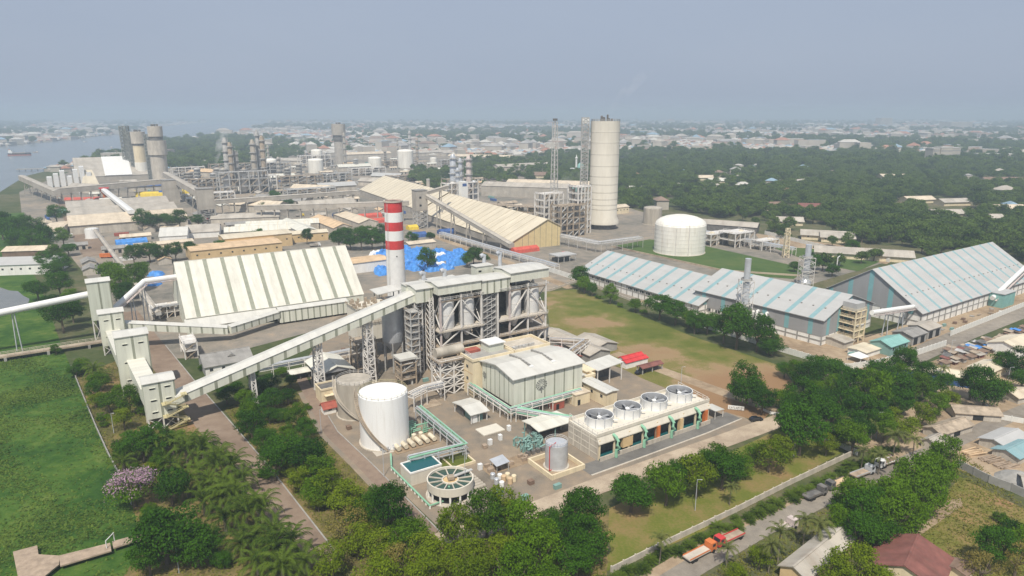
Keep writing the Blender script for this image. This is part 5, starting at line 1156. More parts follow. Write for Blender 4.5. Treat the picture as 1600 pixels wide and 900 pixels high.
for k in range(3): shed('bag_store', ('nearest bay of the broad dusty bag store', 'middle bay of the broad dusty bag store', 'farthest bay of the broad dusty bag store')[k], fz.sub(0, k * 61), 92, 60, 8, 13, 'dusty_roof' if k else 'beige_roof', 'concrete', cat='warehouse', over=.8)
hgal('white conveyor lying across the dusty bag store roof', fz.at(*fz.loc(206, 335, 12)), fz.at(*fz.loc(162, 300, 14)), 12.5, 15, 5, 3, 'fan_white', 0)
t = thing('red_hopper', 'red hopper at the top of the white roof conveyor', 'hopper', fz.sub(*fz.loc(163, 300, 14))); MB().lathe([(2, 8), (2, 11), (4, 15), (4, 18)], 8).ob('body', 'orange_paint', t); MB().box(-5, -4, 18, 5, 4, 19).ob('lid', 'red_paint', t)
for px, py, L, W, H, m_, lb in ((100, 313, 42, 8, 3, 'red_tarp', 'long red tarpaulin stack behind the bag store'), (212, 308, 34, 9, 6, 'yellow_paint', 'long yellow covered stack behind the bag store'), (248, 307, 9, 9, 7, 'navy_tarp', 'blue covered stack beside the yellow one'), (285, 305, 8, 6, 7, 'yellow_paint', 'small yellow block near the conveyor legs'), (89, 333, 14, 12, 4, 'teal_roof', 'green and orange tarpaulin heap beside the bag store')):
    o = MB().extx([(0, 0), (W, 0), (W * .9, H * .7), (W * .5, H), (W * .1, H * .7)], 0, L).ob('covered_stack', m_); o.matrix_world = Matrix.Translation((*G(px, py), 0)) @ Matrix.Rotation(math.radians(12), 4, 'Z'); tag(o, lb, 'stack')
def S(nm, lb, px, py, L, W, ze, zr, roof, wall, ang=33, **k): return shed(nm, lb, Frame(px, py, ang=ang), L, W, ze, zr, roof, wall, **k)
S('narrow_store', 'long narrow pale roofed store beside the yard road', 62, 374, 14, 62, 6, 9, 'beige_roof', 'white_wall', 18, doors=1)
S('white_house', 'bright white gabled workshop with a green door', 250, 381, 20, 26, 6, 11, 'white_sheet_roof_clean', 'white_wall', 20)
S('barrel_store', 'pale grey low ridged store beside the white workshop', 290, 373, 26, 34, 5, 9, 'dusty_roof', 'white_wall', 20)
S('ochre_block', 'flat orange roofed office block behind the storage hall', 300, 410, 62, 26, 8, 8.8, 'orange_roof', 'ochre_wall', 33, windows=8)
S('ochre_block', 'cream roofed wing stepping up behind the orange office block', 352, 394, 50, 22, 10, 11, 'cream_roof', 'ochre_wall', 33, windows=6)
S('ochre_block', 'beige roofed low wing at the left end of the office block', 212, 395, 40, 13, 5, 6, 'beige_roof', 'cream_wall', 33, windows=5)
S('ochre_block', 'pale roofed office wing beside the sawtooth store', 400, 384, 56, 14, 7, 8.4, 'cream_roof', 'ochre_wall', 26, windows=6)
for k in range(3): S('sawtooth_bay', ('near', 'middle', 'far')[k] + ' bay of the cream ribbed sawtooth store', 352 + k * 17, 376 - k * 5, 60, 15, 7, 10, 'white_sheet_roof', 'concrete', 20, stripes=8, stripe='cream_roof', sw=.6, cat='warehouse')
S('blue_wall_store', 'long white roofed store with pale blue walls', 498, 374, 64, 15, 8, 10.5, 'white_sheet_roof', 'bluegrey_roof', 123, cat='warehouse')
S('tan_store', 'tan roofed store left of the red tarpaulins', 552, 366, 66, 17, 7, 10, 'orange_roof', 'concrete', 123, cat='warehouse')
S('tan_store', 'ribbed tan store running behind the plain tan one', 592, 358, 70, 18, 7, 10, 'beige_roof', 'concrete', 123, cat='warehouse', stripes=10, stripe='cream_roof', sw=1)
S('beige_store', 'beige roofed store between storage hall and blue tarpaulins', 552, 428, 25, 18, 7, 8, 'orange_roof', 'white_wall', 33)
S('small_store', 'small beige roof behind the chimney beside the tarpaulins', 640, 392, 22, 12, 5, 6, 'beige_roof', 'concrete', 33)
S('low_store', 'low grey roofed store at the foot of the grey transfer house', 330, 352, 60, 20, 6, 9, 'dusty_roof', 'concrete', 15)
S('boat_house', 'pale blue-grey boat shed beside the pond', -30, 432, 42, 22, 7, 10, 'bluegrey_roof', 'white_wall', 10, windows=8)
S('boat_house', 'tan roofed hall behind the boat shed', 5, 408, 30, 16, 7, 9, 'beige_roof', 'brown_tile', 10)
tank('storage_tank', 'small white drum beside the belt conveyor', G(145, 372), 5.2, 8, .05, 'tank_white', n=24)
for px, py, L, W, m_, lb in ((525, 340, 16, 12, 'navy_tarp', 'blue tarpaulin stack near the tan stores'), (562, 342, 24, 10, 'red_tarp', 'red tarpaulin stack near the tan stores'), (575, 350, 20, 10, 'red_tarp', 'second red tarpaulin stack behind the chimney'), (640, 360, 9, 8, 'yellow_paint', 'yellow covered heap right of the chimney'), (648, 372, 12, 9, 'navy_tarp', 'blue tarpaulin block below the cream store'), (690, 367, 14, 9, 'navy_tarp', 'darker blue tarpaulin block below the cream store'), (805, 397, 22, 8, 'red_tarp', 'red tarpaulin stack at the cream store gable'), (182, 385, 22, 14, 'blue_tarp', 'blue tarpaulin heap by the yard sheds')):
    o = MB().extx([(0, 0), (W, 0), (W * .95, 2.6), (W * .5, 4.2), (W * .05, 2.6)], 0, L).ob('covered_stack', m_); o.matrix_world = Matrix.Translation((*G(px, py), 0)) @ Matrix.Rotation(math.radians(33), 4, 'Z'); tag(o, lb, 'stack')
# the field of blue tarpaulin stacks
r_ = random.Random(3)
def lump(seed):
    r = random.Random(seed); n = 7; V, Q = [], []
    for j in range(n):
        for i in range(n):
            u, v = i / (n - 1), j / (n - 1); e_ = min(u, 1 - u, v, 1 - v); V.append((u * 10 + r.uniform(-.4, .4) - 5, v * 8 + r.uniform(-.4, .4) - 4, (0 if e_ == 0 else min(1, e_ * 4.5) * r.uniform(2.6, 4.2))))
    return MB().add(V, [(j * n + i, j * n + i + 1, (j + 1) * n + i + 1, (j + 1) * n + i) for j in range(n - 1) for i in range(n - 1)])
lm = [lump(i).mesh('tarp', 'blue_tarp') for i in range(5)] + [lump(9).mesh('tarp', 'fan_white')]
fy = Frame(585, 436); k = 0
for i in range(10):
    for j in range(-5, 9):
        x, y = fy.at(i * 10.5 + r_.uniform(-2, 2), j * 8.8 + r_.uniform(-2, 2)); px = 800 + F * x / (y * math.cos(PITCH) + CAMH * math.sin(PITCH)); py = 450 - F * (y * math.sin(PITCH) - CAMH * math.cos(PITCH)) / (y * math.cos(PITCH) + CAMH * math.sin(PITCH))
        if not (((528 < px < 640) and 380 < py < 430 and py > 380 + max(0, px - 600) * .1 and py < 434 - abs(px - 590) * .10) or (630 <= px < 730 and 392 < py < 424 - max(0, px - 690) * .3)): continue
        if 545 < px < 588 and py > 400: continue
        if 575 < px < 625 and py < 386: continue
        o = bpy.data.objects.new('tarp_stack', lm[5] if r_.random() < .06 else lm[k % 5]); COL.objects.link(o); k += 1
        o.location = (x, y, 0); o.rotation_euler = (0, 0, GA + r_.choice((0, math.pi))); o.scale = (r_.uniform(.9, 1.15), r_.uniform(.9, 1.1), r_.uniform(.7, 1.3))
        tag(o, ('white' if o.data is lm[5] else 'bright blue') + ' tarpaulin covered sack stack behind the red banded chimney', 'stack', 'tarpaulin stacks behind the chimney')
for px, py in ((245, 430), (250, 438), (240, 445)):
    o = bpy.data.objects.new('tarp_stack', lm[1]); COL.objects.link(o); o.location = (*G(px, py), 0); o.scale = (.9, .9, .8); tag(o, 'bright blue tarpaulin heap left of the storage hall gable', 'stack', 'tarpaulins beside the storage hall')
t = thing('lorry', 'red lorry parked on the bare yard left of the sheds', 'lorry', Frame(156, 404, ang=10)); MB().box(0, 0, .8, 7, 2.6, 3.4).ob('body', 'orange_paint', t); MB().box(7.1, .1, .6, 9, 2.5, 3).ob('cab', 'red_paint', t)
for x in (1.2, 5.5, 8): MB().tube([(x, 0, .5), (x, 2.6, .5)], .5, 10).ob('wheel', 'tyre', t)

# ================================================================== RIGHT SIDE: grey-blue warehouses
def ware(label, fr, L, W, z1, ze, zr, nst, bays, ridge=.5, sw=2.2, win=(), skew=0):
    """white block wall, steel sheet above, ribbed blue roof; ridge along local x, near side y = 0"""
    t = thing('warehouse', label, 'warehouse', fr)
    w = MB().box(.15, .15, 0, L - .15, W - .15, z1).ob('block_wall', 'white_wall', t)
    for i in range(bays + 1):
        x = L * i / bays; MB().box(max(0, x - .3), -.12, 0, min(L, x + .3), .12, z1).ob('pilaster', 'grey_concrete', w)
    MB().box(.2, -.08, z1 * .5, L - .2, .1, z1 * .5 + .35).ob('wall_band', 'grey_concrete', w)
    n2 = max(2, int(W / (L / bays)))
    for i in range(n2 + 1):
        y = W * i / n2
        for xx in (0, L): MB().box(xx - .12, max(0, y - .3), 0, xx + .12, min(W, y + .3), z1).ob('pilaster', 'grey_concrete', w)
    for xx in (0, L): MB().box(xx - .08, .2, z1 * .5, xx + .08, W - .2, z1 * .5 + .35).ob('wall_band', 'grey_concrete', w)
    for i in win:
        x = L * (i + .5) / bays; q = MB().box(x - 1.3, -.06, z1 * .62, x + 1.5, .1, z1 * .62 + 1.3).ob('window', 'glass_dark', w); MB().box(x - .12, -.09, z1 * .62, x + .12, -.05, z1 * .62 + 1.3).ob('mullion', 'white_paint', q)
    yr = W * ridge
    MB().extx([(0, z1), (W, z1), (W, ze - .05), (yr, zr - .1), (0, ze - .05)], 0, L).ob('sheet_wall', 'grey_wall_sheet', t)
    s0, s1 = (zr - ze) / yr, (zr - ze) / (W - yr)
    ro = MB().extx([(-.8, ze - .8 * s0), (yr, zr), (W + .8, ze - .8 * s1), (W + .8, ze - .8 * s1 - .3), (yr, zr - .3), (-.8, ze - .8 * s0 - .3)][::-1], -.8, L + .8).ob('roof', 'bluegrey_roof', t)
    for i in range(nst):
        x = L * (i + .5) / nst - sw / 2
        MB().slab((x, -.8, ze - .8 * s0 + .04), (x + sw, -.8, ze - .8 * s0 + .04), (x + sw, yr, zr + .04), (x, yr, zr + .04), .07).ob('roof_strip', 'aqua_stripe', ro)
        MB().slab((x, yr, zr + .04), (x + sw, yr, zr + .04), (x + sw, W + .8, ze - .8 * s1 + .04), (x, W + .8, ze - .8 * s1 + .04), .07).ob('roof_strip', 'aqua_stripe', ro)
        if ze - z1 > 3: MB().box(x, -.05, z1 + .05, x + sw, .03, ze - .3).ob('wall_stripe', 'teal_stripe', t)
    if zr - z1 > 8:
        for i in range(5):
            y = W * (i + .5) / 5; zt = (ze + (zr - ze) * min(y / yr, (W - y) / (W - yr))) - .8
            for xx in (-.05, L - .03): MB().box(xx, y - 1.2, z1 + .05, xx + .08, y + 1.2, zt).ob('wall_stripe', 'teal_stripe', t)
    for i in range(nst * 2):
        x = L * (i + .25) / (nst * 2); [MB().box(x, yr * f_, ze + (zr - ze) * f_ - .1, x + .7, yr * f_ + .6, ze + (zr - ze) * f_ + .5).ob('roof_vent', 'grey_roof', ro) for f_ in (.35,)]
    return t
fA = Frame(905, 437, ang=-57); LA = fA.loc(1088, 496)[0]
ware('long low warehouse with aqua striped roof and white lower wall', fA, LA, 46, 5.9, 6.5, 16, 9, 20, win=(1, 2, 3, 4, 5, 9, 10, 11, 12, 13, 14, 15), sw=2.4)
fM = Frame(1084, 487, ang=-52); LM = fM.loc(1299, 534)[0]
ware('taller grey walled warehouse with aqua stripes and bent vent pipes', fM, LM, 46, 4.2, 12.2, 20, 6, 12, win=(1, 2))
fG = Frame(1437, 513, ang=34)
wv = fG.loc(1275, 441, 9)[1]; LG = fG.loc(1600, 428, 9)[0]
ware('largest grey-blue warehouse with steep ridge on bare ground', fG, LG + 4, 52, 6.0, 8.0, 24.5, 12, 22, sw=2.0, win=())
t = bpy.data.objects['warehouse.002']
w = MB().box(72, -7, 0, 86, -.1, 7.5).ob('loading_bay', 'teal_roof', t); MB().box(71.6, -7.4, 7.5, 86.4, 0, 7.8).ob('roof', 'bluegrey_roof', w)
for i in range(4): MB().tube([(LM * (.50 + .035 * i), -1.2, .5), (LM * (.50 + .035 * i), -1.2, 7.0 + (i % 2)), (LM * (.50 + .035 * i), -.6, 7.9 + (i % 2)), (LM * (.50 + .035 * i), .3, 8 + (i % 2))], .7, 10).ob('vent_pipe', 'white_paint', bpy.data.objects['warehouse.001'], smooth=True)
def stack_(label, px, py, ty, r):
    t = thing('flue_stack', label, 'stack', loc=(*G(px, py), 0)); h = HZ(px, py, ty); MB().lathe([(r * 1.9, 0), (r * 1.9, h * .12), (r, h * .2), (r * .95, h)], 20).ob('shaft', 'aluminium', t, smooth=True)
    lattice(t, -r * 1.9, -r * 1.9, r * 1.9, r * 1.9, 0, h * .7, 7, .25, .16, 'light_steel')
    for z in (.35, .7): MB().lathe([(r, h * z), (r + 1.1, h * z), (r + 1.1, h * z + 1), (r + 1, h * z + 1), (r + 1, h * z + .2), (r, h * z + .2)], 16, cap=False).ob('platform', 'grey_steel', t)
stack_('silver flue stack with lattice in front of the grey walled warehouse', 1160, 514, 404, 1.5)
stack_('plain grey flue stack between the warehouses and sand lot', 1257, 448, 382, 1.8)
t = steel_frame('cream steel transfer frame between the two striped warehouses', Frame(1332, 538), 8, 8, 15, 2, 5, 'cream_wall', 26, 71, vessels=0, bar_=.4); MB().box(.5, .5, 15, 7, 7, 18.5).ob('head_house', 'bluegrey_roof', t)
t = thing('elevator_house', 'tall dark teal elevator house beside the cream transfer frame', 'tower', Frame(1322, 530)); MB().box(0, 0, 0, 6.5, 6, 15).ob('cladding', 'teal_stripe', t); MB().box(-.3, -.3, 15, 6.8, 6.3, 15.5).ob('roof', 'bluegrey_roof', t); MB().box(2, -.06, 3, 4, .03, 12).ob('panel', 'grey_wall_sheet', t)
p, q = G(1356, 535), G(1425, 508); tube_conveyor('white tube conveyor between the cream frame and the largest warehouse', (*p, 14), (*q, 9.5), 1.1, (.35, .7))
p, q = G(1548, 480), G(1625, 440); tube_conveyor('white tube conveyor climbing along the largest warehouse', (*p, 5), (*q, 22), 1.2, (.3, .6, .9))
def fence(label, pts, h=2.3, panel=3.0, m='fence_white', th=.25, group=None, posts=True):
    o = pts[0]; t = thing('boundary_wall', label, 'wall', loc=(*o, 0), group=group)
    for (x0, y0), (x1, y1) in zip(pts[:-1], pts[1:]):
        d = Vector((x1 - x0, y1 - y0, 0)); n = max(1, round(d.length / panel)); a = math.atan2(d.y, d.x); L = d.length / n
        pm = MB().box(.16, -th / 2, 0, L - .16, th / 2, h).mesh('wall_panel', m); qm = MB().box(-.18, -th / 2 - .08, 0, .18, th / 2 + .08, h + .2).mesh('post', m)
        for i in range(n):
            c = (x0 - o[0] + d.x * i / n, y0 - o[1] + d.y * i / n, 0); place(pm, 'wall_panel', t, c, a); place(qm, 'post', t, c, a)
    return t
fence('white panel wall curving in front of the grey walled warehouse', gp((1100, 512), (1205, 545), (1262, 562), (1290, 572), (1325, 578), (1370, 571), (1430, 556), (1478, 540)), 2.6)
fence('white panel wall in front of the largest warehouse', gp((1485, 525), (1600, 479), (1720, 432)), 2.6)
fence('white panel wall round the sand lot', gp((1195, 366), (1300, 392), (1390, 410)), 3, 5)
fence('low concrete wall between grass verge and palm hedge', gp((955, 895), (1045, 850), (1150, 800), (1235, 757), (1330, 712)), 1.6, 4, 'concrete')
fence('white wall along the wooded right edge', gp((1225, 655), (1290, 688), (1340, 712)), 1.8, 4)
fence('pale wall bordering the roadside huts', gp((1540, 640), (1560, 655), (1600, 662)), 1.8, 4)
fence('grey block wall around the timber yard', gp((1498, 731), (1545, 755), (1580, 768), (1640, 795)), 2.4, 4, 'grey_concrete')
fence('low brown embankment wall along the swamp', gp((112, 575), (128, 615), (150, 668), (168, 708), (185, 740), (206, 790)), .9, 5, 'grey_concrete')
fence('thin wall along the field behind the sheds', gp((858, 455), (905, 440), (985, 470), (1090, 506)), 1.2, 5, 'concrete')
fence('pale yard wall behind the boilers', gp((800, 403), (860, 425), (900, 438)), 3.0, 5)
S('gate_office', 'teal roofed green office beside the white panel wall', 1390, 557, 14, 9, 4.5, 6.2, 'teal_roof', 'green_wall', 33, windows=3)
S('gate_office', 'grey roofed store behind the teal office', 1424, 541, 12, 9, 4.5, 5.8, 'grey_roof', 'grey_concrete', 33, doors=2)
S('gate_office', 'paler grey roofed store farthest along the panel wall', 1448, 531, 12, 9, 4.8, 6, 'dusty_roof', 'grey_concrete', 33, doors=2)
S('lean_to', 'long low grey lean-to under the grey warehouse gable', 1318, 546, 7, 12, 3.2, 4, 'dusty_roof', 'concrete', 33)
S('material_bay', 'unfinished white walled bay near the teal office', 1352, 560, 12, 8, 2.6, 3.0, 'cream_roof', 'white_wall', 33)
t = thing('marquee', 'pale blue peaked marquee inside the white wall', 'tent', Frame(1340, 564)); MB().add([(-3, -3, 2.4), (3, -3, 2.4), (3, 3, 2.4), (-3, 3, 2.4), (0, 0, 4.2)], [(0, 1, 4), (1, 2, 4), (2, 3, 4), (3, 0, 4), (3, 2, 1, 0)]).ob('canopy', 'fan_white', t)
for x in (-2.8, 2.8):
    for y in (-2.8, 2.8): MB().bar((x, y, 0), (x, y, 2.5), .12).ob('pole', 'white_paint', t)
# houses north-east in the trees
for i, (px, py, L, W, m_, ang, lb) in enumerate(((1252, 374, 40, 14, 'dusty_roof', -20, 'long grey hip roofed house beyond the sand lot'), (1283, 378, 24, 16, 'dusty_roof', -20, 'second grey roofed house by the lattice pylon'), (1420, 405, 62, 15, 'dusty_roof', 160, 'long grey roofed dark walled pavilion near the largest warehouse'), (1196, 330, 26, 16, 'brown_tile', 20, 'brown pyramid roofed house among trees'), (1250, 331, 30, 16, 'maroon_roof', -10, 'maroon tiled long house among trees'), (1305, 345, 26, 14, 'beige_roof', 10, 'pale beige roofed bungalow among trees'), (1215, 352, 22, 12, 'dusty_roof', -10, 'grey bungalow roof before the brown tiled house'), (1380, 280, 40, 22, 'beige_roof', 0, 'large pale house deep in the wood'), (1420, 318, 34, 16, 'beige_roof', 10, 'pale roofed house right of the wood clearing'), (1475, 322, 34, 16, 'dusty_roof', 10, 'grey roofed house in the estate clearing'), (1550, 332, 36, 16, 'beige_roof', 0, 'beige roofed house at the wooded estate edge'), (1460, 340, 30, 14, 'dusty_roof', 0, 'grey roofed villa below the estate clearing'), (1520, 348, 30, 14, 'dusty_roof', 0, 'grey roofed villa right of the clearing'), (825, 278, 44, 30, 'brown_tile', 0, 'broad pinkish hip roofed hall before the wood'), (1085, 282, 44, 18, 'beige_roof', 5, 'pale house row in the middle of the wood'), (1110, 287, 40, 18, 'white_sheet_roof', 5, 'white roofed house in the middle of the wood'), (1240, 290, 36, 20, 'dusty_roof', 30, 'grey house beside the wood lane'), (985, 300, 20, 12, 'white_sheet_roof', 0, 'small white roofed cottage right of the prilling tower'), (1540, 286, 60, 14, 'brown_tile', 0, 'long tan school roof behind the wood'), (1130, 312, 20, 12, 'beige_roof', 0, 'small pale cottage right of the dome tank trees'))):
    shed('estate_house', lb, Frame(px, py, ang=ang), L, W, 4.5, 8.5 if m_ in ('brown_tile', 'maroon_roof') else 7.5, m_, 'cream_wall', cat='house', over=1.2, windows=0 if i > 6 else 4)
t = thing('mosque', 'small white mosque with teal dome and slim minaret', 'mosque', Frame(900, 272)); MB().box(0, 0, 0, 26, 20, 9).ob('wall', 'white_paint', t); MB().lathe([(6, 9), (6.4, 11), (5, 15), (2, 18), (.2, 19)], 18, 18, 10).ob('dome', 'teal_roof', t, smooth=True); MB().lathe([(1.8, 0), (1.6, 26), (2.4, 26.5), (2.4, 28), (1.2, 28.5), (.1, 33)], 12, 1, 1).ob('minaret', 'white_paint', t)
# market strip and roadside huts
r_ = random.Random(17)
cols = ('dark_steel', 'grey_steel', 'dark_steel', 'rusty_steel', 'dusty_roof', 'blue_tarp', 'brown_tile', 'maroon_roof')
cn = ('black', 'grey', 'black', 'rust brown', 'dusty', 'blue', 'brown', 'maroon')
for i in range(80):
    px, py = r_.uniform(1475, 1610), 0; py = 566 - (px - 1475) * .30 + r_.uniform(-10, 12); m_ = r_.choice((0, 0, 1, 1, 2, 3, 3, 4, 5, 6, 6, 7))
    t = thing('market_stall', cn[m_] + ' roofed makeshift stall in the roadside market', 'stall', Frame(px, py, ang=33 + r_.uniform(-12, 12)), group='stalls of the roadside market')
    L, W, h = r_.uniform(2, 4), r_.uniform(2, 3.2), r_.uniform(1.3, 2.4)
    MB().slab((-.3, -.3, h), (L + .3, -.3, h + .1), (L + .3, W + .3, h + .45), (-.3, W + .3, h + .35), .1).ob('roof', cols[m_], t); MB().box(.2, .3, 0, L - .2, W - .2, h * .8).ob('goods', cols[(m_ + 3) % 8], t)
    for x in (0, L):
        for y in (0, W): MB().bar((x, y, 0), (x, y, h + .2), .1).ob('pole', 'timber', t)
S('market_hall', 'long pale roofed blue walled hall behind the wood', 1540, 601, 34, 8, 4, 5.2, 'cream_roof', 'navy_tarp', 33 + 115, cat='building')
S('market_hall', 'short pale roofed hall across from the blue walled one', 1545, 597, 14, 8, 4, 5.2, 'cream_roof', 'cream_wall', 33, cat='building')
S('roadside_house', 'pale roofed house at the right end of the market', 1590, 562, 18, 12, 4.5, 6.5, 'cream_roof', 'white_wall', 33, cat='house')
for i, (px, py, L, W, m_, ang, lb) in enumerate(((1492, 655, 14, 7, 'rusty_steel', -10, 'rust brown low shack between trees'), (1470, 690, 16, 6, 'rusty_steel', 26, 'rusty roofed roadside workshop'), (1590, 632, 10, 7, 'beige_roof', 20, 'pale roofed hut by the right road'), (1573, 712, 14, 8, 'bluegrey_roof', 30, 'blue-grey roofed hut beside the timber yard'), (1590, 728, 12, 7, 'aqua_stripe', 30, 'pale aqua roofed house edging the timber yard'), (1460, 706, 6, 4, 'dusty_roof', 33, 'little kiosk by the public road'), (1600, 775, 12, 8, 'dusty_roof', -25, 'grey roofed store behind the block wall'))):
    S('roadside_hut', lb, px, py, L, W, 2.6, 3.8, m_, 'concrete', ang, cat='hut', doors=1)
t = S('maroon_house', 'maroon tin roofed house at the lower edge', 1466, 945, 14, 14, 3.6, 6.4, 'maroon_roof', 'cream_wall', 50, cat='house')
S('maroon_house', 'small cream annex beside the maroon roofed house', 1505, 918, 4, 4, 3.4, 3.9, 'brown_tile', 'cream_wall', 33, cat='house')
S('tin_house', 'grey tin roofed house with yellow wall by the public road', 1258, 926, 22, 6, 3.6, 5.0, 'dusty_roof', 'ochre_wall', 40, cat='house')
for px, py, n, lb in ((1515, 715, 16, 'stack of sawn planks in the timber yard'), (1545, 725, 14, 'brown log heap in the timber yard'), (1568, 735, 12, 'low brown log heap near the block wall')):
    t = thing('timber_pile', lb, 'timber', Frame(px, py, ang=20))
    for i in range(n): MB().bar((r_.uniform(-.6, .6), i % 6 * .6, .2 + .3 * (i // 6)), (6.5 + r_.uniform(-1, 1), i % 6 * .6 + r_.uniform(-.6, .6), .2 + .3 * (i // 6)), .28).ob('plank', 'orange_roof' if px < 1530 else 'timber', t)
o = MB().lathe([(6, 0), (4.5, 1.2), (2, 2.4), (.3, 3)], 14).ob('sand_heap', 'grey_concrete'); o.location = (*G(1592, 752), 0); tag(o, 'grey gravel heap behind the block wall', 'heap')
# --- pier in the swamp
t = thing('swamp_pier', 'timber pier with square head reaching into the swamp', 'pier', loc=(0, 0, 0))
def poly(pts, z): return [(x, y) for x, y in (G(p_[0], p_[1], z) for p_ in pts)]
MB().prism(poly([(92, 868), (172, 848), (174, 860), (94, 884)], 1.4)[::-1], 1.05, 1.4).ob('gangway', 'timber', t)
MB().prism(poly([(20, 862), (58, 852), (60, 866), (93, 868), (92, 882), (70, 900), (30, 912)], 1.4)[::-1], 1.052, 1.402).ob('head', 'timber', t)
MB().prism(poly([(175, 846), (225, 832), (226, 840), (177, 856)], 1.4)[::-1], 1.05, 1.4).ob('shore_deck', 'timber', t)
for px, py in ((24, 866), (56, 858), (92, 874), (120, 868), (150, 858), (172, 852), (60, 892), (34, 908), (200, 844)): x, y = G(px, py, 1.2); MB().bar((x, y, -.3), (x, y, 1.2), .35).ob('pile', 'grey_concrete', t)
x, y = G(173, 850, 1.4); b = MB()
for s_ in (-1.6, 1.6): b.bar((x, y + s_, 1.2), (x, y + s_, 3.4), .16)
b.bar((x, y - 1.6, 3.3), (x, y + 1.6, 3.3), .16); b.ob('gate_frame', 'fan_white', t)
# --- lamp posts
def lamp(label, px, py, h, group):
    t = thing('lamp_post', label, 'lamp post', loc=(*G(px, py), 0), group=group); MB().tube([(0, 0, 0), (0, 0, h)], .10, 8, r2=.06).ob('post', 'fan_grey', t); MB().bar((0, 0, h), (.9, -.3, h + .15), .07).ob('arm', 'fan_grey', t); MB().box(.7, -.42, h + .1, 1.2, -.18, h + .2).ob('lamp_head', 'grey_steel', t)
    return t
for px, py, h in ((178, 677, 7), (1086, 798, 9), (1240, 715, 9), (1369, 685, 9), (727, 765, 11), (600, 745, 8), (502, 676, 8), (1573, 605, 8), (280, 896, 7), (1206, 515, 10), (1064, 600, 7), (548, 600, 7), (1484, 560, 8)): lamp('pale lamp post standing by the roads and groves', px, py, h, 'lamp posts')

# ================================================================== YARD CLUTTER OF THE OLDER WORKS
bpy.context.view_layer.update()
occ = set()
for o in bpy.data.objects:
    if o.type != 'MESH' or o.get('kind') == 'structure': continue
    bb = [o.matrix_world @ Vector(c) for c in o.bound_box]
    if max(c.z for c in bb) < .6: continue
    x0, x1, y0, y1 = min(c.x for c in bb), max(c.x for c in bb), min(c.y for c in bb), max(c.y for c in bb)
    if (x1 - x0) * (y1 - y0) > 30000: continue
    w_ = [c for c in bb]; a_, b_, d_ = w_[0], w_[4], w_[3]           # two horizontal box edges
    e1, e2 = (b_ - a_), (d_ - a_); n1, n2 = max(1, int(e1.length / 3)), max(1, int(e2.length / 3))
    for i in range(n1 + 1):
        for j in range(n2 + 1): p = a_ + e1 * i / n1 + e2 * j / n2; occ.add((int(p.x // 4), int(p.y // 4)))
yard = [G(*p) for p in ((60, 330), (110, 292), (205, 275), (330, 262), (640, 250), (740, 275), (830, 330), (900, 400), (870, 420), (760, 420), (640, 380), (560, 372), (480, 395), (300, 420), (260, 440), (235, 500), (200, 505), (150, 430), (100, 400), (70, 360))]
def inpoly(p, poly_):
    x, y = p; c = False; j = len(poly_) - 1
    for i in range(len(poly_)):
        xi, yi = poly_[i]; xj, yj = poly_[j]
        if (yi > y) != (yj > y) and x < (xj - xi) * (y - yi) / (yj - yi) + xi: c = not c
        j = i
    return c
kr = random.Random(31); boxm, shm, lom = [], [], []
for nm, m_ in (('rust red', 'red_roof'), ('blue', 'navy_tarp'), ('grey', 'grey_steel'), ('white', 'fan_white'), ('orange', 'orange_roof'), ('green', 'green_wall')):
    b = MB().box(0, 0, .1, 11, 2.4, 2.7)
    for i in range(10): b.box(.4 + i * 1.1, -.05, .2, .8 + i * 1.1, 2.45, 2.6)
    boxm.append((nm, b.mesh('shipping_container', m_)))
for nm, m_ in (('dusty grey', 'dusty_roof'), ('beige', 'beige_roof'), ('rusty', 'rusty_steel'), ('white', 'white_sheet_roof'), ('orange-brown', 'orange_roof'), ('dark', 'grey_roof')):
    for L, W in ((14, 8), (22, 9)):
        b = MB().gable(L, W, 0, 3.6, 5.2, 0); b.slab((-.5, -.5, 3.5), (L + .5, -.5, 3.5), (L + .5, W / 2, 5.4), (-.5, W / 2, 5.4), .15, 1).slab((-.5, W + .5, 3.5), (L + .5, W + .5, 3.5), (L + .5, W / 2, 5.4), (-.5, W / 2, 5.4), .15, 1)
        for i in range(3): b.box(1.5 + i * L / 3.2, -.06, 0, 3.6 + i * L / 3.2, .04, 2.6, 2)
        shm.append((nm, L, W, b.mesh('yard_shed', ['concrete', m_, 'dark_opening'])))
for nm, m_ in (('red', 'red_paint'), ('yellow', 'yellow_paint'), ('white', 'fan_white'), ('green', 'green_wall')):
    b = MB().box(0, 0, .9, 6.2, 2.4, 2.4, 1).extr([(6.4, .6), (8.3, .6), (8.3, 1.7), (7.9, 2.7), (6.4, 2.7)], .1, 2.3, 0).box(0, .6, .5, 8.2, 1.8, .9, 2)
    for x in (1, 2.2, 7.2):
        for y in (0, 2.1): b.tube([(x, y, .5), (x, y + .35, .5)], .5, 8, 2)
    lom.append((nm, b.mesh('lorry', [m_, 'dusty_roof', 'tyre'])))
def free(x, y, L, W, a):
    c, s = math.cos(a), math.sin(a); cells = []
    for i in range(int(L / 3) + 2):
        for j in range(int(W / 3) + 2):
            u, v = min(L, i * 3), min(W, j * 3); cells.append((int((x + u * c - v * s) // 4), int((y + u * s + v * c) // 4)))
    if any(q in occ for q in cells): return False
    occ.update(cells); return True
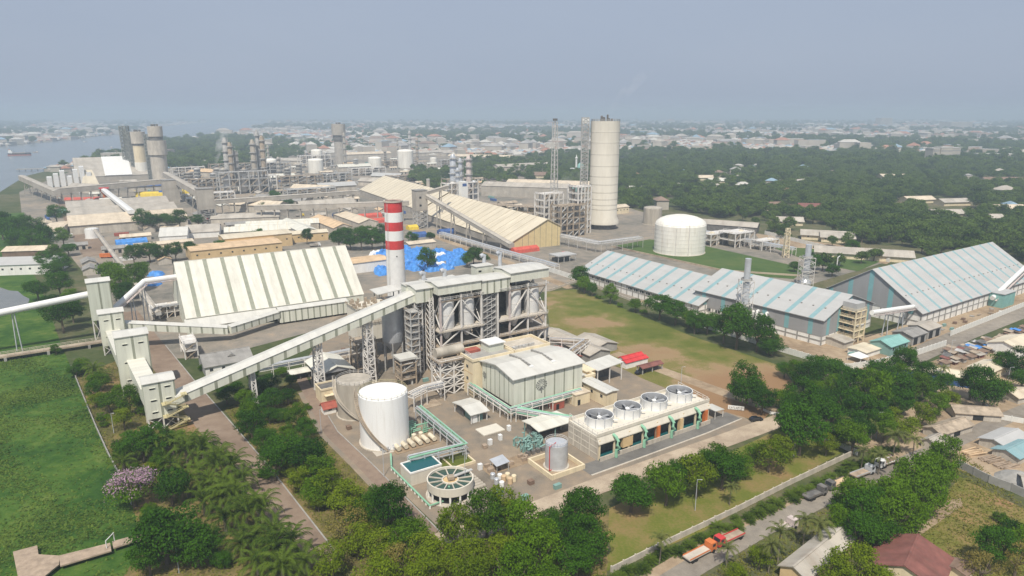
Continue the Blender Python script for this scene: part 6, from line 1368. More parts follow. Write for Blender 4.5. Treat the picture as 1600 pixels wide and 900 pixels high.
def scatter(n, pick, name, text, cat, group, poly_=yard):
    xs, ys = [p[0] for p in poly_], [p[1] for p in poly_]; k = it = 0
    while k < n and it < n * 60:
        it += 1; y = min(ys) * (max(ys) / min(ys)) ** (kr.random() ** 1.35); x = kr.uniform(min(xs), max(xs))
        if not inpoly((x, y), poly_): continue
        nm, L, W, me = pick(); a = GA + kr.choice((0, math.pi / 2)) + kr.uniform(-.06, .06)
        if not free(x, y, L, W, a): continue
        o = bpy.data.objects.new(name, me); COL.objects.link(o); o.location = (x, y, .03); o.rotation_euler = (0, 0, a); tag(o, nm + ' ' + text, cat, group); k += 1
def pk(lst, L=11, W=2.4): q = kr.choice(lst); return (q[0], q[1], q[2], q[3]) if len(q) == 4 else (q[0], L, W, q[1])
scatter(110, lambda: pk(shm), 'yard_shed', 'roofed small shed among the older works buildings', 'shed', 'small sheds of the older works')
scatter(60, lambda: pk(boxm), 'shipping_container', 'shipping container in the older works yard', 'container', 'containers in the older works')
scatter(45, lambda: pk(lom, 8.3, 2.4), 'lorry', 'lorry parked among the older works sheds', 'lorry', 'lorries in the older works')
cr_m = []
for nm, m_, dims in (('pale wooden', 'timber', (1.6, 1.2, 1.1)), ('white', 'fan_white', (1.2, 1.0, 1.8)), ('green', 'green_wall', (2.2, 1.1, 1.3)), ('rusty', 'rusty_steel', (2.6, .9, .8)), ('grey', 'grey_concrete', (1.8, 1.8, .5)), ('brown', 'brown_tile', (1.6, 1.4, 1.2))):
    L, W, h = dims; b = MB().box(0, 0, .12, L, W, h)
    for i in range(3): b.box(0, i * W / 3 + .02, 0, L, i * W / 3 + .2, .12)
    b.box(-.04, -.04, h - .1, L + .04, W + .04, h + .02); cr_m.append((nm, L, W, b.mesh('crate', m_)))
psy = [G(*p) for p in ((510, 640), (560, 690), (620, 760), (700, 826), (850, 795), (930, 742), (890, 690), (800, 640), (730, 610), (650, 560), (560, 530), (500, 570))]
scatter(26, lambda: kr.choice(cr_m), 'crate', 'crate or cabinet lying about the power station yard', 'crate', 'loose crates in the power station yard', psy)
wyd = [G(*p) for p in ((1310, 570), (1480, 532), (1600, 478), (1600, 448), (1430, 520), (1340, 540))]
scatter(30, lambda: kr.choice(cr_m), 'crate', 'crate or block beside the striped warehouses', 'crate', 'loose crates by the striped warehouses', wyd)
scatter(5, lambda: pk(lom, 8.3, 2.4), 'lorry', 'lorry on the bare ground before the largest warehouse', 'lorry', 'lorries by the striped warehouses', wyd)

# ================================================================== VEGETATION
def leaf_cloud(seed, lobes, per, size, flat=.7, zc=.95, spread=.66, lr=(.17, .36), gap=.35):
    """leaf faces on many small uneven lobes; unit crown radius, lopsided outline"""
    g = np.random.default_rng(seed); V = []
    ax, ay, sk = g.uniform(.82, 1.12), g.uniform(.82, 1.12), g.uniform(-.16, .16, 2); bump_ = g.uniform(.70, 1.22, 9)
    for k in range(lobes):
        a = k * 2.39996 + g.uniform(-.5, .5); h = g.uniform(-.55, 1.0); q = math.sqrt(max(0, 1 - (h * .88) ** 2)) * spread * g.uniform(.55, 1.12) * bump_[int((a % 6.2832) / 6.2832 * 9) % 9]
        c = np.array([math.cos(a) * q * ax + sk[0] * h, math.sin(a) * q * ay + sk[1] * h, zc + h * flat * .66]); r = g.uniform(*lr) * (1 - .2 * max(0, h)); m = int(per * (r / .28) ** 2 * g.uniform(1 - gap, 1 + gap))
        d = g.normal(size=(m, 3)); d[:, 2] = d[:, 2] * .9 + .2; d /= np.linalg.norm(d, axis=1)[:, None]
        p = c + d * r * g.uniform(.50, 1.12, (m, 1)) * np.array([1.1, 1.1, .66])
        nrm = d * .7 + g.normal(size=(m, 3)) * .5 + np.array([0, 0, .3]); nrm /= np.linalg.norm(nrm, axis=1)[:, None]
        t1 = np.cross(nrm, g.normal(size=(m, 3))); t1 /= np.linalg.norm(t1, axis=1)[:, None]; t2 = np.cross(nrm, t1)
        s = size * g.uniform(.5, 1.25, (m, 1))
        V.append(np.stack([p - t1 * s, p - t2 * s * .55, p + t1 * s, p + t2 * s * .55], 1).reshape(-1, 3))
    V = np.concatenate(V); n = len(V) // 4
    return V, np.arange(n * 4).reshape(-1, 4)
def np_mesh(name, V, Q, mats, mi=None):
    me = bpy.data.meshes.new(name); n = len(Q); me.vertices.add(len(V)); me.vertices.foreach_set('co', np.asarray(V, np.float32).ravel())
    me.loops.add(n * 4); me.loops.foreach_set('vertex_index', Q.astype(np.int32).ravel()); me.polygons.add(n); me.polygons.foreach_set('loop_start', np.arange(0, n * 4, 4, dtype=np.int32))
    for m_ in mats: me.materials.append(MATS[m_])
    if mi is not None: me.polygons.foreach_set('material_index', np.asarray(mi, np.int32))
    me.update(calc_edges=True); me.validate(); return me
def trunk_mesh(seed, h=.85, r=.075, limbs=6, m='bark', reach=.5, top=1.15):
    g = random.Random(seed); b = MB(); b.tube([(0, 0, -.03), (.02, .01, h * .35), (-.01, .02, h * .7)], r, 8, r2=r * .7)
    for i in range(limbs):
        a = i * 6.283 / limbs + g.uniform(-.3, .3); q = reach * g.uniform(.7, 1.1); b.tube([(0, .01, h * .45 + .04 * i), (math.cos(a) * q * .5, math.sin(a) * q * .5, h * .8), (math.cos(a) * q, math.sin(a) * q, top * g.uniform(.85, 1.1))], r * .5, 5, r2=r * .15)
    return b.mesh('trunk', m, True)
TK = [trunk_mesh(i, limbs=9, r=.065, reach=.62, top=1.2) for i in range(3)]
CR = {}
for i in range(6): CR['dark', i] = np_mesh('crown', *leaf_cloud(10 + i, 46, 170, .042, .55 + .10 * i), ['leaf_dark'])
for i in range(5): CR['mid', i] = np_mesh('crown', *leaf_cloud(20 + i, 42, 160, .044, .65 + .12 * i), ['leaf_mid'])
for i in range(4): CR['light', i] = np_mesh('crown', *leaf_cloud(30 + i, 38, 120, .044, .62 + .12 * i, gap=.6), ['leaf_light'])
for i in range(2): CR['dry', i] = np_mesh('crown', *leaf_cloud(40 + i, 30, 60, .044, .75, gap=.6), ['leaf_dry'])
for i in range(2): CR['shrub', i] = np_mesh('crown', *leaf_cloud(50 + i, 22, 100, .070, .6, zc=.5), ['leaf_mid'])
V, Q = leaf_cloud(60, 44, 200, .038, .75); mi = (np.random.default_rng(5).random(len(Q)) < np.clip((V[Q[:, 0], 2] - .75) * 1.5, .05, .75)).astype(int)
CR['bloom', 0] = np_mesh('crown', V, Q, ['leaf_mid', 'blossom'], mi)
for i in range(6): CR['far', i] = np_mesh('crown', *leaf_cloud(70 + i, 24, 46, .095, .50 + .14 * i, zc=.8, lr=(.24, .46)), ['leaf_far'])
NV = {'dark': 6, 'mid': 5, 'light': 4, 'dry': 2, 'shrub': 2, 'bloom': 1, 'far': 6}
# palms
def palm_crown(seed, fronds, L, droop, leaf, m, up=.75):
    g = random.Random(seed); b = MB()
    for k in range(fronds):
        a = k * 2.39996; el = up * (1 - k / fronds * 1.05) + g.uniform(-.12, .12); dx, dy = math.cos(a), math.sin(a); pts = []
        x, z, t_ = 0.0, 0.0, el + .25; n = 9
        for i in range(n + 1):
            pts.append(Vector((dx * x, dy * x, z))); x += L / n * math.cos(t_); z += L / n * math.sin(t_); t_ -= droop / n * (1 + i * .12)
        side = Vector((-dy, dx, 0))
        for i in range(n):
            p, q = pts[i], pts[i + 1]; b.bar(p, q, .07, .05)
            for j in range(3):
                c = p + (q - p) * (j * .333 + .1); u_ = (i + j * .333) / n; w = leaf * min(1, u_ * 5 + .2) * min(1, (1.04 - u_) * 2.6) + .08; f = (q - p).normalized()
                for s_ in (-1, 1):
                    tip = c + side * s_ * w * .8 + f * w * .8 - Vector((0, 0, w * g.uniform(.15, .7))); wd = f * (L / n * .17); b.add([c - wd * .8, c + wd * .8, tip + wd * .3, tip - wd * .2], [(0, 1, 2, 3)])
    return b.mesh('crown', m)
PM = [palm_crown(i, 21, 5.6, 1.35, .66, 'palm_leaf', 1.15) for i in range(4)]
CM = [palm_crown(10 + i, 17, 4.8, 1.6, .7, 'coconut_leaf', 1.1) for i in range(2)]
PT = [MB().tube([(0, 0, -.2), (.05, 0, 1.5), (0, .05, 3.2)], .42, 9, r2=.34).mesh('trunk', 'palm_bark', True)]
CT = [MB().tube([(0, 0, -.2), (.25, 0, 3), (.35, .1, 6), (.1, .1, 9)], .22, 8, r2=.15).mesh('trunk', 'palm_bark', True), MB().tube([(0, 0, -.2), (-.2, 0, 2.5), (-.1, .1, 5), (.1, .1, 6.5)], .22, 8, r2=.15).mesh('trunk', 'palm_bark', True)]
MS = {}
def plant(name, cat, label, group, loc, trunk, crown, s, rz, sz=1.0, tz=1.0, cz=0.0):
    t = thing(name, label, cat, loc=(loc[0], loc[1], loc[2] if len(loc) > 2 else 0), rz=rz, group=group); t.scale = (s, s, s * sz)
    if trunk is not None: place(trunk, 'trunk', t)
    place(crown, 'crown', t, (0, 0, cz)); return t
TN = {'dark': 'dark green broadleaf tree', 'mid': 'green broadleaf tree', 'light': 'yellow-green feathery tree', 'dry': 'thin dry yellowish tree', 'shrub': 'low green bush', 'bloom': 'pink flowering round tree', 'far': 'hazy green tree'}
tr = random.Random(77)
def tree(kind, px, py, R, where, group, sz=None, xy=None):
    x, y = xy or G(px, py); i = tr.randrange(NV[kind]); R *= 1.0 if kind in ('far', 'shrub') else 1.13; nm = 'bush' if kind == 'shrub' else 'tree'
    return plant(nm, nm, ('large ' if R > 6 else 'small ' if R < 4 else 'mid-sized ') + TN[kind] + ' ' + where, group, (x, y), TK[tr.randrange(3)], CR[kind, i], R, tr.uniform(0, 6.28), sz or tr.uniform(.9, 1.4))
def oil_palm(px, py, s, where, group):
    x, y = G(px, py); return plant('oil_palm', 'palm', 'bushy oil palm ' + where, group, (x, y), PT[0], PM[tr.randrange(4)], s, tr.uniform(0, 6.28), tr.uniform(.8, 1.5), cz=3.0)
def coco(px, py, s, where, group):
    x, y = G(px, py); i = tr.randrange(2); return plant('coconut_palm', 'palm', 'slim coconut palm ' + where, group, (x, y), CT[i], CM[tr.randrange(2)], s, tr.uniform(0, 6.28), cz=(9.0, 6.5)[i] - .05)

def WP(pts): return [G(*p_) for p_ in pts]
ROADS = [(WP([(530, 872), (418, 728), (344, 642), (302, 594), (258, 540)]), -1, 11), (WP([(690, 835), (577, 722), (527, 675), (512, 650), (490, 610), (478, 588)]), -1, 6.2), (WP([(1040, 935), (1105, 893), (1200, 838), (1300, 787), (1400, 742), (1490, 703), (1600, 652), (1720, 600)]), -.6, 8), (WP([(700, 862), (846, 812), (947, 772), (1060, 730), (1195, 680)]), -.5, 9)]
def on_road(x, y):
    for pl, a, b_ in ROADS:
        for (x0, y0), (x1, y1) in zip(pl[:-1], pl[1:]):
            dx, dy = x1 - x0, y1 - y0; L = math.hypot(dx, dy); s = ((x - x0) * dx + (y - y0) * dy) / L; d = (-(x - x0) * dy + (y - y0) * dx) / L
            if -1 < s < L + 1 and a < d < b_: return True
    return False
# --- grove between the service road and the perimeter road
W1 = 'in the grove between service road and perimeter road'
for k, px, py, R in (('dark', 452, 735, 6.6), ('dark', 480, 742, 5.6), ('dark', 430, 752, 4.6), ('mid', 500, 762, 5.2), ('light', 470, 772, 4.2), ('light', 515, 790, 5.4), ('light', 545, 806, 5.2), ('mid', 495, 795, 4.2), ('dry', 545, 850, 5.4), ('light', 575, 826, 4.0), ('dark', 612, 838, 5.4), ('dark', 590, 815, 4.0), ('light', 600, 880, 5.2), ('light', 560, 875, 4.2), ('mid', 640, 872, 4.4), ('light', 660, 895, 5.4), ('light', 520, 905, 4.4), ('dry', 625, 905, 4.2),
                     ('dark', 395, 690, 4.6), ('dark', 415, 705, 4.0), ('mid', 390, 670, 4.0), ('dark', 405, 655, 3.6), ('dark', 430, 640, 4.4), ('dark', 405, 625, 4.0), ('dark', 450, 632, 3.4), ('dark', 420, 612, 4.0), ('mid', 385, 640, 3.2), ('dark', 355, 632, 3.6), ('dark', 370, 622, 3.0), ('mid', 465, 672, 3.6), ('dark', 478, 688, 3.4), ('dark', 440, 660, 3.0), ('mid', 340, 618, 2.6), ('shrub', 415, 745, 2.6), ('shrub', 480, 640, 2), ('dark', 455, 605, 2.6), ('dark', 395, 600, 2.8), ('mid', 440, 590, 2.4), ('shrub', 318, 580, 2.2)):
    tree(k, px, py, R, W1, 'trees of the roadside grove')
W2 = 'below the clarifier yard at the lower edge'
for k, px, py, R in (('light', 712, 872, 5.4), ('mid', 760, 850, 5.6), ('light', 790, 838, 5.2), ('mid', 820, 866, 5.6), ('light', 735, 905, 5.6), ('light', 785, 900, 5.0), ('light', 690, 905, 4.6), ('mid', 840, 900, 5.4), ('dark', 905, 848, 5.8), ('dark', 878, 868, 5.2), ('dark', 920, 880, 5.0), ('dark', 900, 905, 4.6), ('mid', 800, 930, 5), ('light', 740, 940, 5), ('light', 660, 940, 5), ('mid', 860, 935, 5), ('light', 600, 935, 5), ('dark', 860, 842, 3.6)):
    tree(k, px, py, R, W2, 'trees at the lower edge')
W3 = 'on the grass verge before the cooling tower'
for k, px, py, R in (('dark', 985, 800, 6.4), ('mid', 1040, 790, 5.6), ('dark', 1060, 775, 4.4), ('light', 1088, 778, 5.6), ('dark', 1128, 765, 6.0), ('mid', 1110, 750, 4.6), ('mid', 1155, 748, 4.0), ('light', 1200, 738, 5.2), ('light', 1222, 722, 4.2), ('mid', 1180, 725, 3.4)):
    tree(k, px, py, R, W3, 'trees on the grass verge')
W4 = 'in the dense wood right of the cooling tower'
for k, px, py, R in (('dark', 1248, 712, 7.4), ('dark', 1285, 690, 6.6), ('dark', 1250, 668, 6.6), ('dark', 1290, 655, 7.2), ('dark', 1330, 668, 6.6), ('mid', 1360, 650, 6.4), ('dark', 1395, 640, 6.2), ('mid', 1430, 628, 5.4), ('dark', 1330, 632, 6.6), ('dark', 1370, 618, 6.0), ('mid', 1400, 612, 5.2), ('dark', 1440, 605, 5.0), ('dark', 1410, 588, 5.2), ('dark', 1282, 602, 7.2), ('dark', 1258, 612, 5.6), ('mid', 1300, 622, 5.2), ('dark', 1310, 598, 4.8), ('mid', 1240, 600, 4.4), ('dark', 1225, 590, 3.6), ('dark', 1165, 638, 6.0), ('dark', 1190, 648, 5.0), ('mid', 1180, 628, 4.4), ('dark', 1150, 625, 3.6), ('mid', 1220, 640, 4.0), ('dark', 1535, 640, 6.0), ('dark', 1515, 625, 5.2), ('mid', 1555, 628, 4.6), ('light', 1480, 640, 3.6), ('dark', 1590, 592, 6), ('dark', 1565, 585, 4.6), ('light', 1440, 668, 4.2), ('light', 1415, 690, 4.6), ('mid', 1460, 652, 4.2), ('light', 1390, 668, 3.8), ('mid', 1330, 712, 5.0), ('light', 1310, 700, 3.6), ('light', 1290, 712, 3.4), ('mid', 1380, 692, 4), ('dark', 1470, 625, 4.4), ('dark', 1340, 692, 4.2), ('dark', 1405, 652, 4.8), ('dark', 1365, 675, 4.4), ('dark', 1595, 610, 4.6), ('mid', 1270, 640, 4.6), ('dark', 1230, 690, 4.4)):
    w4 = ('beside the white name board and black car' if px < 1235 and py < 650 else 'in the wood just below the white panel wall' if py < 625 and px < 1420 else 'near the pale roofed market halls' if py < 645 and px >= 1420 else 'in the wood near the coconut palms' if px > 1350 else 'at the corner of the concrete road and grass verge' if py > 660 else W4)
    tree(k, px, py, R, w4, 'trees of the dense wood')
W5 = 'in the thick clump beside the vacant lot'
for k, px, py, R in (('mid', 1460, 765, 5.6), ('mid', 1425, 790, 5.8), ('mid', 1445, 810, 5.2), ('mid', 1395, 815, 6.0), ('dark', 1350, 835, 6.0), ('mid', 1390, 845, 5.6), ('dark', 1340, 865, 5.2), ('mid', 1330, 812, 4.8), ('dark', 1365, 862, 4.6), ('mid', 1470, 740, 4.6), ('mid', 1420, 835, 4.4), ('light', 1335, 925, 5.2), ('light', 1300, 935, 4.6), ('light', 1375, 935, 4.6), ('mid', 1310, 840, 3.8), ('light', 1185, 890, 3.2), ('light', 1150, 920, 3), ('dark', 1545, 890, 4.6), ('dry', 1585, 900, 4.4), ('dark', 1575, 855, 3.4), ('dry', 1530, 915, 4), ('shrub', 1560, 815, 2.2), ('mid', 1600, 870, 4), ('mid', 1450, 785, 4.6), ('mid', 1315, 800, 3.2)):
    tree(k, px, py, R, W5, 'trees of the vacant lot clump')
W6 = 'lining the field before the striped warehouses'
for k, px, py, R in (('dark', 905, 452, 6.6), ('mid', 913, 459, 5.4), ('dark', 925, 463, 3.4), ('shrub', 935, 467, 2.4), ('mid', 953, 475, 4.4), ('mid', 992, 488, 4.2), ('shrub', 1005, 490, 2.6), ('dark', 1030, 500, 7.0), ('dark', 1055, 508, 7.2), ('mid', 1075, 512, 4.2), ('dark', 1105, 522, 6.4), ('dark', 1150, 546, 8.6), ('dark', 1182, 550, 7.8), ('dark', 1130, 537, 6.0), ('dark', 1205, 556, 5.5), ('dark', 1085, 522, 5), ('mid', 1090, 520, 3.6), ('dark', 1200, 555, 3.6), ('shrub', 968, 480, 2.0)):
    tree(k, px, py, R, W6, 'trees lining the field')
W7 = 'along the swamp bank near the transfer towers'
for k, px, py, R in (('dark', 100, 520, 7.5), ('dark', 115, 505, 5.5), ('dark', 80, 500, 5), ('mid', 130, 580, 3.2), ('mid', 158, 612, 4.0), ('mid', 172, 645, 4.2), ('light', 195, 672, 3.6), ('mid', 205, 650, 4.4), ('light', 150, 638, 3.0), ('dark', 225, 720, 5.0), ('mid', 195, 725, 3.6), ('dark', 250, 715, 4.0), ('mid', 275, 700, 3.4), ('dark', 270, 790, 5.0), ('dark', 262, 880, 8.4), ('dark', 310, 885, 5.0), ('dark', 235, 900, 4), ('light', 240, 745, 2.6), ('shrub', 182, 700, 2.2), ('dark', 60, 470, 7), ('dark', 95, 465, 6.5), ('dark', 85, 440, 7), ('mid', 110, 480, 5), ('dark', 70, 425, 6), ('dark', 100, 425, 5.5), ('dark', 120, 590, 2.6), ('mid', 88, 555, 2.4)):
    w7 = ('beside the bridge and tube conveyor supports' if py < 530 else 'on the bank below the transfer towers' if py < 690 else 'near the timber pier' if py > 850 else 'between the pink flowering tree and the palms')
    tree(k, px, py, R, w7, 'trees along the swamp bank')
tree('bloom', 212, 792, 6.4, 'standing alone at the swamp edge', None)
W8 = 'between the sheds of the older works'
for k, px, py, R in (('dark', 530, 388, 7), ('dark', 548, 390, 7.5), ('dark', 565, 391, 7), ('dark', 582, 390, 7.5), ('dark', 600, 388, 7), ('dark', 540, 380, 7), ('dark', 575, 380, 7.5), ('dark', 595, 378, 7), ('dark', 645, 382, 5), ('dark', 672, 378, 4.5), ('dark', 668, 423, 6.5), ('dark', 740, 415, 6), ('dark', 755, 414, 5), ('dark', 730, 418, 4.5), ('dark', 225, 360, 8), ('dark', 240, 362, 8), ('dark', 262, 360, 8), ('dark', 282, 358, 7), ('dark', 310, 356, 6), ('dark', 90, 350, 9), ('dark', 75, 395, 8), ('dark', 50, 378, 9), ('dark', 20, 385, 11), ('dark', 5, 375, 10), ('dark', 30, 395, 9), ('dark', 55, 400, 9), ('dark', 210, 415, 6), ('dark', 235, 410, 7), ('dark', 250, 412, 6), ('dark', 275, 408, 6), ('dark', 300, 402, 5), ('mid', 180, 450, 8), ('mid', 190, 470, 7), ('dark', 200, 480, 6), ('dark', 175, 435, 6), ('mid', 215, 455, 7), ('mid', 222, 440, 6), ('dark', 345, 395, 5), ('dark', 405, 380, 5), ('dark', 360, 385, 4), ('dark', 480, 382, 5), ('dark', 430, 318, 8), ('dark', 450, 330, 7), ('dark', 412, 332, 6), ('dark', 1330, 398, 6), ('dark', 1270, 428, 5), ('dark', 1300, 432, 5), ('dark', 1240, 425, 4), ('mid', 100, 385, 6), ('mid', 88, 410, 6), ('dark', 108, 400, 6)):
    w8 = ('behind the blue tarpaulin stacks' if 520 < px < 700 and py < 400 else 'in front of the blue tarpaulin stacks' if 660 < px < 760 else 'before the broad dusty bag store' if 215 < px < 320 and py < 365 else 'around the boat shed and pond' if px < 112 and py > 365 else
          'behind the orange office block' if 205 < px < 305 and py < 420 else 'beside the belt conveyor left of the storage hall' if px < 230 and py > 425 else 'on the playing field edge' if px > 1200 else 'under the long grey conveyor galleries' if py < 335 else W8)
    tree(k, px, py, R, w8, 'trees between the older sheds')
# trees filling the gaps around the estate houses and behind the boundary
W11 = 'between the estate houses and the sand lot'
for px, py in ((1195, 345), (1210, 362), (1232, 360), (1300, 362), (1318, 372), (1325, 384), (1345, 378), (1362, 382), (1440, 396), (1455, 400), (1470, 396), (1160, 345), (1140, 338), (1120, 333), (1180, 352), (1270, 350), (1290, 350), (1240, 345), (1300, 385), (1225, 372), (1010, 328), (1000, 322), (1320, 358), (1500, 402), (1520, 398), (1310, 416), (1345, 412), (1365, 408), (1285, 424)): tree('far', px, py, tr.uniform(4.5, 8), W11, 'trees around the estate houses')
W12 = 'filling the rough ground between swamp bank and palms'
for i in range(34):
    px, py = tr.choice(((128, 590), (150, 625), (165, 660), (200, 690), (225, 640), (245, 735), (210, 745), (255, 770), (240, 815), (330, 860), (345, 890), (180, 620), (215, 705))); tree(tr.choice(('shrub', 'shrub', 'mid', 'dark')), px + tr.uniform(-12, 12), py + tr.uniform(-10, 10), tr.uniform(1.4, 2.8), W12, 'bushes behind the swamp bank')
W13 = 'filling the gaps of the roadside grove'
for i in range(30):
    v_ = tr.random(); px, py = 400 + 200 * v_ + tr.uniform(-40, 40), 660 + 190 * v_ + tr.uniform(-18, 18)
    if px > 640 or on_road(*G(px, py)): continue
    tree(tr.choice(('shrub', 'light', 'mid', 'dark')), px, py, tr.uniform(1.6, 3.0), W13, 'undergrowth of the roadside grove')
# oil palms
W9 = 'in the palm row beside the service road'
for px, py in ((250, 720), (275, 712), (300, 705), (322, 700), (295, 730), (322, 728), (345, 726), (312, 752), (338, 752), (362, 752), (330, 778), (355, 778), (378, 776), (348, 806), (372, 804), (398, 800), (352, 840), (385, 832), (412, 826), (375, 868), (405, 858), (432, 852), (400, 898), (432, 888), (458, 878), (480, 900), (440, 918), (300, 775), (318, 805), (270, 742)): oil_palm(px + tr.uniform(-5, 5), py + tr.uniform(-4, 4), tr.uniform(.85, 1.25), 'at the foot of the shortest transfer tower' if py < 735 else 'at the lower end of the palm row' if py > 845 else W9, 'oil palms beside the service road')
for px, py in ((158, 600), (150, 596), (360, 430), (195, 735)): oil_palm(px, py, 1.0, 'standing alone near the transfer towers', 'lone oil palms')
W10 = 'beside the public road and wood'
for px, py, s in ((1395, 712, 1.0), (1372, 742, .9), (1275, 860, 1.0), (1255, 855, .8), (1425, 712, .8), (1215, 880, .9), (1200, 895, .8), (1310, 690, .8), (1440, 620, .7), (1470, 600, .7), (1135, 885, .7), (1140, 790, .6), (1360, 690, .8), (1030, 880, .7), (1345, 735, .7)): coco(px, py, s, W10, 'coconut palms by the public road')
# hedge of screw pines along the wall
hp = palm_crown(33, 26, 2.0, .9, .45, 'palm_leaf', 1.1); hq = [(G(930, 920)), G(1060, 862), G(1170, 812), G(1260, 768), G(1350, 725), G(1400, 700)]
k = 0
for (x0, y0), (x1, y1) in zip(hq[:-1], hq[1:]):
    n = int(math.hypot(x1 - x0, y1 - y0) / 1.7)
    for i in range(n):
        t_ = (i + tr.random() * .6) / n; x, y = x0 + (x1 - x0) * t_ + tr.uniform(-1.2, 1.2), y0 + (y1 - y0) * t_ + tr.uniform(-1.2, 1.2); o = bpy.data.objects.new('screw_pine', hp); COL.objects.link(o); o.location = (x, y, .4); s = tr.uniform(.7, 1.3); o.scale = (s, s, s); o.rotation_euler = (0, 0, tr.uniform(0, 6))
        tag(o, 'spiky screw pine in the hedge below the verge wall', 'plant', 'screw pine hedge'); k += 1

# --- wooded belt: nearest trees singly, the rest as one wood
def inside(p, poly_):
    x, y = p; c = False; j = len(poly_) - 1
    for i in range(len(poly_)):
        xi, yi = poly_[i]; xj, yj = poly_[j]
        if (yi > y) != (yj > y) and x < (xj - xi) * (y - yi) / (yj - yi) + xi: c = not c
        j = i
    return c
belt = WP([(985, 336), (1010, 326), (1080, 332), (1120, 340), (1190, 356), (1240, 352), (1330, 378), (1440, 396), (1480, 400), (1560, 392), (1620, 420), (1900, 480), (2100, 260), (1700, 247), (1500, 246), (1250, 238), (1000, 236), (960, 240), (960, 300)])
belt2 = WP([(640, 285), (700, 305), (760, 292), (840, 282), (900, 292), (930, 300), (930, 238), (860, 240), (800, 252), (740, 246), (690, 270), (640, 268)])
belt3 = WP([(270, 240), (330, 235), (420, 233), (560, 236), (700, 240), (700, 222), (560, 220), (400, 222), (300, 228)])
holes = [(G(px, py), r_) for px, py, r_ in ((1252, 372, 34), (1283, 376, 26), (1375, 398, 44), (1207, 328, 18), (1262, 330, 22), (1315, 344, 18), (1222, 350, 16), (1385, 281, 30), (1428, 318, 26), (1482, 322, 26), (1560, 332, 26), (1470, 340, 22), (1530, 348, 22), (1480, 316, 40), (1095, 283, 34), (1118, 287, 30), (1245, 290, 26), (990, 300, 15), (1560, 286, 50), (1135, 312, 14), (905, 272, 22), (835, 278, 34), (1465, 262, 40), (1350, 283, 22), (1180, 345, 24), (1015, 345, 30), (1140, 352, 40), (965, 330, 24))]
hr_ = random.Random(44); belt_houses = []
for i in range(900):
    y = 640 * (2.7 ** (hr_.random() ** .8)); x = hr_.uniform(.10, .80) * y
    if not inside((x, y), belt) or any((x - hx) ** 2 + (y - hy) ** 2 < (hr2 + 8) ** 2 for (hx, hy), hr2 in holes): continue
    if math.sin(x * .012 + 1) * math.cos(y * .009) < hr_.uniform(.05, .9) - .25: continue
    belt_houses.append((x, y)); holes.append(((x, y), hr_.uniform(9, 14)))
    if len(belt_houses) >= 90: break
pts = []
for poly_, n in ((belt, 5200), (belt2, 700), (belt3, 900)):
    xs, ys = [p[0] for p in poly_], [p[1] for p in poly_]; m_ = 0; it = 0
    while m_ < n and it < n * 12:
        it += 1; y = min(ys) * (max(ys) / min(ys)) ** tr.random(); x = tr.uniform(min(xs), max(xs))
        if not inside((x, y), poly_) or any((x - hx) ** 2 + (y - hy) ** 2 < hr * hr for (hx, hy), hr in holes): continue
        if abs(x) > y * .95 + 60: continue
        if math.sin(x * .021 + 2 * math.sin(y * .006)) * math.sin(y * .017 + x * .004) > .55 + .35 * tr.random(): continue
        pts.append((x, y)); m_ += 1
# thin: no two trunks closer than 5.5 m
grid = {}; keep = []
for p in pts:
    c = (int(p[0] // 6.5), int(p[1] // 6.5))
    if c in grid: continue
    grid[c] = 1; keep.append(p)
keep.sort(key=lambda p: math.hypot(*p))
ind = [p for p in keep if abs(p[0]) < p[1] * .78][:50]; si = set(ind); rest = [p for p in keep if p not in si]
for x, y in ind: tree('far', 0, 0, tr.uniform(5.5, 9), 'on the near edge of the wooded belt', 'wooded belt trees', xy=(x, y))
river_w = WP([(-420, 262), (-150, 238), (0, 229), (100, 219), (190, 209), (250, 198), (330, 190.5), (420, 189), (425, 194), (385, 205), (310, 216), (262, 222), (215, 236), (150, 252), (110, 262), (70, 268), (40, 275), (0, 300), (-100, 312), (-420, 330)])
cr_ = random.Random(99); far_pts = []
for i in range(16000):                                     # trees scattered through the city beyond
    y = 1250 * (7.0 ** cr_.random()); x = cr_.uniform(-.85, .85) * y
    n_ = math.sin(x * .0021 + 1.3) * math.cos(y * .0017) + math.sin(x * .0053 + y * .0031) * .6
    if n_ < cr_.uniform(-.6, .7) or inside((x, y), river_w): continue
    if y < 1750 and -500 < x < -80: continue
    far_pts.append((x, y))
allp = [(x, y, tr.uniform(5.5, 9.5)) for x, y in rest] + [(x, y, cr_.uniform(7, 13) * (1 + y / 9000)) for x, y in far_pts]
me = bpy.data.meshes.new('wood'); me.from_pydata([(x, y, 0) for x, y, s in allp], [], [])
at_ = me.attributes.new('size', 'FLOAT', 'POINT'); at_.data.foreach_set('value', [s for x, y, s in allp])
wood = bpy.data.objects.new('wood', me); COL.objects.link(wood); wood['kind'] = 'stuff'; wood['label'] = 'hazy wood and city trees spreading behind the works'
ng = bpy.data.node_groups.new('scatter_wood', 'GeometryNodeTree'); ng.interface.new_socket('Geometry', in_out='INPUT', socket_type='NodeSocketGeometry'); ng.interface.new_socket('Geometry', in_out='OUTPUT', socket_type='NodeSocketGeometry')
N, Lk = ng.nodes, ng.links; gi, go = N.new('NodeGroupInput'), N.new('NodeGroupOutput')
jn = N.new('GeometryNodeGeometryToInstance')
srcs = []
seen = set()
for o in bpy.data.objects:
    if o.name.startswith('crown') and o.data.name in [CR['far', i].name for i in range(6)] and o.data.name not in seen: seen.add(o.data.name); srcs.append(o)
